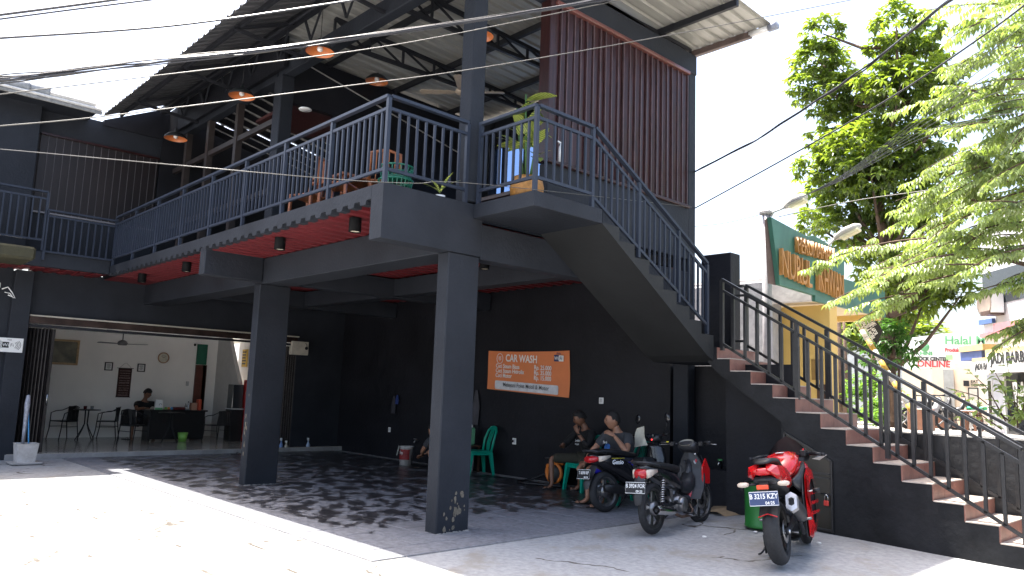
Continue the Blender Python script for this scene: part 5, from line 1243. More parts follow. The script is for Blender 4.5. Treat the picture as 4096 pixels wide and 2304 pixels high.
def scooter():
    b = thing('scooter', 'black scooter with a white Genio word on its side, plate T 6590 RP', 'scooter')
    R = .275; xr, xf = -.60, .64
    mr = mat('silver_grey_rim',(0.22,.22,.22),rough=.35,metal=.8,obj=True,var=.3,scale=12)
    wheel(b, xr, R, .10, mr, 5, twin=False, sw=.045); wheel(b, xf, R-.01, .085, mr, 5, twin=False, sw=.04)
    part(MB().lathe([(.001,-.075),(.07,-.075),(.085,-.04),(.085,.04),(.001,.05)],20,T(xr,0,R) @ AXY), 'hub', mr, b, world=False)
    part(MB().loft([ring(-.72,.03,.33,.05,y=-.13),ring(-.60,.05,.32,.065,y=-.14),ring(-.30,.05,.28,.06,y=-.13),ring(-.12,.03,.25,.04,y=-.12)]), 'muffler', M_BLACK, b, world=False)
    part(MB().loft([ring(-.68,.04,.30,.09,y=.13),ring(-.45,.06,.29,.10,y=.12),ring(-.15,.06,.28,.10,y=.10)]), 'engine_case', M_ALU, b, world=False)
    spring(b, (xr+.02,.12,.36),(xr+.12,.11,.60),.026,8)
    part(MB().loft([ring(-.86,.04,.75,.03),ring(-.82,.10,.73,.07),ring(-.62,.15,.68,.12),ring(-.38,.165,.60,.16),ring(-.15,.15,.50,.16),ring(-.02,.13,.38,.12),ring(.06,.12,.30,.07)]), 'rear_body', M_PBLACK, b, world=False)
    part(MB().loft([ring(-.80,.09,.805,.02),ring(-.70,.125,.82,.04),ring(-.45,.14,.80,.05),ring(-.20,.14,.77,.045),ring(-.05,.12,.755,.04),ring(.02,.07,.745,.02)]), 'seat', M_BLACK, b, world=False)
    part(MB().tube([(-.66,.135,.79),(-.88,.10,.83),(-.90,0,.83),(-.88,-.10,.83),(-.66,-.135,.79)],.016,8), 'grab_rail', M_SATIN, b, world=False)
    part(MB().prism([(-.87,.795),(-.84,.815),(-.68,.815),(-.66,.795)],-.145,-.125), 'silver_strip', M_CHROME, b, world=False)
    part(MB().bbox(-.02,.36,-.14,.14,.24,.30,b=.03), 'floor_board', M_SATIN, b, world=False)
    part(MB().loft([[(x+.06*abs(y)/.2+t,y,z) for (y,t) in ((-w,0),(-w*.5,-.03),(0,-.04),(w*.5,-.03),(w,0),(w*.9,.06),(w*.5,.11),(0,.13),(-w*.5,.11),(-w*.9,.06))] for x,w,z in ((.40,.10,.93),(.40,.17,.85),(.39,.205,.70),(.36,.20,.52),(.33,.17,.36),(.32,.14,.27))]), 'front_apron', M_PBLACK, b, world=False)
    part(MB().loft([ring(.40,.07,.98,.04),ring(.44,.12,1.0,.06),ring(.52,.12,.99,.06),ring(.58,.06,.96,.03)]), 'handlebar_cowl', M_SATIN, b, world=False)
    part(MB().bbox(.37,.42,-.07,.07,1.0,1.06,b=.015), 'instrument_panel', M_GLASSD, b, world=False)
    part(MB().ball((.395,-.02,.97),.012), 'red_light', mat('red_glow_lamp',(0.7,.03,.03),rough=.3,emit=1.2,obj=True), b, world=False)
    for s in (-1,1):
        part(MB().tube([(.46,s*.10,1.0),(.44,s*.20,1.03),(.38,s*.34,1.04)],.012), 'handlebar', M_STEEL, b, world=False)
        part(MB().tube([(.405,s*.24,1.038),(.375,s*.35,1.042)],.018), 'grip', M_BLACK, b, world=False)
        part(MB().tube([(.46,s*.17,1.03),(.48,s*.24,1.15),(.46,s*.27,1.22)],.006,6), 'mirror_stem', M_BLACK, b, world=False)
        part(MB().ball((0,0,0),.014,.05,.075,14,T(.455,s*.29,1.28) @ Matrix.Rotation(s*.3,4,'X')), 'mirror', M_PBLACK, b, world=False)
        part(MB().tube([(.45,s*.06,.78),(.58,s*.075,.5),(xf,s*.08,R)],.018), 'fork_leg', M_STEEL, b, world=False)
    part(MB().loft([[(xf-cos(a)*(R+.03),y,R+sin(a)*(R+.03)-abs(y)*.4) for y in (-.07,0,.07)] for a in [radians(20+i*17) for i in range(8)]], cap=False, closed=False), 'front_mudguard', M_PBLACK, b, world=False, fix=False)
    part(MB().loft([[(-.78,-.07,.62),(-.82,0,.64),(-.78,.07,.62)],[(-.86,-.08,.52),(-.90,0,.53),(-.86,.08,.52)],[(-.93,-.07,.40),(-.97,0,.40),(-.93,.07,.40)],[(-.94,-.05,.33),(-.97,0,.31),(-.94,.05,.33)]], cap=False, closed=False), 'rear_mudguard', M_SATIN, b, world=False, fix=False)
    part(MB().loft([ring(-.895,.07,.71,.035),ring(-.85,.115,.715,.05),ring(-.78,.125,.72,.045)]), 'tail_lamp', M_TAILR, b, world=False)
    for s in (-1,1): part(MB().loft([ring(-.80,.014,.715,.04,y=s*.125),ring(-.72,.02,.725,.035,y=s*.135),ring(-.60,.008,.75,.015,y=s*.145)]), 'rear_indicator', M_AMBER, b, world=False)
    pl_ = plate(b, frame((-.975,0,.52),(0,-1,0),(.2,0,.98)), .25, .13, 'T 6590 RP', '08-24', M_LETTER_K, .058)
    part(MB().add([(-.976,.12,.458),(-.976,-.12,.458),(-.973,-.12,.468),(-.973,.12,.468)],[(0,1,2,3)]), 'red_line', M_LETTER_R, pl_, world=False, fix=False)
    lettering('Genio', .085, frame((-.60,-.176,.645),(1,-.03,-.02),(.0,.25,1)), M_LETTER_W, b, ext=.002, off=.002, shear=.4)
    lettering('HONDA', .02, frame((-.87,-.147,.798),(1,-.0,0),(0,0,1)), M_LETTER_K, b, ext=.001)
    part(MB().bar((-.60,-.172,.722),(-.35,-.172,.722),.006,.008), 'yellow_stripe', mat('yellow_stripe',(0.6,.5,.03),rough=.4), b, world=False)
    part(MB().tube([(-.02,.12,.22),(-.10,.25,.02)],.012), 'side_stand', M_STEEL, b, world=False)
    part(MB().bbox(.10,.34,-.13,.13,.42,.72,b=.03), 'luggage_bag', M_SATIN, b, world=False)
    return b
sco = scooter(); sco.location = (-6.92, 9.03, .014); sco.rotation_euler = (radians(-5), 0, atan2(1, .10))
hg = thing('hanging_rag', 'pale cream rag draped over the handlebar of the scooter', 'cloth', (-6.9,9.5,1.1))
hr = MB().loft([[( -7.02+.03*k+.02*sin(j), 9.43-.02*j, 1.16-.06*j-.02*k) for k in range(4)] for j in range(5)], cap=False, closed=False)
pq = at(1608,1095,y=9.38); hr = MB().loft([[(pq.x+(-.10+.05*k)*(.5+.1*j), pq.y-.02*sin(k+j), pq.z+.09-.055*j+.01*k) for k in range(6)] for j in range(6)], cap=False, closed=False)
part(hr, 'rag', mat('cream_cloth',(0.55,.53,.44),rough=.9,obj=True), hg, fix=False)

def sportbike():
    b = thing('sport_motorcycle', 'red faired sport motorcycle leaning on its stand, plate B 3215 KZY', 'motorcycle')
    R = .315; xr, xf = -.70, .70
    mr = mat('black_alloy_rim',(0.015,.015,.015),rough=.35,metal=.4,obj=True)
    wheel(b, xr, R, .155, mr, 5, sw=.035, disc=.11); wheel(b, xf, R-.015, .115, mr, 5, sw=.03, disc=.14, steer=.28)
    part(MB().tube([(xr+.235*cos(a),-.062,R+.235*sin(a)) for a in [i*pi/16 for i in range(32)]],.003,5,closed=True), 'red_rim_line', M_MRED, b, world=False)
    for s in (-1,1):
        part(MB().loft([ring(xr-.05,.012,R,.03,y=s*.105),ring(xr+.05,.016,R+.01,.035,y=s*.105),ring(-.15,.02,.40,.045,y=s*.09)]), 'swing_arm', M_STEEL, b, world=False)
    part(MB().bbox(xr-.03,xr+.04,-.135,-.105,R+.08,R+.16,b=.01), 'brake_caliper', M_BLACK, b, world=False)
    part(MB().lathe([(.001,-.13),(.02,-.13),(.02,.13),(.001,.13)],12,T(xr,0,R) @ AXY), 'axle_nut', M_CHROME, b, world=False)
    part(MB().loft([ring(-.18,.12,.38,.14),ring(.05,.15,.38,.17),ring(.25,.12,.40,.14)]), 'engine', M_STEEL, b, world=False)
    # muffler on the right, pointing back and up
    Mm = T(-.80,-.20,.60) @ Matrix.Rotation(radians(112),4,'Y')
    mu = part(MB().lathe([(.055,.03),(.068,.06),(.072,.12),(.070,.40),(.05,.48),(.001,.48)],20,Mm @ Matrix.Diagonal((1.25,.85,1,1))), 'muffler', M_SATIN, b, world=False)
    hexa = [(.10,0),(.065,.055),(-.065,.055),(-.10,0),(-.065,-.055),(.065,-.055)]
    hin = [(x*.42,y*.5) for x,y in hexa]
    cap_ = MB(); cap_.add([Mm @ Vector((x,y,.05)) for x,y in hexa]+[Mm @ Vector((x*.95,y*.95,-.01)) for x,y in hexa]+[Mm @ Vector((x,y,-.012)) for x,y in hin]+[Mm @ Vector((x,y,.05)) for x,y in hin], [(i,(i+1)%6,(i+1)%6+6,i+6) for i in range(6)]+[(i+6,(i+1)%6+6,(i+1)%6+12,i+12) for i in range(6)]+[(i+12,(i+1)%6+12,(i+1)%6+18,i+18) for i in range(6)])
    part(cap_, 'muffler_cap', mat('brushed_silver',(0.5,.5,.5),rough=.3,metal=.7,obj=True), mu, world=False)
    part(MB().add([Mm @ Vector((x,y,.02)) for x,y in hin],[tuple(range(6))]), 'muffler_mouth', M_BLACK, mu, world=False)
    part(MB().tube([(-.42,-.17,.42),(-.2,-.15,.25),(.1,-.1,.2)],.025), 'exhaust_header', M_STEEL, b, world=False)
    # rear hugger
    part(MB().loft([[(xr-cos(a)*(R+.03),y,R+sin(a)*(R+.03)-abs(y)*.35) for y in (-.085,-.04,0,.04,.085)] for a in [radians(35+i*14) for i in range(8)]], cap=False, closed=False), 'rear_hugger', M_BLACK, b, world=False, fix=False)
    part(MB().tube([(xr-cos(radians(35))*(R+.035),y,R+sin(radians(35))*(R+.035)-abs(y)*.35) for y in (-.09,-.045,0,.045,.09)],.006,5), 'red_edge', M_MRED, b, world=False)
    # tail: two red side wings, black under tray, lamp
    for s in (-1,1):
        part(MB().loft([[(-1.00,s*.05,.93),(-1.02,s*.09,.91),(-.99,s*.10,.885),(-.98,s*.05,.90)],
                        [(-.88,s*.03,.985),(-.90,s*.14,.95),(-.90,s*.155,.86),(-.88,s*.11,.83)],
                        [(-.68,s*.03,.965),(-.70,s*.16,.93),(-.70,s*.17,.84),(-.68,s*.12,.78)],
                        [(-.45,s*.03,.89),(-.45,s*.15,.87),(-.45,s*.165,.78),(-.45,s*.11,.70)],
                        [(-.28,s*.03,.83),(-.28,s*.12,.81),(-.28,s*.13,.74),(-.28,s*.09,.68)]], smooth=False), 'tail_fairing', M_MRED, b, world=False)
    part(MB().loft([ring(-.98,.075,.905,.030),ring(-.95,.09,.905,.038),ring(-.90,.09,.90,.035)]), 'tail_lamp', M_TAILR, b, world=False)
    part(MB().loft([ring(-.93,.10,.83,.03),ring(-.85,.12,.80,.06),ring(-.60,.13,.76,.08),ring(-.35,.11,.70,.08)]), 'under_tray', M_SATIN, b, world=False)
    part(MB().loft([ring(-.96,.06,.985,.012),ring(-.85,.10,1.0,.028),ring(-.62,.11,.985,.035),ring(-.48,.10,.93,.04),ring(-.3,.12,.84,.04),ring(-.12,.11,.80,.03)]), 'seat', M_BLACK, b, world=False)
    # plate hanger
    part(MB().bar((-.93,0,.80),(-1.02,0,.70),.08,.03), 'plate_bracket', M_BLACK, b, world=False)
    part(MB().bbox(-1.035,-1.015,-.055,.055,.745,.785,b=.004,M=T(0,0,0)), 'red_reflector', mat('orange_red_reflector',(0.85,.07,.02),rough=.3,obj=True), b, world=False)
    plate(b, frame((-1.045,.0,.66),(0,-1,0),(.15,0,.98)), .275, .135, 'B 3215 KZY', '04\u00b725', M_NAVY, .066)
    for s in (-1,1):
        part(MB().tube([(-.95,s*.05,.79),(-.99,s*.13,.79)],.012), 'indicator_stem', M_BLACK, b, world=False)
        part(MB().loft([ring(-1.02,.045,.79,.018,y=s*.19),ring(-.985,.06,.79,.026,y=s*.19),ring(-.95,.04,.79,.02,y=s*.19)]), 'rear_indicator', M_AMBER, b, world=False)
    # tank and side fairings
    part(MB().loft([ring(-.26,.09,.82,.05),ring(-.16,.155,.88,.09),ring(.0,.175,.93,.11),ring(.16,.16,.95,.10),ring(.28,.10,.93,.07)]), 'fuel_tank', M_MRED, b, world=False)
    part(MB().bbox(-.05,.03,-.04,.04,1.035,1.042,b=.003), 'tank_sticker', M_PLASW, b, world=False)
    for s in (-1,1):
        o = s*.20
        # outer fairing with three window openings left as dark recess panels behind a frame
        A_ = [(-.12,.60),(-.02,.78),(.18,.86),(.48,.82),(.58,.60),(.46,.34),(.20,.20),(-.06,.16),(-.20,.20)]
        part(MB().prism([(x,z) for x,z in A_], o-.012*s-.006, o-.012*s+.006), 'fairing_inner', M_SATIN, b, world=False)
        fp = MB()
        outer = A_; inner = [(.02,.58),(.06,.68),(.20,.74),(.38,.72),(.46,.58),(.38,.40),(.20,.30),(.06,.28),(.0,.34)]
        n_ = len(outer)
        vs = [(x,o+s*.012,z) for x,z in outer]+[(x,o+s*.035,z) for x,z in inner]
        fp.add(vs,[(i,(i+1)%n_,(i+1)%n_+n_,i+n_) for i in range(n_)])
        for zz in (.40,.50,.60):
            fp.add([(-.0,o+s*.034,zz-.015),(.45,o+s*.034,zz-.03),(.45,o+s*.034,zz+.0),(-.0,o+s*.034,zz+.02)],[(0,1,2,3)])
        fr_ = part(fp, 'side_fairing', M_MRED, b, world=False, fix=False)
        part(MB().add([(-.12,o+s*.036,.60),(-.02,o+s*.036,.77),(.10,o+s*.037,.80),(.03,o+s*.037,.56),(-.04,o+s*.037,.40)],[(0,1,2,3,4)]), 'graphic', mat('red_black_graphic',(0.02,.01,.01),rough=.3,obj=True,scale=22,col2=(.5,.01,.01)), fr_, world=False, fix=False)
        part(MB().loft([ring(-.22,.02,.74,.03,y=s*.13),ring(-.05,.03,.72,.10,y=s*.16),ring(.15,.03,.80,.08,y=s*.17),ring(.3,.02,.88,.04,y=s*.16)]), 'side_panel', M_SATIN, b, world=False)
        part(MB().tube([(.02,o,.62),(.02,o+s*.075,.63)],.008), 'slider_bolt', M_PLASW, b, world=False); part(MB().tube([(.02,o+s*.07,.63),(.02,o+s*.14,.63)],.026,12), 'frame_slider', M_BLACK, b, world=False)
        part(MB().tube([(.42,s*.10,.98),(.38,s*.24,1.0),(.30,s*.36,.985)],.014), 'clip_on_bar', M_STEEL, b, world=False)
        part(MB().tube([(.36,s*.25,.998),(.29,s*.375,.982)],.020), 'grip', M_BLACK, b, world=False); part(MB().tube([(.29,s*.375,.982),(.28,s*.40,.98)],.018), 'bar_end', M_STEEL, b, world=False)
        part(MB().tube([(.44,s*.22,.98),(.38,s*.36,.975)],.006), 'brake_lever', M_MRED, b, world=False)
        part(MB().tube([(.50,s*.08,.95),(.62,s*.10,.60),(xf,s*.11,R)],.024), 'fork_leg', M_STEEL, b, world=False)
        part(MB().tube([(-.2,s*.14,.36),(-.24,s*.26,.38)],.013), 'foot_peg', M_ALU, b, world=False)
        part(MB().add([(.55,s*.22,.93),(.66,s*.30,.97),(.64,s*.38,.96),(.56,s*.30,.91)],[(0,1,2,3)]), 'mirror', M_PBLACK, b, world=False, fix=False)
    part(MB().bbox(.33,.40,-.20,-.14,.97,1.04,b=.01), 'switch_box', M_BLACK, b, world=False); part(MB().bbox(.335,.35,-.19,-.17,1.03,1.055,b=.004), 'red_switch', M_TAILR, b, world=False)
    part(MB().loft([ring(.40,.17,.80,.13),ring(.55,.18,.80,.13),ring(.72,.12,.74,.10),ring(.82,.03,.70,.04)]), 'nose_fairing', M_MRED, b, world=False)
    part(MB().loft([[(.48-.10*abs(y)/.2,y,.90+.02),(.46,y*1.05,1.05-abs(y)*.22),(.42,y*1.0,1.20-abs(y)**1.6*2.2)] for y in (-.22,-.16,-.09,0,.09,.16,.22)], cap=False, closed=False), 'windscreen', mat('smoked_screen',(0.006,.006,.007),rough=.45,obj=True,coat=.1), b, world=False, fix=False)
    part(MB().loft([[(xf-cos(a)*(R+.03),y,R+sin(a)*(R+.03)-abs(y)*.35) for y in (-.07,0,.07)] for a in [radians(25+i*15) for i in range(8)]], cap=False, closed=False), 'front_mudguard', M_BLACK, b, world=False, fix=False)
    part(MB().tube([(-.10,.14,.28),(-.16,.30,.04),(-.20,.33,.03),(-.24,.30,.04),(-.14,.24,.10)],.009), 'side_stand', M_STEEL, b, world=False)
    part(MB().bbox(-.55,-.50,-.16,-.12,.60,.66,b=.008), 'brake_reservoir', mat('cream_reservoir',(0.5,.42,.3),rough=.4,obj=True), b, world=False)
    part(MB().bbox(xr-.08,xr+.03,.11,.125,.12,.30,b=.01), 'chain_guard', M_BLACK, b, world=False)
    return b
sb_ = sportbike(); sb_.location = (-3.985, 7.93, .03); sb_.rotation_euler = (radians(-8), 0, atan2(8.59-7.27, -4.18+3.79))

# ---------------------------------------------------------------- people
def skin_mesh(name, joints, edges, root, sub=2):
    """one continuous tapered surface grown round a skeleton; joints: name -> (point, radius)"""
    names = list(joints); idx = {n: i for i, n in enumerate(names)}
    me = bpy.data.meshes.new(name); me.from_pydata([tuple(joints[n][0]) for n in names], [(idx[a], idx[b_]) for a, b_ in edges], [])
    o = bpy.data.objects.new(name, me); COL.objects.link(o)
    o.modifiers.new('s', 'SKIN'); ss = o.modifiers.new('d', 'SUBSURF'); ss.levels = sub; ss.render_levels = sub
    if not me.skin_vertices: 
        bpy.context.view_layer.objects.active = o
    for i, n in enumerate(names):
        r = joints[n][1]; r = r if isinstance(r, tuple) else (r, r)
        me.skin_vertices[0].data[i].radius = r; me.skin_vertices[0].data[i].use_root = (n == root)
    dg = bpy.context.evaluated_depsgraph_get(); ev = o.evaluated_get(dg)
    out = bpy.data.meshes.new_from_object(ev); bpy.data.objects.remove(o)
    vs = [tuple(v.co) for v in out.vertices]; fs = [tuple(p.vertices) for p in out.polygons]; bpy.data.meshes.remove(out)
    return vs, fs
def head_shape(n=20, k=16, R=.105, jaw=.8, wide=.78):
    """head about the origin: +x face, z up; chin at -1.15R"""
    vs = []; fs = []
    for i in range(k+1):
        ph = -pi/2+pi*i/k
        for j in range(n):
            th = 2*pi*j/n; c = cos(ph); x = c*cos(th); y = c*sin(th); z = sin(ph)
            X = x*R*.98; Y = y*R*wide; Z = z*R*1.22
            if z < 0: X *= 1-.10*abs(z); Y *= 1-(1-jaw)*abs(z)*1.2
            if z < 0 and x < 0: X *= 1-.45*abs(z)
            if x > 0:
                f = x
                # nose, brow, eye hollows, lips, chin
                X += R*.20*math.exp(-((y/.13)**2))*math.exp(-(((z+.13)/.15)**2))*f
                X += R*.09*math.exp(-((y/.12)**2))*math.exp(-(((z-.06)/.18)**2))*f
                for s in (-1,1): X -= R*.09*math.exp(-(((y-s*.36)/.17)**2))*math.exp(-(((z-.04)/.10)**2))*f
                X += R*.04*math.exp(-(((z-.20)/.08)**2))*math.exp(-((y/.5)**2))*f
                X += R*.06*math.exp(-((y/.28)**2))*math.exp(-(((z+.43)/.07)**2))*f
                X += R*.08*math.exp(-((y/.3)**2))*math.exp(-(((z+.80)/.14)**2))*f
            vs.append((X, Y, Z))
    for i in range(k):
        for j in range(n):
            j2 = (j+1) % n; fs.append((i*n+j, i*n+j2, (i+1)*n+j2, (i+1)*n+j))
    return vs, fs
M_SKIN = mat('brown_skin',(0.20,.092,.052),rough=.5,var=.12,obj=True,scale=12); M_SKIN2 = mat('light_brown_skin',(0.33,.165,.10),rough=.5,var=.10,obj=True,scale=12)
M_HAIR = mat('black_hair',(0.008,.007,.007),rough=.6,var=.3,obj=True,scale=60,bump=.5,bscale=150)
def hand(mb_, wr, d, palm_n, size=.185, curl=.6, spread=.12, side=1):
    """palm and five fingers: wr wrist point, d direction of the fingers, palm_n palm normal"""
    d = Vector(d).normalized(); n_ = Vector(palm_n); n_ = (n_-d*n_.dot(d)).normalized(); s_ = d.cross(n_)*side
    wr = Vector(wr); pl = size*.5
    rings = []
    for t, w_, th_ in ((-.1,.020,.017),(.25,.030,.014),(.7,.038,.013),(1.0,.038,.011),(1.1,.030,.008)):
        c = wr+d*pl*t
        rings.append([c+s_*(w_*cos(a))+n_*(th_*sin(a)) for a in [i*pi/4 for i in range(8)]])
    mb_.loft(rings)
    for k, (o, L) in enumerate(((-.029,.38),(-.010,.45),(.010,.42),(.028,.33))):
        p = wr+d*pl*1.0+s_*o; dd = (d+s_*o*spread*30*.3).normalized(); pts = [p]; c_ = curl*.55
        ax = s_
        for q in (.42,.32,.26):
            dd = (dd*cos(c_)+n_*sin(c_)).normalized(); p = p+dd*size*L*q*1.15; pts.append(p); c_ = curl
        mb_.tube(pts, [.0095,.009,.008,.0065], 6)
    p = wr+d*pl*.35-s_*.030; q1 = p+(d*.7-s_*.6+n_*.3).normalized()*size*.18; q2 = q1+(d*.9-s_*.1+n_*.45).normalized()*size*.17
    mb_.tube([wr+d*pl*.2-s_*.015, p, q1, q2], [.013,.012,.010,.008], 6)
def person(lab, J, mskin, mshirt, mshort, head_dir, hair='short', shirt_r=1.0, sleeve=.6, short_k=.85, hands=(), sandals=True, bulk=1.0, headR=.105, hand_objs=None, mhair=None):
    P = thing('person', lab, 'person', J['pelvis'])
    def lp(a, b_, t): return Vector(J[a]).lerp(Vector(J[b_]), t)
    k = bulk
    B_ = MB()
    jt = {'pelvis':(J['pelvis'],(.13*k,.10*k)),'waist':(lp('pelvis','neck',.35),(.12*k,.095*k)),'chest':(lp('pelvis','neck',.75),(.14*k,.10*k)),'neck':(J['neck'],.058*k**.5),'neck2':(Vector(J['neck']).lerp(Vector(J['head']),.62),.055*k**.5)}
    ed = [('pelvis','waist'),('waist','chest'),('chest','neck'),('neck','neck2')]
    for s in 'LR':
        jt['sh'+s] = (J['sh'+s], .058*k); jt['el'+s] = (J['el'+s], .042*k**.6); jt['fa'+s] = (lp('el'+s,'wr'+s,.3), .042*k**.6); jt['wr'+s] = (J['wr'+s], .027)
        ed += [('chest','sh'+s),('sh'+s,'el'+s),('el'+s,'fa'+s),('fa'+s,'wr'+s)]
        jt['hip'+s] = (J['hip'+s], .085*k); jt['kn'+s] = (J['kn'+s], .056*k**.5); jt['ca'+s] = (lp('kn'+s,'an'+s,.33), .055*k**.5); jt['an'+s] = (J['an'+s], .035)
        ed += [('pelvis','hip'+s),('hip'+s,'kn'+s),('kn'+s,'ca'+s),('ca'+s,'an'+s)]
        if 'to'+s in J:
            an = Vector(J['an'+s]); to = Vector(J['to'+s]); jt['ft'+s] = (an.lerp(to,.45)+Vector((0,0,-.035)), (.034,.03)); jt['to'+s] = (to, (.034,.016)); ed += [('an'+s,'ft'+s),('ft'+s,'to'+s)]
    vs, fs = skin_mesh('body', jt, ed, 'pelvis'); B_.add(vs, fs, smooth=True)
    hv, hf = head_shape(R=headR); hx = Vector(head_dir).normalized(); hz = Vector((0,0,1)); up_ = (Vector(J['head'])-Vector(J['neck'])).normalized(); hz = (up_*.4+hz*.6); hy = hz.cross(hx).normalized(); hz = hx.cross(hy).normalized()
    HM = Matrix((hx,hy,hz)).transposed().to_4x4(); HM.translation = Vector(J['head'])
    B_.add(hv, hf, HM, smooth=True)
    for s in (-1,1): B_.ball((-.05*headR,s*headR*.80,-.02*headR), headR*.20, headR*.08, headR*.28, 10, HM)
    for (wn, d, n_, cu, sd) in hands: hand(B_, J['wr'+wn], d, n_, curl=cu, side=sd)
    body = part(B_, 'body', mskin, P)
    # face details as thin shapes
    fd_ = MB()
    for s in (-1,1):
        fd_.ball((headR*.885,s*headR*.30,.05*headR), headR*.06, headR*.14, headR*.05, 8, HM)
        fd_.bar(HM @ Vector((headR*.97,s*headR*.14,.21*headR)), HM @ Vector((headR*.86,s*headR*.46,.23*headR)), headR*.10, headR*.07)
    part(fd_, 'eyes_and_brows', M_HAIR, P, kind='stuff')
    ml = MB(); ml.ball((headR*.95,0,-.46*headR), headR*.05, headR*.22, headR*.045, 8, HM); part(ml, 'lips', mat('lips',(0.16,.06,.05),rough=.5,obj=True), P)
    # hair: cap over the skull
    hc = MB(); vs = []; n_ = 22; rows = 9; fs = []
    rr_ = random.Random(len(lab))
    for i in range(rows):
        for j in range(n_):
            th = 2*pi*j/n_; front = cos(th)
            low = .50+.08*front if front > .3 else (-.05 if abs(sin(th)) > .8 else -.35*(1 if front < 0 else .3)-.0)
            if front > .3: low = .42+.15*(front)
            ph = asin_ = (pi/2)*(1-i/(rows-1))+math.asin(max(-.99,min(.99,low)))*(i/(rows-1))
            c = cos(ph); bump_ = 1.10+(.05 if hair == 'curly' else .0)+rr_.uniform(-.02,.03)*(2 if hair == 'curly' else .6)
            if i == rows-1: bump_ = 1.02
            vs.append((c*cos(th)*headR*.99*bump_-.004, c*sin(th)*headR*.80*bump_, sin(ph)*headR*1.22*(bump_+.01)))
    for i in range(rows-1):
        for j in range(n_): fs.append((i*n_+j, i*n_+(j+1)%n_, (i+1)*n_+(j+1)%n_, (i+1)*n_+j))
    hc.add(vs, fs, HM, smooth=True); part(hc, 'hair', M_HAIR, P, fix=True)
    # shirt
    S_ = {'pelvis':(lp('pelvis','neck',-.02),(.155*k*shirt_r,.125*k*shirt_r)),'waist':(jt['waist'][0],(.16*k*shirt_r,.13*k*shirt_r)),'chest':(jt['chest'][0],(.168*k*shirt_r,.128*k*shirt_r)),'neck':(lp('chest_','neck',0) if False else Vector(jt['chest'][0]).lerp(Vector(J['neck']),.9),.075*k)}
    es = [('pelvis','waist'),('waist','chest'),('chest','neck')]
    for s in 'LR':
        S_['sh'+s] = (J['sh'+s], .082*k*shirt_r); S_['sl'+s] = (lp('sh'+s,'el'+s,min(sleeve,1)), .068*k*shirt_r); es += [('chest','sh'+s),('sh'+s,'sl'+s)]
        if sleeve > 1: S_['sw'+s] = (lp('el'+s,'wr'+s,sleeve-1), .045*k); es.append(('sl'+s,'sw'+s))
    vs, fs = skin_mesh('shirt', S_, es, 'pelvis'); part(MB().add(vs, fs, smooth=True), 'shirt', mshirt, P)
    Q_ = {'pelvis':(J['pelvis'],(.16*k,.135*k))}; eq = []
    for s in 'LR':
        Q_['hip'+s] = (J['hip'+s], .118*k); Q_['mid'+s] = (lp('hip'+s,'kn'+s,.55), .108*k); Q_['end'+s] = (lp('hip'+s,'kn'+s,short_k), .098*k**.8); eq += [('pelvis','hip'+s),('hip'+s,'mid'+s),('mid'+s,'end'+s)]
    vs, fs = skin_mesh('shorts', Q_, eq, 'pelvis'); part(MB().add(vs, fs, smooth=True), 'shorts', mshort, P)
    if sandals:
        for s in 'LR':
            an = Vector(J['an'+s]); to = Vector(J['to'+s]); d = to-an; d.z = 0; d.normalize(); pz = Vector((-d.y,d.x,0)); c0 = an-d*.06; c1 = to+d*.04; z0 = to.z-.028
            pts = [(c0+pz*.03),(c0+pz*.0-d*.02),(c0-pz*.03),(c1.lerp(c0,.35)-pz*.045),(c1-pz*.03),(c1+pz*.0+d*.015),(c1+pz*.03),(c1.lerp(c0,.35)+pz*.045)]
            m_ = MB(); n8 = len(pts); m_.add([(p.x,p.y,z0) for p in pts]+[(p.x,p.y,z0+.016) for p in pts], [tuple(range(n8))[::-1],tuple(range(n8,2*n8))]+[(i,(i+1)%n8,(i+1)%n8+n8,i+n8) for i in range(n8)])
            sd = part(m_, 'flip_flop', M_BLACK, P); mid = c1.lerp(c0,.25)
            part(MB().tube([mid-pz*.045-d*.03+Vector((0,0,z0-mid.z+.02)), mid-pz*.02+d*.0+Vector((0,0,z0-mid.z+.06)), mid+d*.045+Vector((0,0,z0-mid.z+.045)), mid+pz*.02+Vector((0,0,z0-mid.z+.06)), mid+pz*.045-d*.03+Vector((0,0,z0-mid.z+.02))], .006, 5), 'strap', M_BLACK, sd)
    return P, HM
V = Vector
# man in grey shirt and blue shorts (towards -y, left hand at the mouth)
J2 = dict(pelvis=V((-7.42,9.44,.56)), neck=V((-7.46,9.27,1.06)), head=V((-7.50,9.19,1.235)),
 shR=V((-7.68,9.26,.99)), elR=V((-7.83,9.10,.74)), wrR=V((-7.80,8.92,.58)), shL=V((-7.24,9.24,.99)), elL=V((-7.08,9.02,.80)), wrL=V((-7.33,9.03,1.02)),
 hipR=V((-7.54,9.42,.54)), knR=V((-7.78,8.98,.50)), anR=V((-7.62,8.80,.09)), toR=V((-7.74,8.66,.045)),
 hipL=V((-7.34,9.40,.52)), knL=V((-7.42,8.92,.47)), anL=V((-7.25,8.68,.09)), toL=V((-7.35,8.53,.045)))
Pm, HM2 = person('man in grey t-shirt and blue shorts with his hand at his mouth', J2, M_SKIN2, mat('grey_tshirt',(0.045,.047,.052),rough=.9,var=.2,obj=True), mat('royal_blue_shorts',(0.02,.015,.40),rough=.45,var=.25,obj=True,scale=9), (-.60,-.80,-.05), bulk=1.08, headR=.112, short_k=.92,
 hands=(('L',(-.85,-.35,.45),(0,.5,-.6),.5,1),('R',(-.1,-.8,-.3),(0,-.2,-1),.35,-1)))
chn = V((-7.47,9.10,.86))
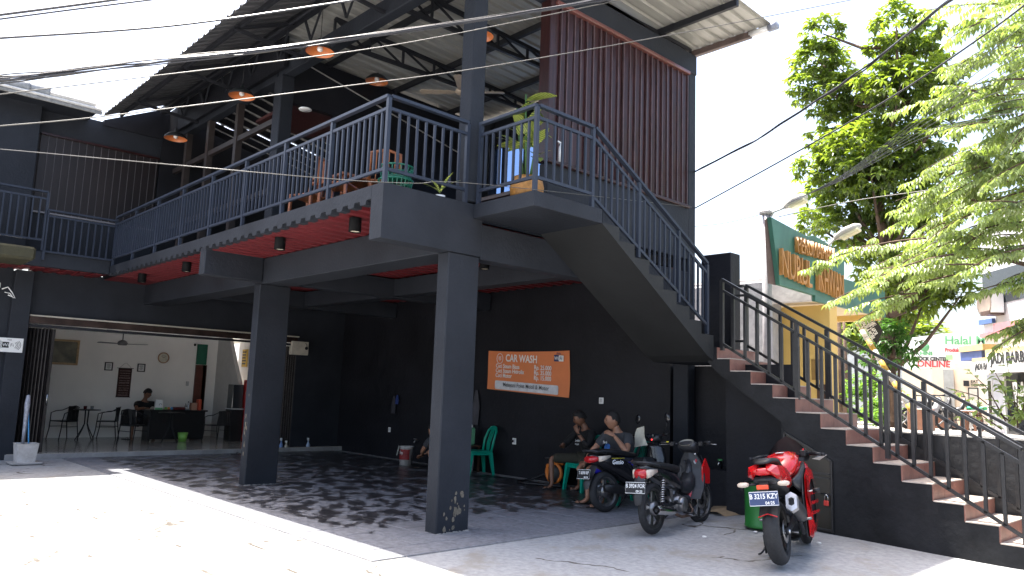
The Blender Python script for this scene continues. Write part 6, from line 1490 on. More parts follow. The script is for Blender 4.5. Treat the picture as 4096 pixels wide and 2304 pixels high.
put(MB().ball((0,0,0),.085,.06,.012,14), 'shirt_print', mat('blue_print',(0.02,.10,.32),rough=.8,obj=True,scale=14,var=.6), Pm, frame(chn+V((-.02,-.035,-.02)),(1,-.35,0),(0,.25,1)))
lettering('Earth', .055, rel(Pm, frame(chn+V((-.09,-.05,.035)),(1,-.35,0),(0,.25,1))), M_LETTER_W, Pm, ext=.001)
# young man in black shirt
J1 = dict(pelvis=V((-8.98,10.05,.54)), neck=V((-9.00,9.99,1.04)), head=V((-9.06,9.90,1.20)),
 shR=V((-9.19,9.99,.98)), elR=V((-9.36,9.86,.74)), wrR=V((-9.22,9.68,.72)), shL=V((-8.80,9.96,.98)), elL=V((-8.76,9.76,.76)), wrL=V((-8.93,9.72,.97)),
 hipR=V((-9.09,10.02,.53)), knR=V((-9.47,9.66,.52)), anR=V((-9.38,9.60,.09)), toR=V((-9.45,9.47,.045)),
 hipL=V((-8.87,10.0,.53)), knL=V((-8.70,9.58,.50)), anL=V((-9.0,9.86,.09)), toL=V((-9.10,9.74,.045)))
SH1 = V((.27,0,0)); J1 = {k_: v_+SH1 for k_, v_ in J1.items()}
Py, HM1 = person('young man in black long-sleeved shirt looking at the phone in his hand', J1, M_SKIN, mat('black_shirt_cloth',(0.010,.010,.011),rough=.9,var=.2,obj=True), mat('olive_shorts',(0.035,.033,.022),rough=.9,var=.2,obj=True), (-.55,-.70,-.40), hair='curly', bulk=.88, headR=.104, sleeve=1.5, short_k=.97,
 hands=(('R',(.6,-.6,.1),(-.3,0,1),.7,-1),('L',(-.45,-.1,.85),(-.3,.8,0),.75,1)))
Mt = frame(V((-8.78,9.845,.80)),(1,-.15,0),(0,.15,1))
for k,(t_,s_) in enumerate((('Jaddah',.05),('hatijah',.04))): lettering(t_, s_, rel(Py, Mt @ T(-.06,.02-.055*k,.0)), M_LETTER_W, Py, ext=.001)
part(MB().lathe([(.031,-.012),(.034,-.012),(.034,.012),(.031,.012)],14,T(*J1['wrL'].lerp(J1['elL'],.12))), 'wristwatch', M_STEEL, Py)
ph_ = solo(MB().bbox(-.04,.04,-.075,.075,0,.009,b=.003,M=frame(V((-8.86,9.61,.76)),(.3,-.3,.9),(.8,-.4,-.2))), 'mobile_phone', M_BLACK, 'black mobile phone in the hand of the young man', 'phone')
# person behind the desk
J3 = dict(pelvis=V((-20.85,6.75,.55)), neck=V((-20.75,6.75,1.08)), head=V((-20.68,6.78,1.24)), shR=V((-20.72,6.55,1.0)), elR=V((-20.55,6.50,.85)), wrR=V((-20.35,6.65,.90)), shL=V((-20.75,6.97,1.0)), elL=V((-20.55,7.1,.88)), wrL=V((-20.3,6.95,.90)),
 hipR=V((-20.85,6.63,.53)), knR=V((-20.45,6.42,.53)), anR=V((-20.45,6.42,.15)), toR=V((-20.3,6.40,.15)), hipL=V((-20.85,6.88,.53)), knL=V((-20.40,6.92,.53)), anL=V((-20.42,6.92,.15)), toL=V((-20.3,6.92,.15)))
person('person in black shirt sitting behind the desk of the shop, head bowed', J3, M_SKIN, MATS['black_shirt_cloth'], M_BLACK, (.8,.3,-.6), hair='curly', bulk=.9, sandals=False, hands=(('R',(1,.2,0),(0,0,-1),.4,-1),('L',(1,-.2,0),(0,0,-1),.4,1)))
# person squatting behind the near column by the bucket
q = V((-12.12,9.45,0))
J4 = {k_: V(v_)+q for k_, v_ in dict(pelvis=(.22,.12,.30), neck=(.02,0,.66), head=(-.06,-.04,.80), shR=(-.05,.18,.62), elR=(-.22,.10,.42), wrR=(-.38,.05,.33), shL=(.0,-.18,.62), elL=(-.20,-.18,.40), wrL=(-.36,-.05,.31),
 hipR=(.20,.20,.28), knR=(-.10,.24,.42), anR=(.05,.20,.09), toR=(-.10,.20,.045), hipL=(.22,0,.28), knL=(-.08,-.10,.42), anL=(.06,-.06,.09), toL=(-.10,-.08,.045)).items()}
person('person in grey shirt squatting behind the near column beside the paint bucket', J4, M_SKIN2, MATS['grey_tshirt'], M_SATIN, (-.8,-.3,-.4), bulk=.95, sandals=True, hands=(('R',(-1,0,-.2),(0,0,-1),.5,-1),('L',(-1,0,-.2),(0,0,-1),.5,1)))
# person on the inner steps
q = V((-18.5,9.62,.55))
J5 = {k_: V(v_)+q for k_, v_ in dict(pelvis=(-.05,0,.02), neck=(.12,-.05,.50), head=(.20,-.08,.66), shR=(.12,-.24,.44), elR=(.22,-.30,.20), wrR=(.38,-.22,.05), shL=(.10,.15,.44), elL=(.25,.15,.20), wrL=(.42,.02,.05),
 hipR=(0,-.12,0), knR=(.38,-.22,.05), anR=(.38,-.22,-.34), toR=(.52,-.24,-.38), hipL=(0,.12,0), knL=(.40,.1,.05), anL=(.40,.1,-.34), toL=(.55,.1,-.38)).items()}
person('person in dark clothes crouching on the inner steps right of the left column', J5, M_SKIN, MATS['black_shirt_cloth'], M_BLACK, (.8,-.3,-.5), bulk=.9, sandals=False, hands=(('R',(.7,.2,-.3),(0,0,-1),.5,-1),('L',(.7,-.2,-.3),(0,0,-1),.5,1)))
# ---------------------------------------------------------------- leaves and trees
def leaf_mat(name, c, t, rough=.4, tw=.45):
    m = bpy.data.materials.new(name); m.use_nodes = True; n = m.node_tree.nodes; l = m.node_tree.links; n.clear()
    o = n.new('ShaderNodeOutputMaterial'); mix = n.new('ShaderNodeMixShader'); tr = n.new('ShaderNodeBsdfTranslucent'); b = n.new('ShaderNodeBsdfPrincipled')
    g = n.new('ShaderNodeNewGeometry'); no = n.new('ShaderNodeTexNoise'); no.inputs['Scale'].default_value = 2.2; no.inputs['Detail'].default_value = 5
    l.new(g.outputs['Position'], no.inputs['Vector'])
    for base, dst in ((c, b.inputs['Base Color']), (t, tr.inputs['Color'])):
        r = n.new('ShaderNodeValToRGB'); r.color_ramp.elements[0].position = .35; r.color_ramp.elements[1].position = .65
        r.color_ramp.elements[0].color = (*[x*.6 for x in base], 1); r.color_ramp.elements[1].color = (*[min(1, x*1.35) for x in base], 1)
        l.new(no.outputs['Fac'], r.inputs[0]); l.new(r.outputs[0], dst)
    b.inputs['Roughness'].default_value = rough; mix.inputs[0].default_value = tw
    l.new(b.outputs[0], mix.inputs[1]); l.new(tr.outputs[0], mix.inputs[2]); l.new(mix.outputs[0], o.inputs[0]); return m
M_LEAF1 = leaf_mat('dark_green_leaf', (.055,.09,.03), (.30,.42,.03), tw=.42)
M_LEAF2 = leaf_mat('fresh_green_leaf', (.22,.28,.12), (.36,.48,.07), tw=.38)
M_BARK = mat('brown_bark', (0.10,0.065,0.045), rough=.9, var=.35, scale=8, bump=.5, bscale=20)
def leafcard(mb_, p, d, n_, L, Wd, fold=.25):
    """one pointed leaf of four triangles"""
    d = d.normalized(); s = d.cross(n_)
    if s.length < 1e-4: s = d.cross(Vector((1,.1,0)))
    s.normalize(); n2 = s.cross(d)
    m = p+d*L*.45
    mb_.v += [tuple(p), tuple(m+s*Wd*.5+n2*Wd*fold), tuple(p+d*L-n2*L*.12), tuple(m-s*Wd*.5+n2*Wd*fold), tuple(m)]
    o = len(mb_.v)-5
    mb_.f += [[o,o+4,o+1],[o+4,o+2,o+1],[o,o+3,o+4],[o+4,o+3,o+2]]; mb_.mi += [0]*4; mb_.sm += [False]*4
def D3(px, py, y): return at(px, py, y=y)
rnd = random.Random(11)
def tree(name, lab, trunk, clumps, leafm, nper, L, Wd, group=None, seed=1):
    r = random.Random(seed); t = thing(name, lab, 'tree', trunk[0][0], 0, group)
    tk = MB().tube([p for p,_ in trunk], [q for _,q in trunk], 10); part(tk, 'trunk', M_BARK, t)
    lb = MB(); top = trunk[-1][0]
    for (c, rad) in clumps:
        if abs(c.z-trunk[0][0].z) < 1: continue
        b0 = min((p for p,_ in trunk), key=lambda p: abs(p.z-(c.z-1.2)))
        m_ = b0.lerp(c,.5)+Vector((0,0,-.2)); lb.tube([b0,m_,c],[.07,.045,.015],6)
    part(lb, 'limbs', M_BARK, t, kind='stuff')
    cr_ = MB()
    for (c, rad) in clumps:
        for sub in range(int(nper*(rad**2))):
            # shell biased point, whorl of drooping leaves
            v = Vector((r.gauss(0,1),r.gauss(0,1),r.gauss(0,1))); v.normalize(); rr_ = rad*(r.uniform(.35,1)**.5)
            p = c+Vector((v.x*rr_,v.y*rr_,v.z*rr_*.85)); k = r.randint(5,8); a0 = r.uniform(0,6.28)
            for i in range(k):
                a = a0+i*2*pi/k; d = Vector((cos(a)*.8,sin(a)*.8,r.uniform(-.9,.15)))+v*.35
                leafcard(cr_, p, d, Vector((0,0,1)), L*r.uniform(.7,1.2), Wd*r.uniform(.8,1.15))
    part(cr_, 'crown', leafm, t, kind='stuff', fix=False)
    return t
Y1 = 19.5
cl1 = [(2070,85,.55),(2050,150,.65),(2110,170,.55),(2035,215,.6),(2085,240,.7),(2150,235,.6),(2255,65,.6),(2310,80,.55),(2235,130,.55),(2300,150,.75),(2205,200,.5),(2350,190,.5),(2265,215,.75),(2330,235,.7),(2390,215,.45),(2410,255,.4),
  (2120,300,.65),(2190,300,.6),(2290,300,.75),(2060,345,.4),(2095,375,.55),(2160,365,.75),(2240,365,.8),(2330,350,.65),(2045,420,.5),(2110,440,.7),(2190,430,.8),(2280,430,.8),(2345,400,.45),(2060,500,.6),(2130,510,.75),(2220,510,.85),(2310,500,.7),(2350,540,.5),
  (2040,560,.4),(2110,580,.6),(2190,600,.8),(2280,590,.8),(2360,620,.6),(2220,680,.7),(2300,680,.8),(2385,700,.6),(2330,740,.6),(2410,640,.4),(2270,755,.6),(2420,740,.35)]
base = D3(2245,1075,Y1)
tree('broadleaf_tree', 'tall dark leafy tree behind the green entrance sign', [(base,.17),(D3(2238,940,Y1),.15),(D3(2230,800,Y1),.14),(D3(2225,640,Y1),.12),(D3(2210,450,Y1),.09),(D3(2260,260,Y1),.06),(D3(2270,120,Y1),.03)],
     [(D3(x,y,Y1+rnd.uniform(-.9,.9)),r*1.06) for x,y,r in cl1], M_LEAF1, 150, .235, .105)
cl2 = [(2230,850,.45),(2265,880,.45),(2215,900,.4),(2250,830,.35)]
tree('low_tree', 'small dark green bushy tree low on the trunk behind the stair railing', [(D3(2250,1060,18.6),.08),(D3(2245,900,18.6),.05)], [(D3(x,y,18.6),r*1.1) for x,y,r in cl2], leaf_mat('mid_green_leaf',(.04,.10,.02),(.10,.25,.03)), 150, .20, .07, seed=3)
# near tree with long feathery sprays at the right edge
def spray(mb_, wood, a, b_, r, sag=.25, L=.135, Wd=.052, dens=.052, side=.24):
    """twig from a to its tip b_ with drooping pairs of leaflets and side twigs"""
    n = max(6, int((b_-a).length/.16)); pts = []
    for i in range(n+1):
        t = i/n; p = a.lerp(b_,t); p.z += sag*4*t*(1-t)*.5; pts.append(p)
    wood.tube(pts, [.014*(1-i/n)+.004 for i in range(n+1)], 5)
    for i in range(n):
        p = pts[i]; d = (pts[i+1]-pts[i]).normalized(); s = d.cross(Vector((0,0,1))).normalized()
        for sd in (-1,1):
            if r.random() < .08: continue
            tl = side*(1.15-.5*i/n)*r.uniform(.7,1.25); dd = (d*.75+s*sd*r.uniform(.35,.9)+Vector((0,0,r.uniform(-.35,.12)))).normalized()
            q = p; k = max(3, int(tl/dens))
            for j in range(k):
                q = q+dd*(tl/k); dd = (dd+Vector((0,0,-.05))).normalized(); s2 = dd.cross(Vector((0,0,1))).normalized()
                for e in (-1,1):
                    ld = dd*.35+s2*e*.75+Vector((0,0,-r.uniform(.35,.95)))
                    leafcard(mb_, q, ld, Vector((0,0,1))+s2*e*.3, L*r.uniform(.75,1.15), Wd*r.uniform(.85,1.2), .18)
Y2 = 12.6
NT = thing('overhanging_tree', 'near tree with long drooping feathery light green sprays reaching in from the right edge', 'tree', (1.5,13.5,.95))
fol = MB(); wd_ = MB(); r2 = random.Random(21)
tips = [(2385,78,2620,10),(2458,24,2650,-20),(2476,118,2640,60),(2390,172,2620,120),(2337,259,2600,200),(2361,290,2620,240),(2388,329,2640,270),(2316,434,2600,330),(2270,470,2560,390),(2015,686,2330,600),(2115,755,2400,640),(2181,612,2480,470),(2231,543,2520,430),
        (2185,790,2420,690),(2160,690,2460,600),(2250,720,2520,640),(2300,640,2600,540),(2340,560,2620,470),(2400,700,2640,620),(2290,590,2560,500),
        (2420,500,2640,420),(2400,400,2640,340),(2440,240,2660,190),(2500,200,2680,150),(2480,330,2680,290),(2500,420,2680,380),(2450,560,2680,500),(2500,620,2700,560),(2440,660,2680,620),(2500,720,2680,690),(2500,80,2680,20),(2530,140,2700,100),(2540,260,2700,240),(2540,480,2700,460),(2540,830,2640,810),(2350,500,2600,440),(2410,460,2640,400),(2460,440,2680,370),(2520,360,2700,320),(2380,620,2620,560)]
for k,(tx,ty,bx_,by_) in enumerate(tips):
    yy = Y2+r2.uniform(-.9,.9); a = D3(bx_,by_,yy+.3); b_ = D3(tx,ty,yy)
    spray(fol, wd_, a, b_, r2)
    for q in range(2):   # offshoots
        t = r2.uniform(.15,.7); p = a.lerp(b_,t); e = p+(b_-a).normalized()*r2.uniform(.5,.9)+Vector((r2.uniform(-.4,.4),r2.uniform(-.4,.4),r2.uniform(-.35,.3))); spray(fol, wd_, p, e, r2, sag=.1, side=.22)
part(wd_, 'twigs', M_BARK, NT, kind='stuff')
part(fol, 'foliage', M_LEAF2, NT, kind='stuff', fix=False)
part(MB().tube([V((2.2,13.8,.95)),V((2.0,13.6,3.0)),D3(2680,450,13.2),D3(2660,200,13.0)],[.22,.18,.12,.06],10), 'trunk', M_BARK, NT)
for a,b_ in (((2690,420),(2380,430)),((2690,620),(2440,500)),((2690,250),(2500,420)),((2690,720),(2470,640))):
    part(MB().tube([D3(a[0],a[1],13.0),D3((a[0]+b_[0])/2,(a[1]+b_[1])/2-15,12.8),D3(b_[0],b_[1],12.6)],[.05,.035,.015],7), 'limb', M_BARK, NT)
# small shrub twigs over the wall at the right
SH = thing('wall_shrub', 'leafy shrub with broad pale leaves growing behind the black wall at the right edge', 'plant', (-2.6,13.0,.95)); fs_ = MB(); ws_ = MB(); r3 = random.Random(9)
for (x0,y0,x1,y1) in ((2530,1060,2440,935),(2540,1060,2380,975),(2550,1060,2500,930),(2560,1060,2530,900),(2560,1080,2560,960),(2520,1080,2420,1050),(2570,1060,2590,980),(2545,1075,2570,1040)):
    a = D3(x0,y0,13.0); b_ = D3(x1,y1,12.7); ws_.tube([a,a.lerp(b_,.5)+V((0,0,.12)),b_],[.012,.008,.004],5)
    for i in range(16):
        t = r3.uniform(.1,1); p = a.lerp(b_,t)+V((0,0,.2*t*(1-t)))
        leafcard(fs_, p, V((r3.uniform(-1,1),r3.uniform(-1,1),r3.uniform(-.6,.4))), V((0,0,1)), .15*r3.uniform(.7,1.2), .085)
part(ws_,'twigs',M_BARK,SH,kind='stuff'); part(fs_,'foliage',M_LEAF2,SH,kind='stuff',fix=False)
# bushes and grass by the street
def bush(lab, pts, m, n=240, L=.22, Wd=.09, seed=4, cat='bush'):
    r = random.Random(seed); t = thing('bush', lab, cat, pts[0][0]); b_ = MB()
    for (c, rad) in pts:
        for i in range(int(n*rad*rad)):
            v = Vector((r.gauss(0,1),r.gauss(0,1),abs(r.gauss(0,1)))).normalized()*rad*r.uniform(.4,1); p = c+v; a = r.uniform(0,6.28)
            for j in range(4): leafcard(b_, p, Vector((cos(a+j*1.6),sin(a+j*1.6),r.uniform(-.5,.7))), Vector((0,0,1)), L*r.uniform(.6,1.2), Wd)
    part(b_, 'foliage', m, t, kind='stuff', fix=False); return t
M_LEAF3 = leaf_mat('sunlit_bush_leaf',(.07,.16,.02),(.2,.38,.03))
bush('bright green bush beyond the guard post beside the street', [(D3(2150,1000,27)-V((0,0,.3)),1.2),(D3(2200,1000,27),1.0),(D3(2230,1040,26),.7)], M_LEAF3, 130)
bush('dark green trees in the distance between guard post and trunk', [(D3(2140,880,33),2.2),(D3(2200,860,34),2.4),(D3(2100,840,36),2.4),(D3(2290,900,36),2.0)], M_LEAF1, 90, .4, .18, seed=8)
bush('palm-like bush behind the cream wall', [(D3(2390,915,34),1.0),(D3(2350,920,34),.9)], M_LEAF3, 120, .5, .08, seed=6)
bush('low yellow-green plants beside the tree trunk', [(D3(2215,1070,21),.45),(D3(2200,1035,22),.4)], M_LEAF3, 240, seed=7)
gr = MB(); rg = random.Random(2)
for i in range(5000):
    p = V((rg.uniform(-22,-11),rg.uniform(33,40),.95)); leafcard(gr, p, V((rg.uniform(-.3,.3),rg.uniform(-.3,.3),1)), V((1,0,0)), rg.uniform(.25,.6), .06)
solo(gr, 'grass', M_LEAF3, kind='stuff', fix=False)
solo(MB().box(-60,-11.5,45,45.3,.95,5.0), 'boundary_wall', mat('pale_grey_wall',(0.35,.37,.38),rough=.8,var=.1), 'long pale grey wall far behind the bushes', 'wall')
for k,(px,y_,w_) in enumerate(((2110,26,.10),(2195,29,.09),(2125,30,.07))):
    p = D3(px,1050,y_); p.z = .95; solo(MB().tube([p,p+V((.1,0,2)),p+V((0,.1,4.5))],[w_*1.3,w_,w_*.8],8), 'tree_trunk', M_BARK, ['slim grey tree trunk seen between the railing bars next to the guard post','slim trunk standing by the grass in front of the pale wall','thinner trunk half hidden by the guard post'][k], 'tree trunk', loc=p)

# ---------------------------------------------------------------- guard post with entrance sign
G = thing('guard_post', 'yellow guard post with green canopy and weathered white concrete side', 'building', (-7.5,15,.95))
M_YEL = mat('yellow_wall_paint',(0.62,0.42,0.13),rough=.75,var=.06,scale=1.2); M_GRN = mat('weathered_green_paint',(0.045,0.14,0.10),rough=.5,var=.3,scale=1.4,stretch=(1,1,.4)); M_RAW = mat('stained_white_concrete',(0.52,.49,.48),rough=.85,var=.2,scale=2.2,bump=.7,bscale=5); M_RAWR = mat('peeling_red_plaster',(0.40,.22,.20),rough=.9,var=.3,scale=6,bump=.7,bscale=8,col2=(.55,.52,.5))
XG = -6.62
pe = at(2087,800,y=14.62)
part(MB().box(-9.6, pe.x, 14.62, 14.80, .9, 3.51), 'front_wall', M_YEL, G); part(MB().box(pe.x-.18, pe.x, 14.80, 14.95, .9, 3.51), 'side_wall', M_YEL, G)
part(MB().bbox(-9.4,-7.55,13.9,14.6,.9,3.97,b=.03), 'grey_wall', mat('rough_grey_render',(0.33,.33,.35),rough=.85,var=.25,scale=2,bump=.5,bscale=8), G)
part(MB().bbox(-9.4,XG-.012,14.0,14.10,3.515,4.05,b=.02), 'canopy_side', M_RAW, G); part(MB().bbox(-8.0,-7.6,13.985,14.0,3.52,4.0,b=.004), 'peeling_patch', M_RAWR, G)
part(MB().box(XG-.012,XG+.05,14.0,17.35,3.51,4.10), 'canopy_face', M_GRN, G); part(MB().box(-9.4,XG-.02,14.12,17.3,3.56,3.62), 'canopy_ceiling', mat('cream_ceiling',(0.65,.55,.36),rough=.8,var=.05), G); part(MB().box(-9.4,XG-.03,17.10,17.29,3.44,3.56), 'canopy_beam', M_YEL, G)
part(MB().box(-9.4,XG-.02,14.1,17.3,4.0,4.08), 'canopy_top', M_RAW, G)
pw = at(2057,930,y=14.61); part(MB().bbox(pw.x-.12,pw.x+.10,14.595,14.62,pw.z-.2,pw.z+.2,b=.004), 'window', mat('ochre_recess',(0.25,.15,.04),rough=.7), G)
pw = at(2075,1000,y=14.61); part(MB().bbox(pw.x-.14,pw.x+.14,14.58,14.62,.95,pw.z+.25,b=.004), 'door', M_WOODD, G)
# green board
BD = thing('entrance_sign', 'green entrance board with raised orange letters PERUMAHAN NURUL IKHWAN on the guard post', 'sign', (-6.8,14.5,4.1))
XB = -6.565
tl_, bl_, tr_, br_ = at(1940,546,x=XB), at(1962,716,x=XB), at(2124,640,x=XB), at(2124,765,x=XB)
mids = []
n_ = 12
topc = []
for i in range(n_+1):
    t = i/n_; px = 1940+(2124-1940)*t; py = 546+(640-546)*t-9*sin(pi*t)*0+10*sin(pi*t)*(-.9 if t > .5 else .2); topc.append(at(px,py,x=XB))
bot = [br_, bl_]
poly = [(p.y,p.z) for p in topc]+[(p.y,p.z) for p in bot]
part(MB().prism(poly, XB-.08, XB, axis='x'), 'board', M_GRN, BD)
part(MB().prism([(tl_.y-.05,tl_.z-.05),(tl_.y+.02,tl_.z),(bl_.y+.02,bl_.z),(bl_.y-.25,bl_.z)], XB-.10, XB-.085, axis='x'), 'side_board', mat('brown_board',(0.12,.08,.07),rough=.8), BD)
M_ORL = mat('ochre_raised_letter',(0.42,.20,.05),rough=.5,var=.15)
def sign_text(txt, pL, pR, hpx, ext=.05, off=.004, cap=.68):
    a = at(*pL, x=XB+ext+.003); b_ = at(*pR, x=XB+ext+.003); d = (b_-a); Lw = d.length
    me = text_mesh(txt, 1.0, ext=0, off=0); w_ = max(v.co.x for v in me.vertices); bpy.data.meshes.remove(me)
    up0 = at(pL[0], pL[1]-hpx, x=XB+ext+.003); size = (up0-a).length/cap; sx = Lw/(w_*size)
    M = frame(a, d, (0,0,1), d.normalized().cross(Vector((0,0,1))))
    lettering(txt, size, rel(BD, M), M_ORL, BD, name='raised_lettering', ext=ext*.7, off=.0, sx=sx)
sign_text('PERUMAHAN', (2003,634), (2096,686-25), 38)
sign_text('NURUL', (1963,690), (2040,724), 66)
sign_text('IKHWAN', (2055,728), (2120,757), 66)
# utility pole and street lamps
UP_ = thing('utility_pole', 'grey concrete utility pole beside the green entrance board', 'pole', (-7.1,13.0,.95)); pu = at(1930,712,y=13.2); pt = at(1930,538,y=13.2)
part(MB().tube([V((pu.x,13.2,.9)),V((pu.x-.0,13.2,pt.z))],[.10,.075],12), 'shaft', mat('pole_concrete',(0.30,.29,.31),rough=.85,var=.15,bump=.3,bscale=10), UP_)
part(MB().bbox(pu.x-.11,pu.x+.11,13.1,13.3,pt.z-.02,pt.z+.06,b=.02), 'cap', M_CONC2, UP_)
def streetlamp(a, b_, c, lab, y):
    """arm from a to b_, lamp head from b_ to c"""
    A = at(*a,y=y); Bq = at(*b_,y=y); Cq = at(*c,y=y); L_ = thing('street_lamp', lab, 'street lamp', A, 0, 'street lamps by the entrance sign')
    part(MB().tube([A, A.lerp(Bq,.15)+V((0,0,(Bq.z-A.z)*.45)), Bq],.022,8), 'arm', mat('grey_arm',(0.4,.4,.38),rough=.5), L_)
    d = (Cq-Bq); ln = d.length; d.normalize(); s = d.cross(V((0,0,1))).normalized(); u = s.cross(d); fr_ = Matrix((d,s,u)).transposed().to_4x4(); fr_.translation = Bq
    part(MB().loft([ring(0,.05,.0,.04),ring(ln*.15,.085,.01,.06),ring(ln*.5,.12,.02,.08),ring(ln*.85,.10,.01,.07),ring(ln,.04,0,.03)],M=fr_), 'lamp_housing', mat('grey_lamp_housing',(0.42,.41,.37),rough=.4,obj=True), L_)
    part(MB().bbox(ln*.2,ln*.92,-.09,.09,-.10,-.03,b=.02,M=fr_), 'lens', mat('yellowed_lens',(0.62,.58,.38),rough=.3,obj=True), L_)
streetlamp((2078,652),(2100,600),(2165,566),'grey street lamp on a short arm above the green entrance board',14.6)
streetlamp((1940,545),(1975,522),(2030,492),'street lamp head on the utility pole, tangled with cables',13.2)
part(MB().bbox(pu.x+.9,pu.x+1.15,14.5,14.7,4.0,4.75,b=.02), 'shaft_stub', M_CONC2, UP_) if False else None
# boom gate with black notice
BG = thing('boom_gate', 'raised yellow and white striped boom barrier', 'barrier', at(2290,1020,y=17.6)); a = at(2152,805,y=17.6); b_ = at(2300,1045,y=17.6)
for k in range(9):
    part(MB().tube([a.lerp(b_,k/9),a.lerp(b_,(k+1)/9)],.055,10), 'stripe', mat('barrier_yellow' if k%2==0 else 'barrier_white',(0.55,.33,.05) if k%2==0 else (.6,.58,.52),rough=.6,var=.25,scale=6), BG)
NS = thing('notice_board', 'tilted black notice with hand painted white capitals hanging on the boom barrier', 'sign', at(2185,840,y=17.3))
cs = [at(2167,806,y=17.4),at(2205,806,y=17.4),at(2220,832,y=17.4),at(2205,868,y=17.4)]
part(MB().add([p for p in cs]+[p+V((0,.02,0)) for p in cs],[(0,1,2,3),(7,6,5,4),(0,4,5,1),(1,5,6,2),(2,6,7,3),(3,7,4,0)]), 'board', M_LETTER_K, NS)
for k,(tx,px,py,w_) in enumerate((('HARAP DI BUKA',2160,812,66),('JENDELA MOBIL',2170,806,56),('WAJIB LAPOR',2182,803,46),('TAMU',2194,806,15))):
    a = at(px,py,y=17.36); b2 = at(px+w_*.52,py+w_*.84,y=17.36); d = b2-a; me = text_mesh(tx,1,ext=0); wq = max(v.co.x for v in me.vertices); bpy.data.meshes.remove(me); sz = .125
    nrm = V((0,-1,0)); upx = nrm.cross(d.normalized()); M = frame(a, d, upx, nrm)
    lettering(tx, sz, rel(NS, M @ T(0,-.05,.003)), M_LETTER_W, NS, ext=.001, off=.003, sx=d.length/(wq*sz))

# ---------------------------------------------------------------- shops across the street
SP = thing('toast_shop', 'cream wall shop with grey metal panel and EAT TOAST sign', 'building', (-9,28,.95))
M_CREAM = mat('cream_wall_paint',(0.80,.66,.5),rough=.8,var=.06)
def slab(a, b_, y, dpt, m, parent, nm, zb=None):
    A = at(*a,y=y); Bq = at(*b_,y=y); z0 = Bq.z if zb is None else zb; return part(MB().box(A.x,Bq.x,y,y+dpt,z0,A.z), nm, m, parent)
slab((2400,915),(2465,1085),28,3,M_CREAM,SP,'wall',.95)
slab((2372,930),(2402,1030),27.9,.08,mat('grey_metal_panel',(0.38,.38,.36),rough=.5,var=.12),SP,'panel'); slab((2345,925),(2400,1085),28.0,.5,M_CREAM,SP,'wall',.95)
slab((2432,1000) if False else (2435,975),(2463,1030),27.92,.06,M_SATIN,SP,'window_frame'); slab((2438,978),(2460,1027),27.90,.02,mat('pale_glass',(0.55,.52,.45),rough=.2),SP,'pane'); slab((2431,1030),(2464,1085),27.6,.3,mat('white_counter',(0.62,.62,.60),rough=.5),SP,'counter',.95)
for tx,px,py,s_ in (('EAT',2442,963,.20),('TOAST',2442,972,.20),('EAT',2435,1062,.34),('TOAST',2435,1076,.34)):
    p = at(px,py,y=27.97 if s_<.3 else 27.58); p.y = 27.97 if s_<.3 else 27.58; lettering(tx, s_*.62, rel(SP, frame(p,(1,0,0),(0,0,1),(0,-1,0))), M_LETTER_K, SP, ext=.004, off=.004)
p = at(2433,970,y=27.97); part(MB().box(p.x-.1,p.x+.06,27.95,27.98,p.z-.02,p.z+.16), 'toast_logo', M_LETTER_K, SP)
CW = thing('cream_wall', 'low sunlit cream wall left of the toast shop', 'wall', (-12,30,.95)); slab((2270,928),(2347,1060),29.5,.3,M_CREAM,CW,'wall',.95)
# big banner
HB = thing('shop_banner', 'large pale banner printed STOCK CENTER ONLINE and Halal with green edge', 'banner', at(2360,880,y=31)); yb = 31
M_BNR = mat('pale_banner',(0.8,.82,.82),rough=.7,var=.08,scale=.6)
cs = [at(2270,930,y=yb),at(2470,921,y=yb),at(2470,828,y=yb),at(2270,852,y=yb)]
part(MB().add([p for p in cs]+[p+V((0,.06,0)) for p in cs],[(0,1,2,3),(7,6,5,4),(0,4,5,1),(1,5,6,2),(2,6,7,3),(3,7,4,0)]), 'banner_sheet', M_BNR, HB)
for tx,px,py,s_,m_,sx in (('HNI',2314,893,.20,M_LETTER_G,1.7),('STOCK CENTER',2299,906,.19,M_LETTER_K,1.15),('ONLINE',2307,922,.34,M_LETTER_R,1.25),('Halal Mart',2376,866,.46,M_LETTER_G,1.3),('Produk',2377,885,.22,M_LETTER_R,1.0)):
    p = at(px,py,y=yb-.03); lettering(tx, s_*.95, rel(HB, frame(p,(1,0,-.03),(0.03,0,1),(0,-1,0))), m_, HB, ext=.006, off=.008, sx=sx*.78)
p = at(2326,873,y=yb-.03); part(MB().lathe([(.001,0),(.17,0),(.17,.02),(.001,.02)],18,frame(p,(1,0,0),(0,0,1))), 'round_logo', M_LETTER_G, HB)
slab((2379,893),(2396,905),yb-.05,.02,mat('pale_green_print',(0.3,.5,.25),rough=.6),HB,'printed_block'); slab((2270,928),(2470,931),yb-.06,.1,M_LETTER_G,HB,'green_edge')
part(MB().tube([at(2302,1085,y=30.5),at(2302,852,y=30.5)],.09,8), 'post', mat('white_post',(0.7,.7,.7),rough=.4), HB)
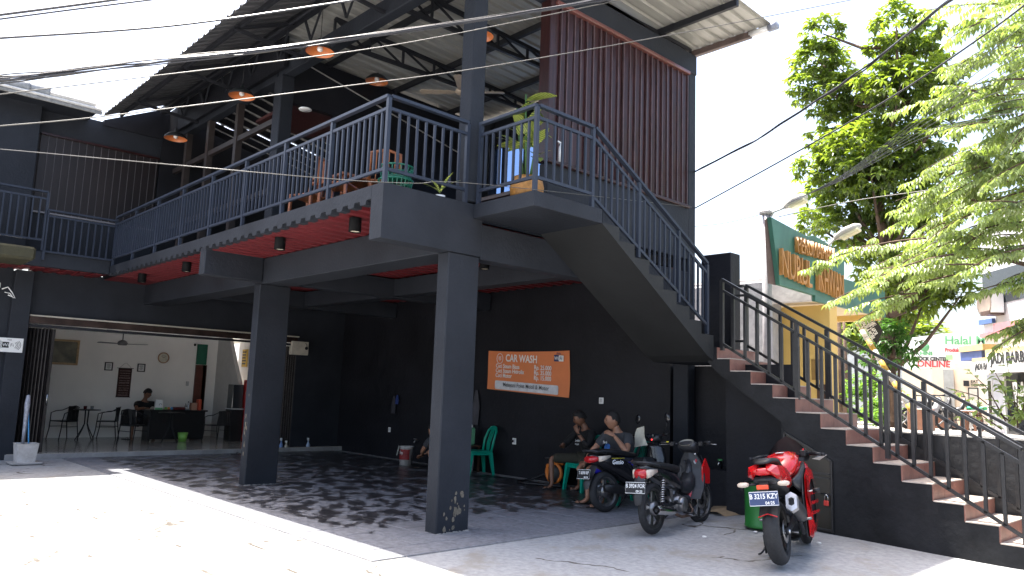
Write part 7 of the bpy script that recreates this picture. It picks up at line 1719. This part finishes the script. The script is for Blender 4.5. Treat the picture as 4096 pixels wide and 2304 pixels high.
# barbershop building, turned towards the street
BS = thing('barbershop', 'grey two storey barbershop with yellow ledges, blue and red bands and an air conditioner', 'building', (-7.3,26,.95))
u = ray(1400,1000); u.z = 0; u = -u.normalized(); P0 = at(2462,1085,y=26); P0.z = 0
nrm = Vector((u.y,-u.x,0)); 
if nrm.dot(-P0) < 0: nrm = -nrm
def bp(px, py, off=0.0):
    """point on the barbershop facade (vertical plane through P0 along u, moved out by off)"""
    d = ray(px,py); q = P0+nrm*off; t = (q-CAM).dot(nrm)/d.dot(nrm); return CAM+d*t
MBS = mat('grey_building_paint',(0.5,.5,.53),rough=.8,var=.06)
def bslab(x0,y0,x1,y1,off,th,m,nm,zb=None,par=None):
    a = bp(x0,y0,off); b_ = bp(x1,y1,off); z0 = b_.z if zb is None else zb; z1 = a.z; a2 = Vector((a.x,a.y,0)); b2 = Vector((b_.x,b_.y,0))
    vs = [a2+V((0,0,z0)),b2+V((0,0,z0)),b2+V((0,0,z1)),a2+V((0,0,z1))]; vs += [v-nrm*th for v in vs]
    return part(MB().add(vs,[(0,1,2,3),(7,6,5,4),(0,4,5,1),(1,5,6,2),(2,6,7,3),(3,7,4,0)]), nm, m, par or BS)
bslab(2463,560,2800,1085,0,6,MBS,'wall',.95)
bslab(2520,878-60,2800,885,.25,.2,MBS,'wall'); M_LEDGE = mat('yellow_ledge',(0.50,.38,.17),rough=.7,var=.15)
bslab(2412,872,2472,880,.7,.6,M_LEDGE,'ledge'); bslab(2415,880,2470,904,.65,.5,mat('blue_panel',(0.05,.08,.22),rough=.5),'blue_panel')
bslab(2445,902,2482,910,.72,.6,M_LEDGE,'ledge'); bslab(2478,880,2700,890,.8,.7,M_LEDGE,'ledge')
SG = thing('barbershop_sign', 'white JADI BARBERSHOP sign above the barbershop door', 'sign', bp(2500,905,.85)); bslab(2482,890,2700,928,.85,.08,M_PLASW,'board',par=SG)
SG2 = thing('barbershop_sign', 'lower white JADI BARBERSHOP sign half hidden by leaves left of the big one', 'sign', bp(2460,920,.78)); bslab(2448,912,2486,942,.78,.08,M_PLASW,'board',par=SG2)
for par,px,py,off,s_ in ((SG,2492,916,.865,.42),(SG2,2452,931,.80,.26)):
    p = bp(px,py,off); lettering('JADI BARBERSHOP', s_, rel(par, frame(p,u,(0,0,1),u.cross(V((0,0,1))))), M_LETTER_K, par, ext=.005, off=.006, sx=.78)
bslab(2462,806,2496,812,.12,.1,mat('blue_trim',(0.06,.12,.32),rough=.6),'blue_band'); bslab(2498,815,2700,821,.33,.1,mat('red_trim',(0.40,.16,.18),rough=.6),'red_band'); bslab(2464,840,2500,845,.1,.08,MATS['red_trim'],'red_band')
bslab(2480,955,2500,1075,.03,.05,M_PLASW,'window_frame'); bslab(2484,958,2496,1070,.05,.03,mat('dark_window',(0.06,.05,.045),rough=.15),'pane'); bslab(2530,940,2700,1085,.03,.05,M_GLASSD,'shop_window',.95); bslab(2524,930,2529,1085,.06,.06,M_PLASW,'window_frame',.95); bslab(2470,690,2700,745-20,.02,.03,M_GLASSD,'upper_window')
p = bp(2548,1010,.08); lettering('BARBER', .75, rel(BS, frame(p,u,(0,0,1),u.cross(V((0,0,1))))), M_LETTER_W, BS, ext=.01, off=.012, sx=.7); p = bp(2555,1030,.08); lettering('SHOP', .6, rel(BS, frame(p,u,(0,0,1),u.cross(V((0,0,1))))), M_LETTER_W, BS, ext=.01, off=.01, sx=.7)
AC = thing('air_conditioner', 'white air conditioner unit on the grey wall above the barbershop ledge', 'air conditioner', bp(2480,770,.4)); bslab(2467,742,2494,785,.4,.35,M_PLASW,'case',par=AC)
p = bp(2476,764,.405); part(MB().lathe([(.001,0),(.33,0),(.36,.02),(.36,.0)],22,frame(p,u,(0,0,1),nrm)), 'fan_grille', mat('brown_grille',(0.20,.16,.13),rough=.6), AC); bslab(2466,785,2490,791,.42,.4,M_WOODD,'bracket',par=AC)
# street clutter: parked motorbikes, stools, planter boxes
def simplebike(x, y, a, lab, col):
    t = thing('parked_motorbike', lab, 'motorcycle', (x,y,.95), a, 'motorbikes parked by the shops'); mc_ = mat('body_'+lab[:8].replace(' ','_'), col, rough=.3, obj=True)
    for xx in (-.6,.6): 
        wq = part(MB().tube([(xx+.27*cos(q_),0,.29+.27*sin(q_)) for q_ in [i*pi/10 for i in range(20)]],.04,6,closed=True), 'wheel', M_RUBBER, t, world=False)
        sp_ = MB(); [sp_.bar((xx,0,.29),(xx+.25*cos(q_),0,.29+.25*sin(q_)),.03,.03) for q_ in [i*pi/2.5 for i in range(5)]]; part(sp_, 'spokes', M_ALU, wq, world=False)
    part(MB().loft([ring(-.85,.05,.75,.04),ring(-.5,.13,.66,.13),ring(0,.12,.48,.14),ring(.3,.10,.55,.15),ring(.45,.12,.85,.12)]), 'body', mc_, t, world=False)
    part(MB().loft([ring(-.75,.10,.80,.03),ring(-.3,.13,.78,.05),ring(0,.06,.72,.03)]), 'seat', M_BLACK, t, world=False)
    part(MB().tube([(.38,-.33,1.02),(.45,0,1.0),(.38,.33,1.02)],.02), 'handlebar', M_STEEL, t, world=False); part(MB().tube([(.42,0,.95),(.6,0,.29)],.035), 'fork', M_ALU, t, world=False)
    return t
p = at(2330,1085,z=.95)
for k,(px,y_,a,col,lab) in enumerate(((2330,24.5,1.0,(.35,.35,.37),'silver motorbike parked left of the toast shop'),(2352,25.5,.7,(.03,.03,.035),'black motorbike parked in front of the grey panel'),(2388,26.0,.4,(.02,.02,.02),'black motorbike next to the toast counter'),(2312,26.5,1.3,(.35,.38,.40),'pale motorbike farthest left by the white post'))):
    q = at(px,1060,y=y_); simplebike(q.x, y_, a, lab, col)
M_TERR = mat('terracotta_plastic',(0.22,.10,.06),rough=.5,var=.2)
for k,(px,y_,lab) in enumerate(((2440,25.6,'brown plastic stool beside the toast counter'),(2452,26.2,'second brown plastic stool, nearer the window'))):
    q = at(px,1060,y=y_); t = thing('plastic_stool', lab, 'stool', (q.x,y_,.95), .3*k, 'brown stools by the toast shop')
    part(MB().bbox(-.2,.2,-.2,.2,.55,.60,b=.02), 'seat', M_TERR, t, world=False)
    for sx in (-1,1):
        for sy in (-1,1): part(MB().bar((sx*.19,sy*.19,0),(sx*.15,sy*.15,.56),.06,.06), 'leg', M_TERR, t, world=False)
for k,(px,y_,lab) in enumerate(((2317,23.5,'brown box on the street left of the parked motorbikes'),(2372,26.8,'brown box behind the black motorbike'))):
    q = at(px,1050,y=y_); solo(MB().bbox(q.x-.3,q.x+.3,y_-.2,y_+.2,.95,1.55,b=.02), 'wooden_box', M_TERR, lab, 'box')
q = at(2465,1060,y=25.8); t = thing('folding_seat', 'small seat with bright green cushion by the barbershop wall', 'stool', (q.x,25.8,.95)); part(MB().bbox(-.3,.3,-.15,.15,.62,.72,b=.04),'cushion',mat('bright_green_cloth',(0.02,.45,.2),rough=.7,obj=True),t,world=False)
for sx in (-.25,.25): part(MB().bar((sx,0,0),(sx,0,.62),.04),'leg',M_PLASW,t,world=False)

# ---------------------------------------------------------------- overhead cables
LA, LB = Vector((-4.9,.9,0)), Vector((-3.7,4.0,0))      # the street line runs above this ground line
_ln = Vector(((LB-LA).y, -(LB-LA).x, 0)).normalized()
def street_pt(px, py, off=0.0):
    d = ray(px,py); return CAM+d*((LA+_ln*off-CAM).dot(_ln)/d.dot(_ln))
def cable(pts, y, r, lab, m=None, n=24, grp='overhead cables', wob=0.0, seed=0, off=0.0):
    """a hanging cable: smooth curve through points of the place"""
    if y is None:
        P = [street_pt(px,py,off) for px,py in pts]
    else: P = [at(px,py,y=y[i]) for i,(px,py) in enumerate(pts)]
    out = []
    for i in range(len(P)-1):
        p0 = P[max(i-1,0)]; p1 = P[i]; p2 = P[i+1]; p3 = P[min(i+2,len(P)-1)]
        for k in range(n):
            t = k/n; out.append(.5*((2*p1)+(-p0+p2)*t+(2*p0-5*p1+4*p2-p3)*t*t+(-p0+3*p1-3*p2+p3)*t**3))
    out.append(P[-1]); rr_ = random.Random(seed)
    if wob:
        ph = [rr_.uniform(0,6.28) for _ in range(3)]
        out = [p+V((0,wob*sin(i*.23+ph[0]),wob*(sin(i*.17+ph[1])+.6*sin(i*.41+ph[2])))) for i,p in enumerate(out)]
    if y is None:
        a_, b_ = (out[0]-out[6]).normalized(), (out[-1]-out[-7]).normalized()
        out = [out[0]+a_*q for q in (9,6,3)]+out+[out[-1]+b_*q for q in (3,6,9)]
    return solo(MB().tube(out, r, 6), 'overhead_cable', m or M_CABLE, lab, 'cable', grp)
M_CABLE = mat('black_cable_sheath',(0.03,.03,.034),rough=.3,var=.2); M_CABLEL = mat('weathered_grey_cable',(0.06,.057,.05),rough=.45,var=.5,scale=9)
cable([(-60,45),(150,18),(320,-5),(420,-20)],None,.0075,'uppermost thick black cable in the top left corner')
cable([(-60,56),(200,22),(440,-8),(500,-18)],None,.005,'thinner cable just under the uppermost thick one in the top left corner')
cable([(-60,101),(0,96),(440,64),(858,5),(960,-14)],None,.0065,'single thick cable crossing the sky above the big bundle')
ordn = ['topmost','second','third','fourth','fifth','sixth','seventh','lowest','ninth']
for k in range(8):
    o = (k-3.5)*3.0
    cable([(-60,208+o*.9),(0,200+o*.9),(350,160+o*.62),(720,118+o*.55),(1100,65+o*.4),(1480,5+o*.4),(1600,-18+o*.4)],None,.0042,ordn[k]+' strand from above in the thick cable bundle over the balcony',M_CABLE if k%3 else M_CABLEL,grp='cables of the thick bundle above the balcony',wob=.004,seed=k,off=.01*(k%3))
cable([(-60,327),(0,317),(265,292),(859,218),(1212,170),(1718,82),(2150,-2),(2260,-24)],None,.0035,'thin pale cable crossing the whole building from lower left to top right',M_CABLEL)
cable([(380,192),(859,133),(1156,83),(1560,0),(1640,-18)],None,.0035,'thin pale cable just under the bundle in front of the tall column',M_CABLEL)
cable([(-60,372),(0,375),(440,415),(859,452),(1040,461),(1240,466),(1740,521)],[1.0,1.1,1.9,3.0,3.6,4.6,10.3],.0035,'thin pale cable sagging low across the balcony railing',M_CABLEL)
for k in range(3):
    cable([(1746,433+k*1.5),(1900,352),(2060,250),(2200,150+k*2),(2390,0),(2450,-50)],[10.5,9.8,9,8.4,7.6,7.3],.009,['upper','middle','lower'][k]+' strand of the twisted service cable rising right from the building corner',grp='strands of the twisted service cable',wob=.010,seed=40+k)
cable([(1746,525),(2000,385),(2250,240),(2480,85),(2620,-20)],[10.5,10,9.4,8.8,8.4],.010,'straight black cable rising right below the twisted service cable')
for k in range(7):
    e = -10+k*45
    cable([(1965+k*3,520-k*2),(2120,440-k*1+k*3),(2300,312+k*9-10),(2480,160+k*26-20),(2640,60+e-40)],[13.2,12.4,11.4,10.4,9.6],.0042,('lowest' if k==8 else ordn[k] if k<7 else 'eighth')+' thin black cable from above in the fan rising right from the utility pole',grp='cables fanning out from the utility pole',seed=60+k,wob=.004)
cable([(1747,570),(1830,560),(1925,537)],[10.5,11.8,13.2],.005,'faint thin cable between the building corner and the utility pole')
cable([(1960,545),(2150,505),(2360,475),(2560,440)],[13.2,13,12.8,12.5],.008,'cable running level to the right from the utility pole behind the leaves',M_CABLEL)
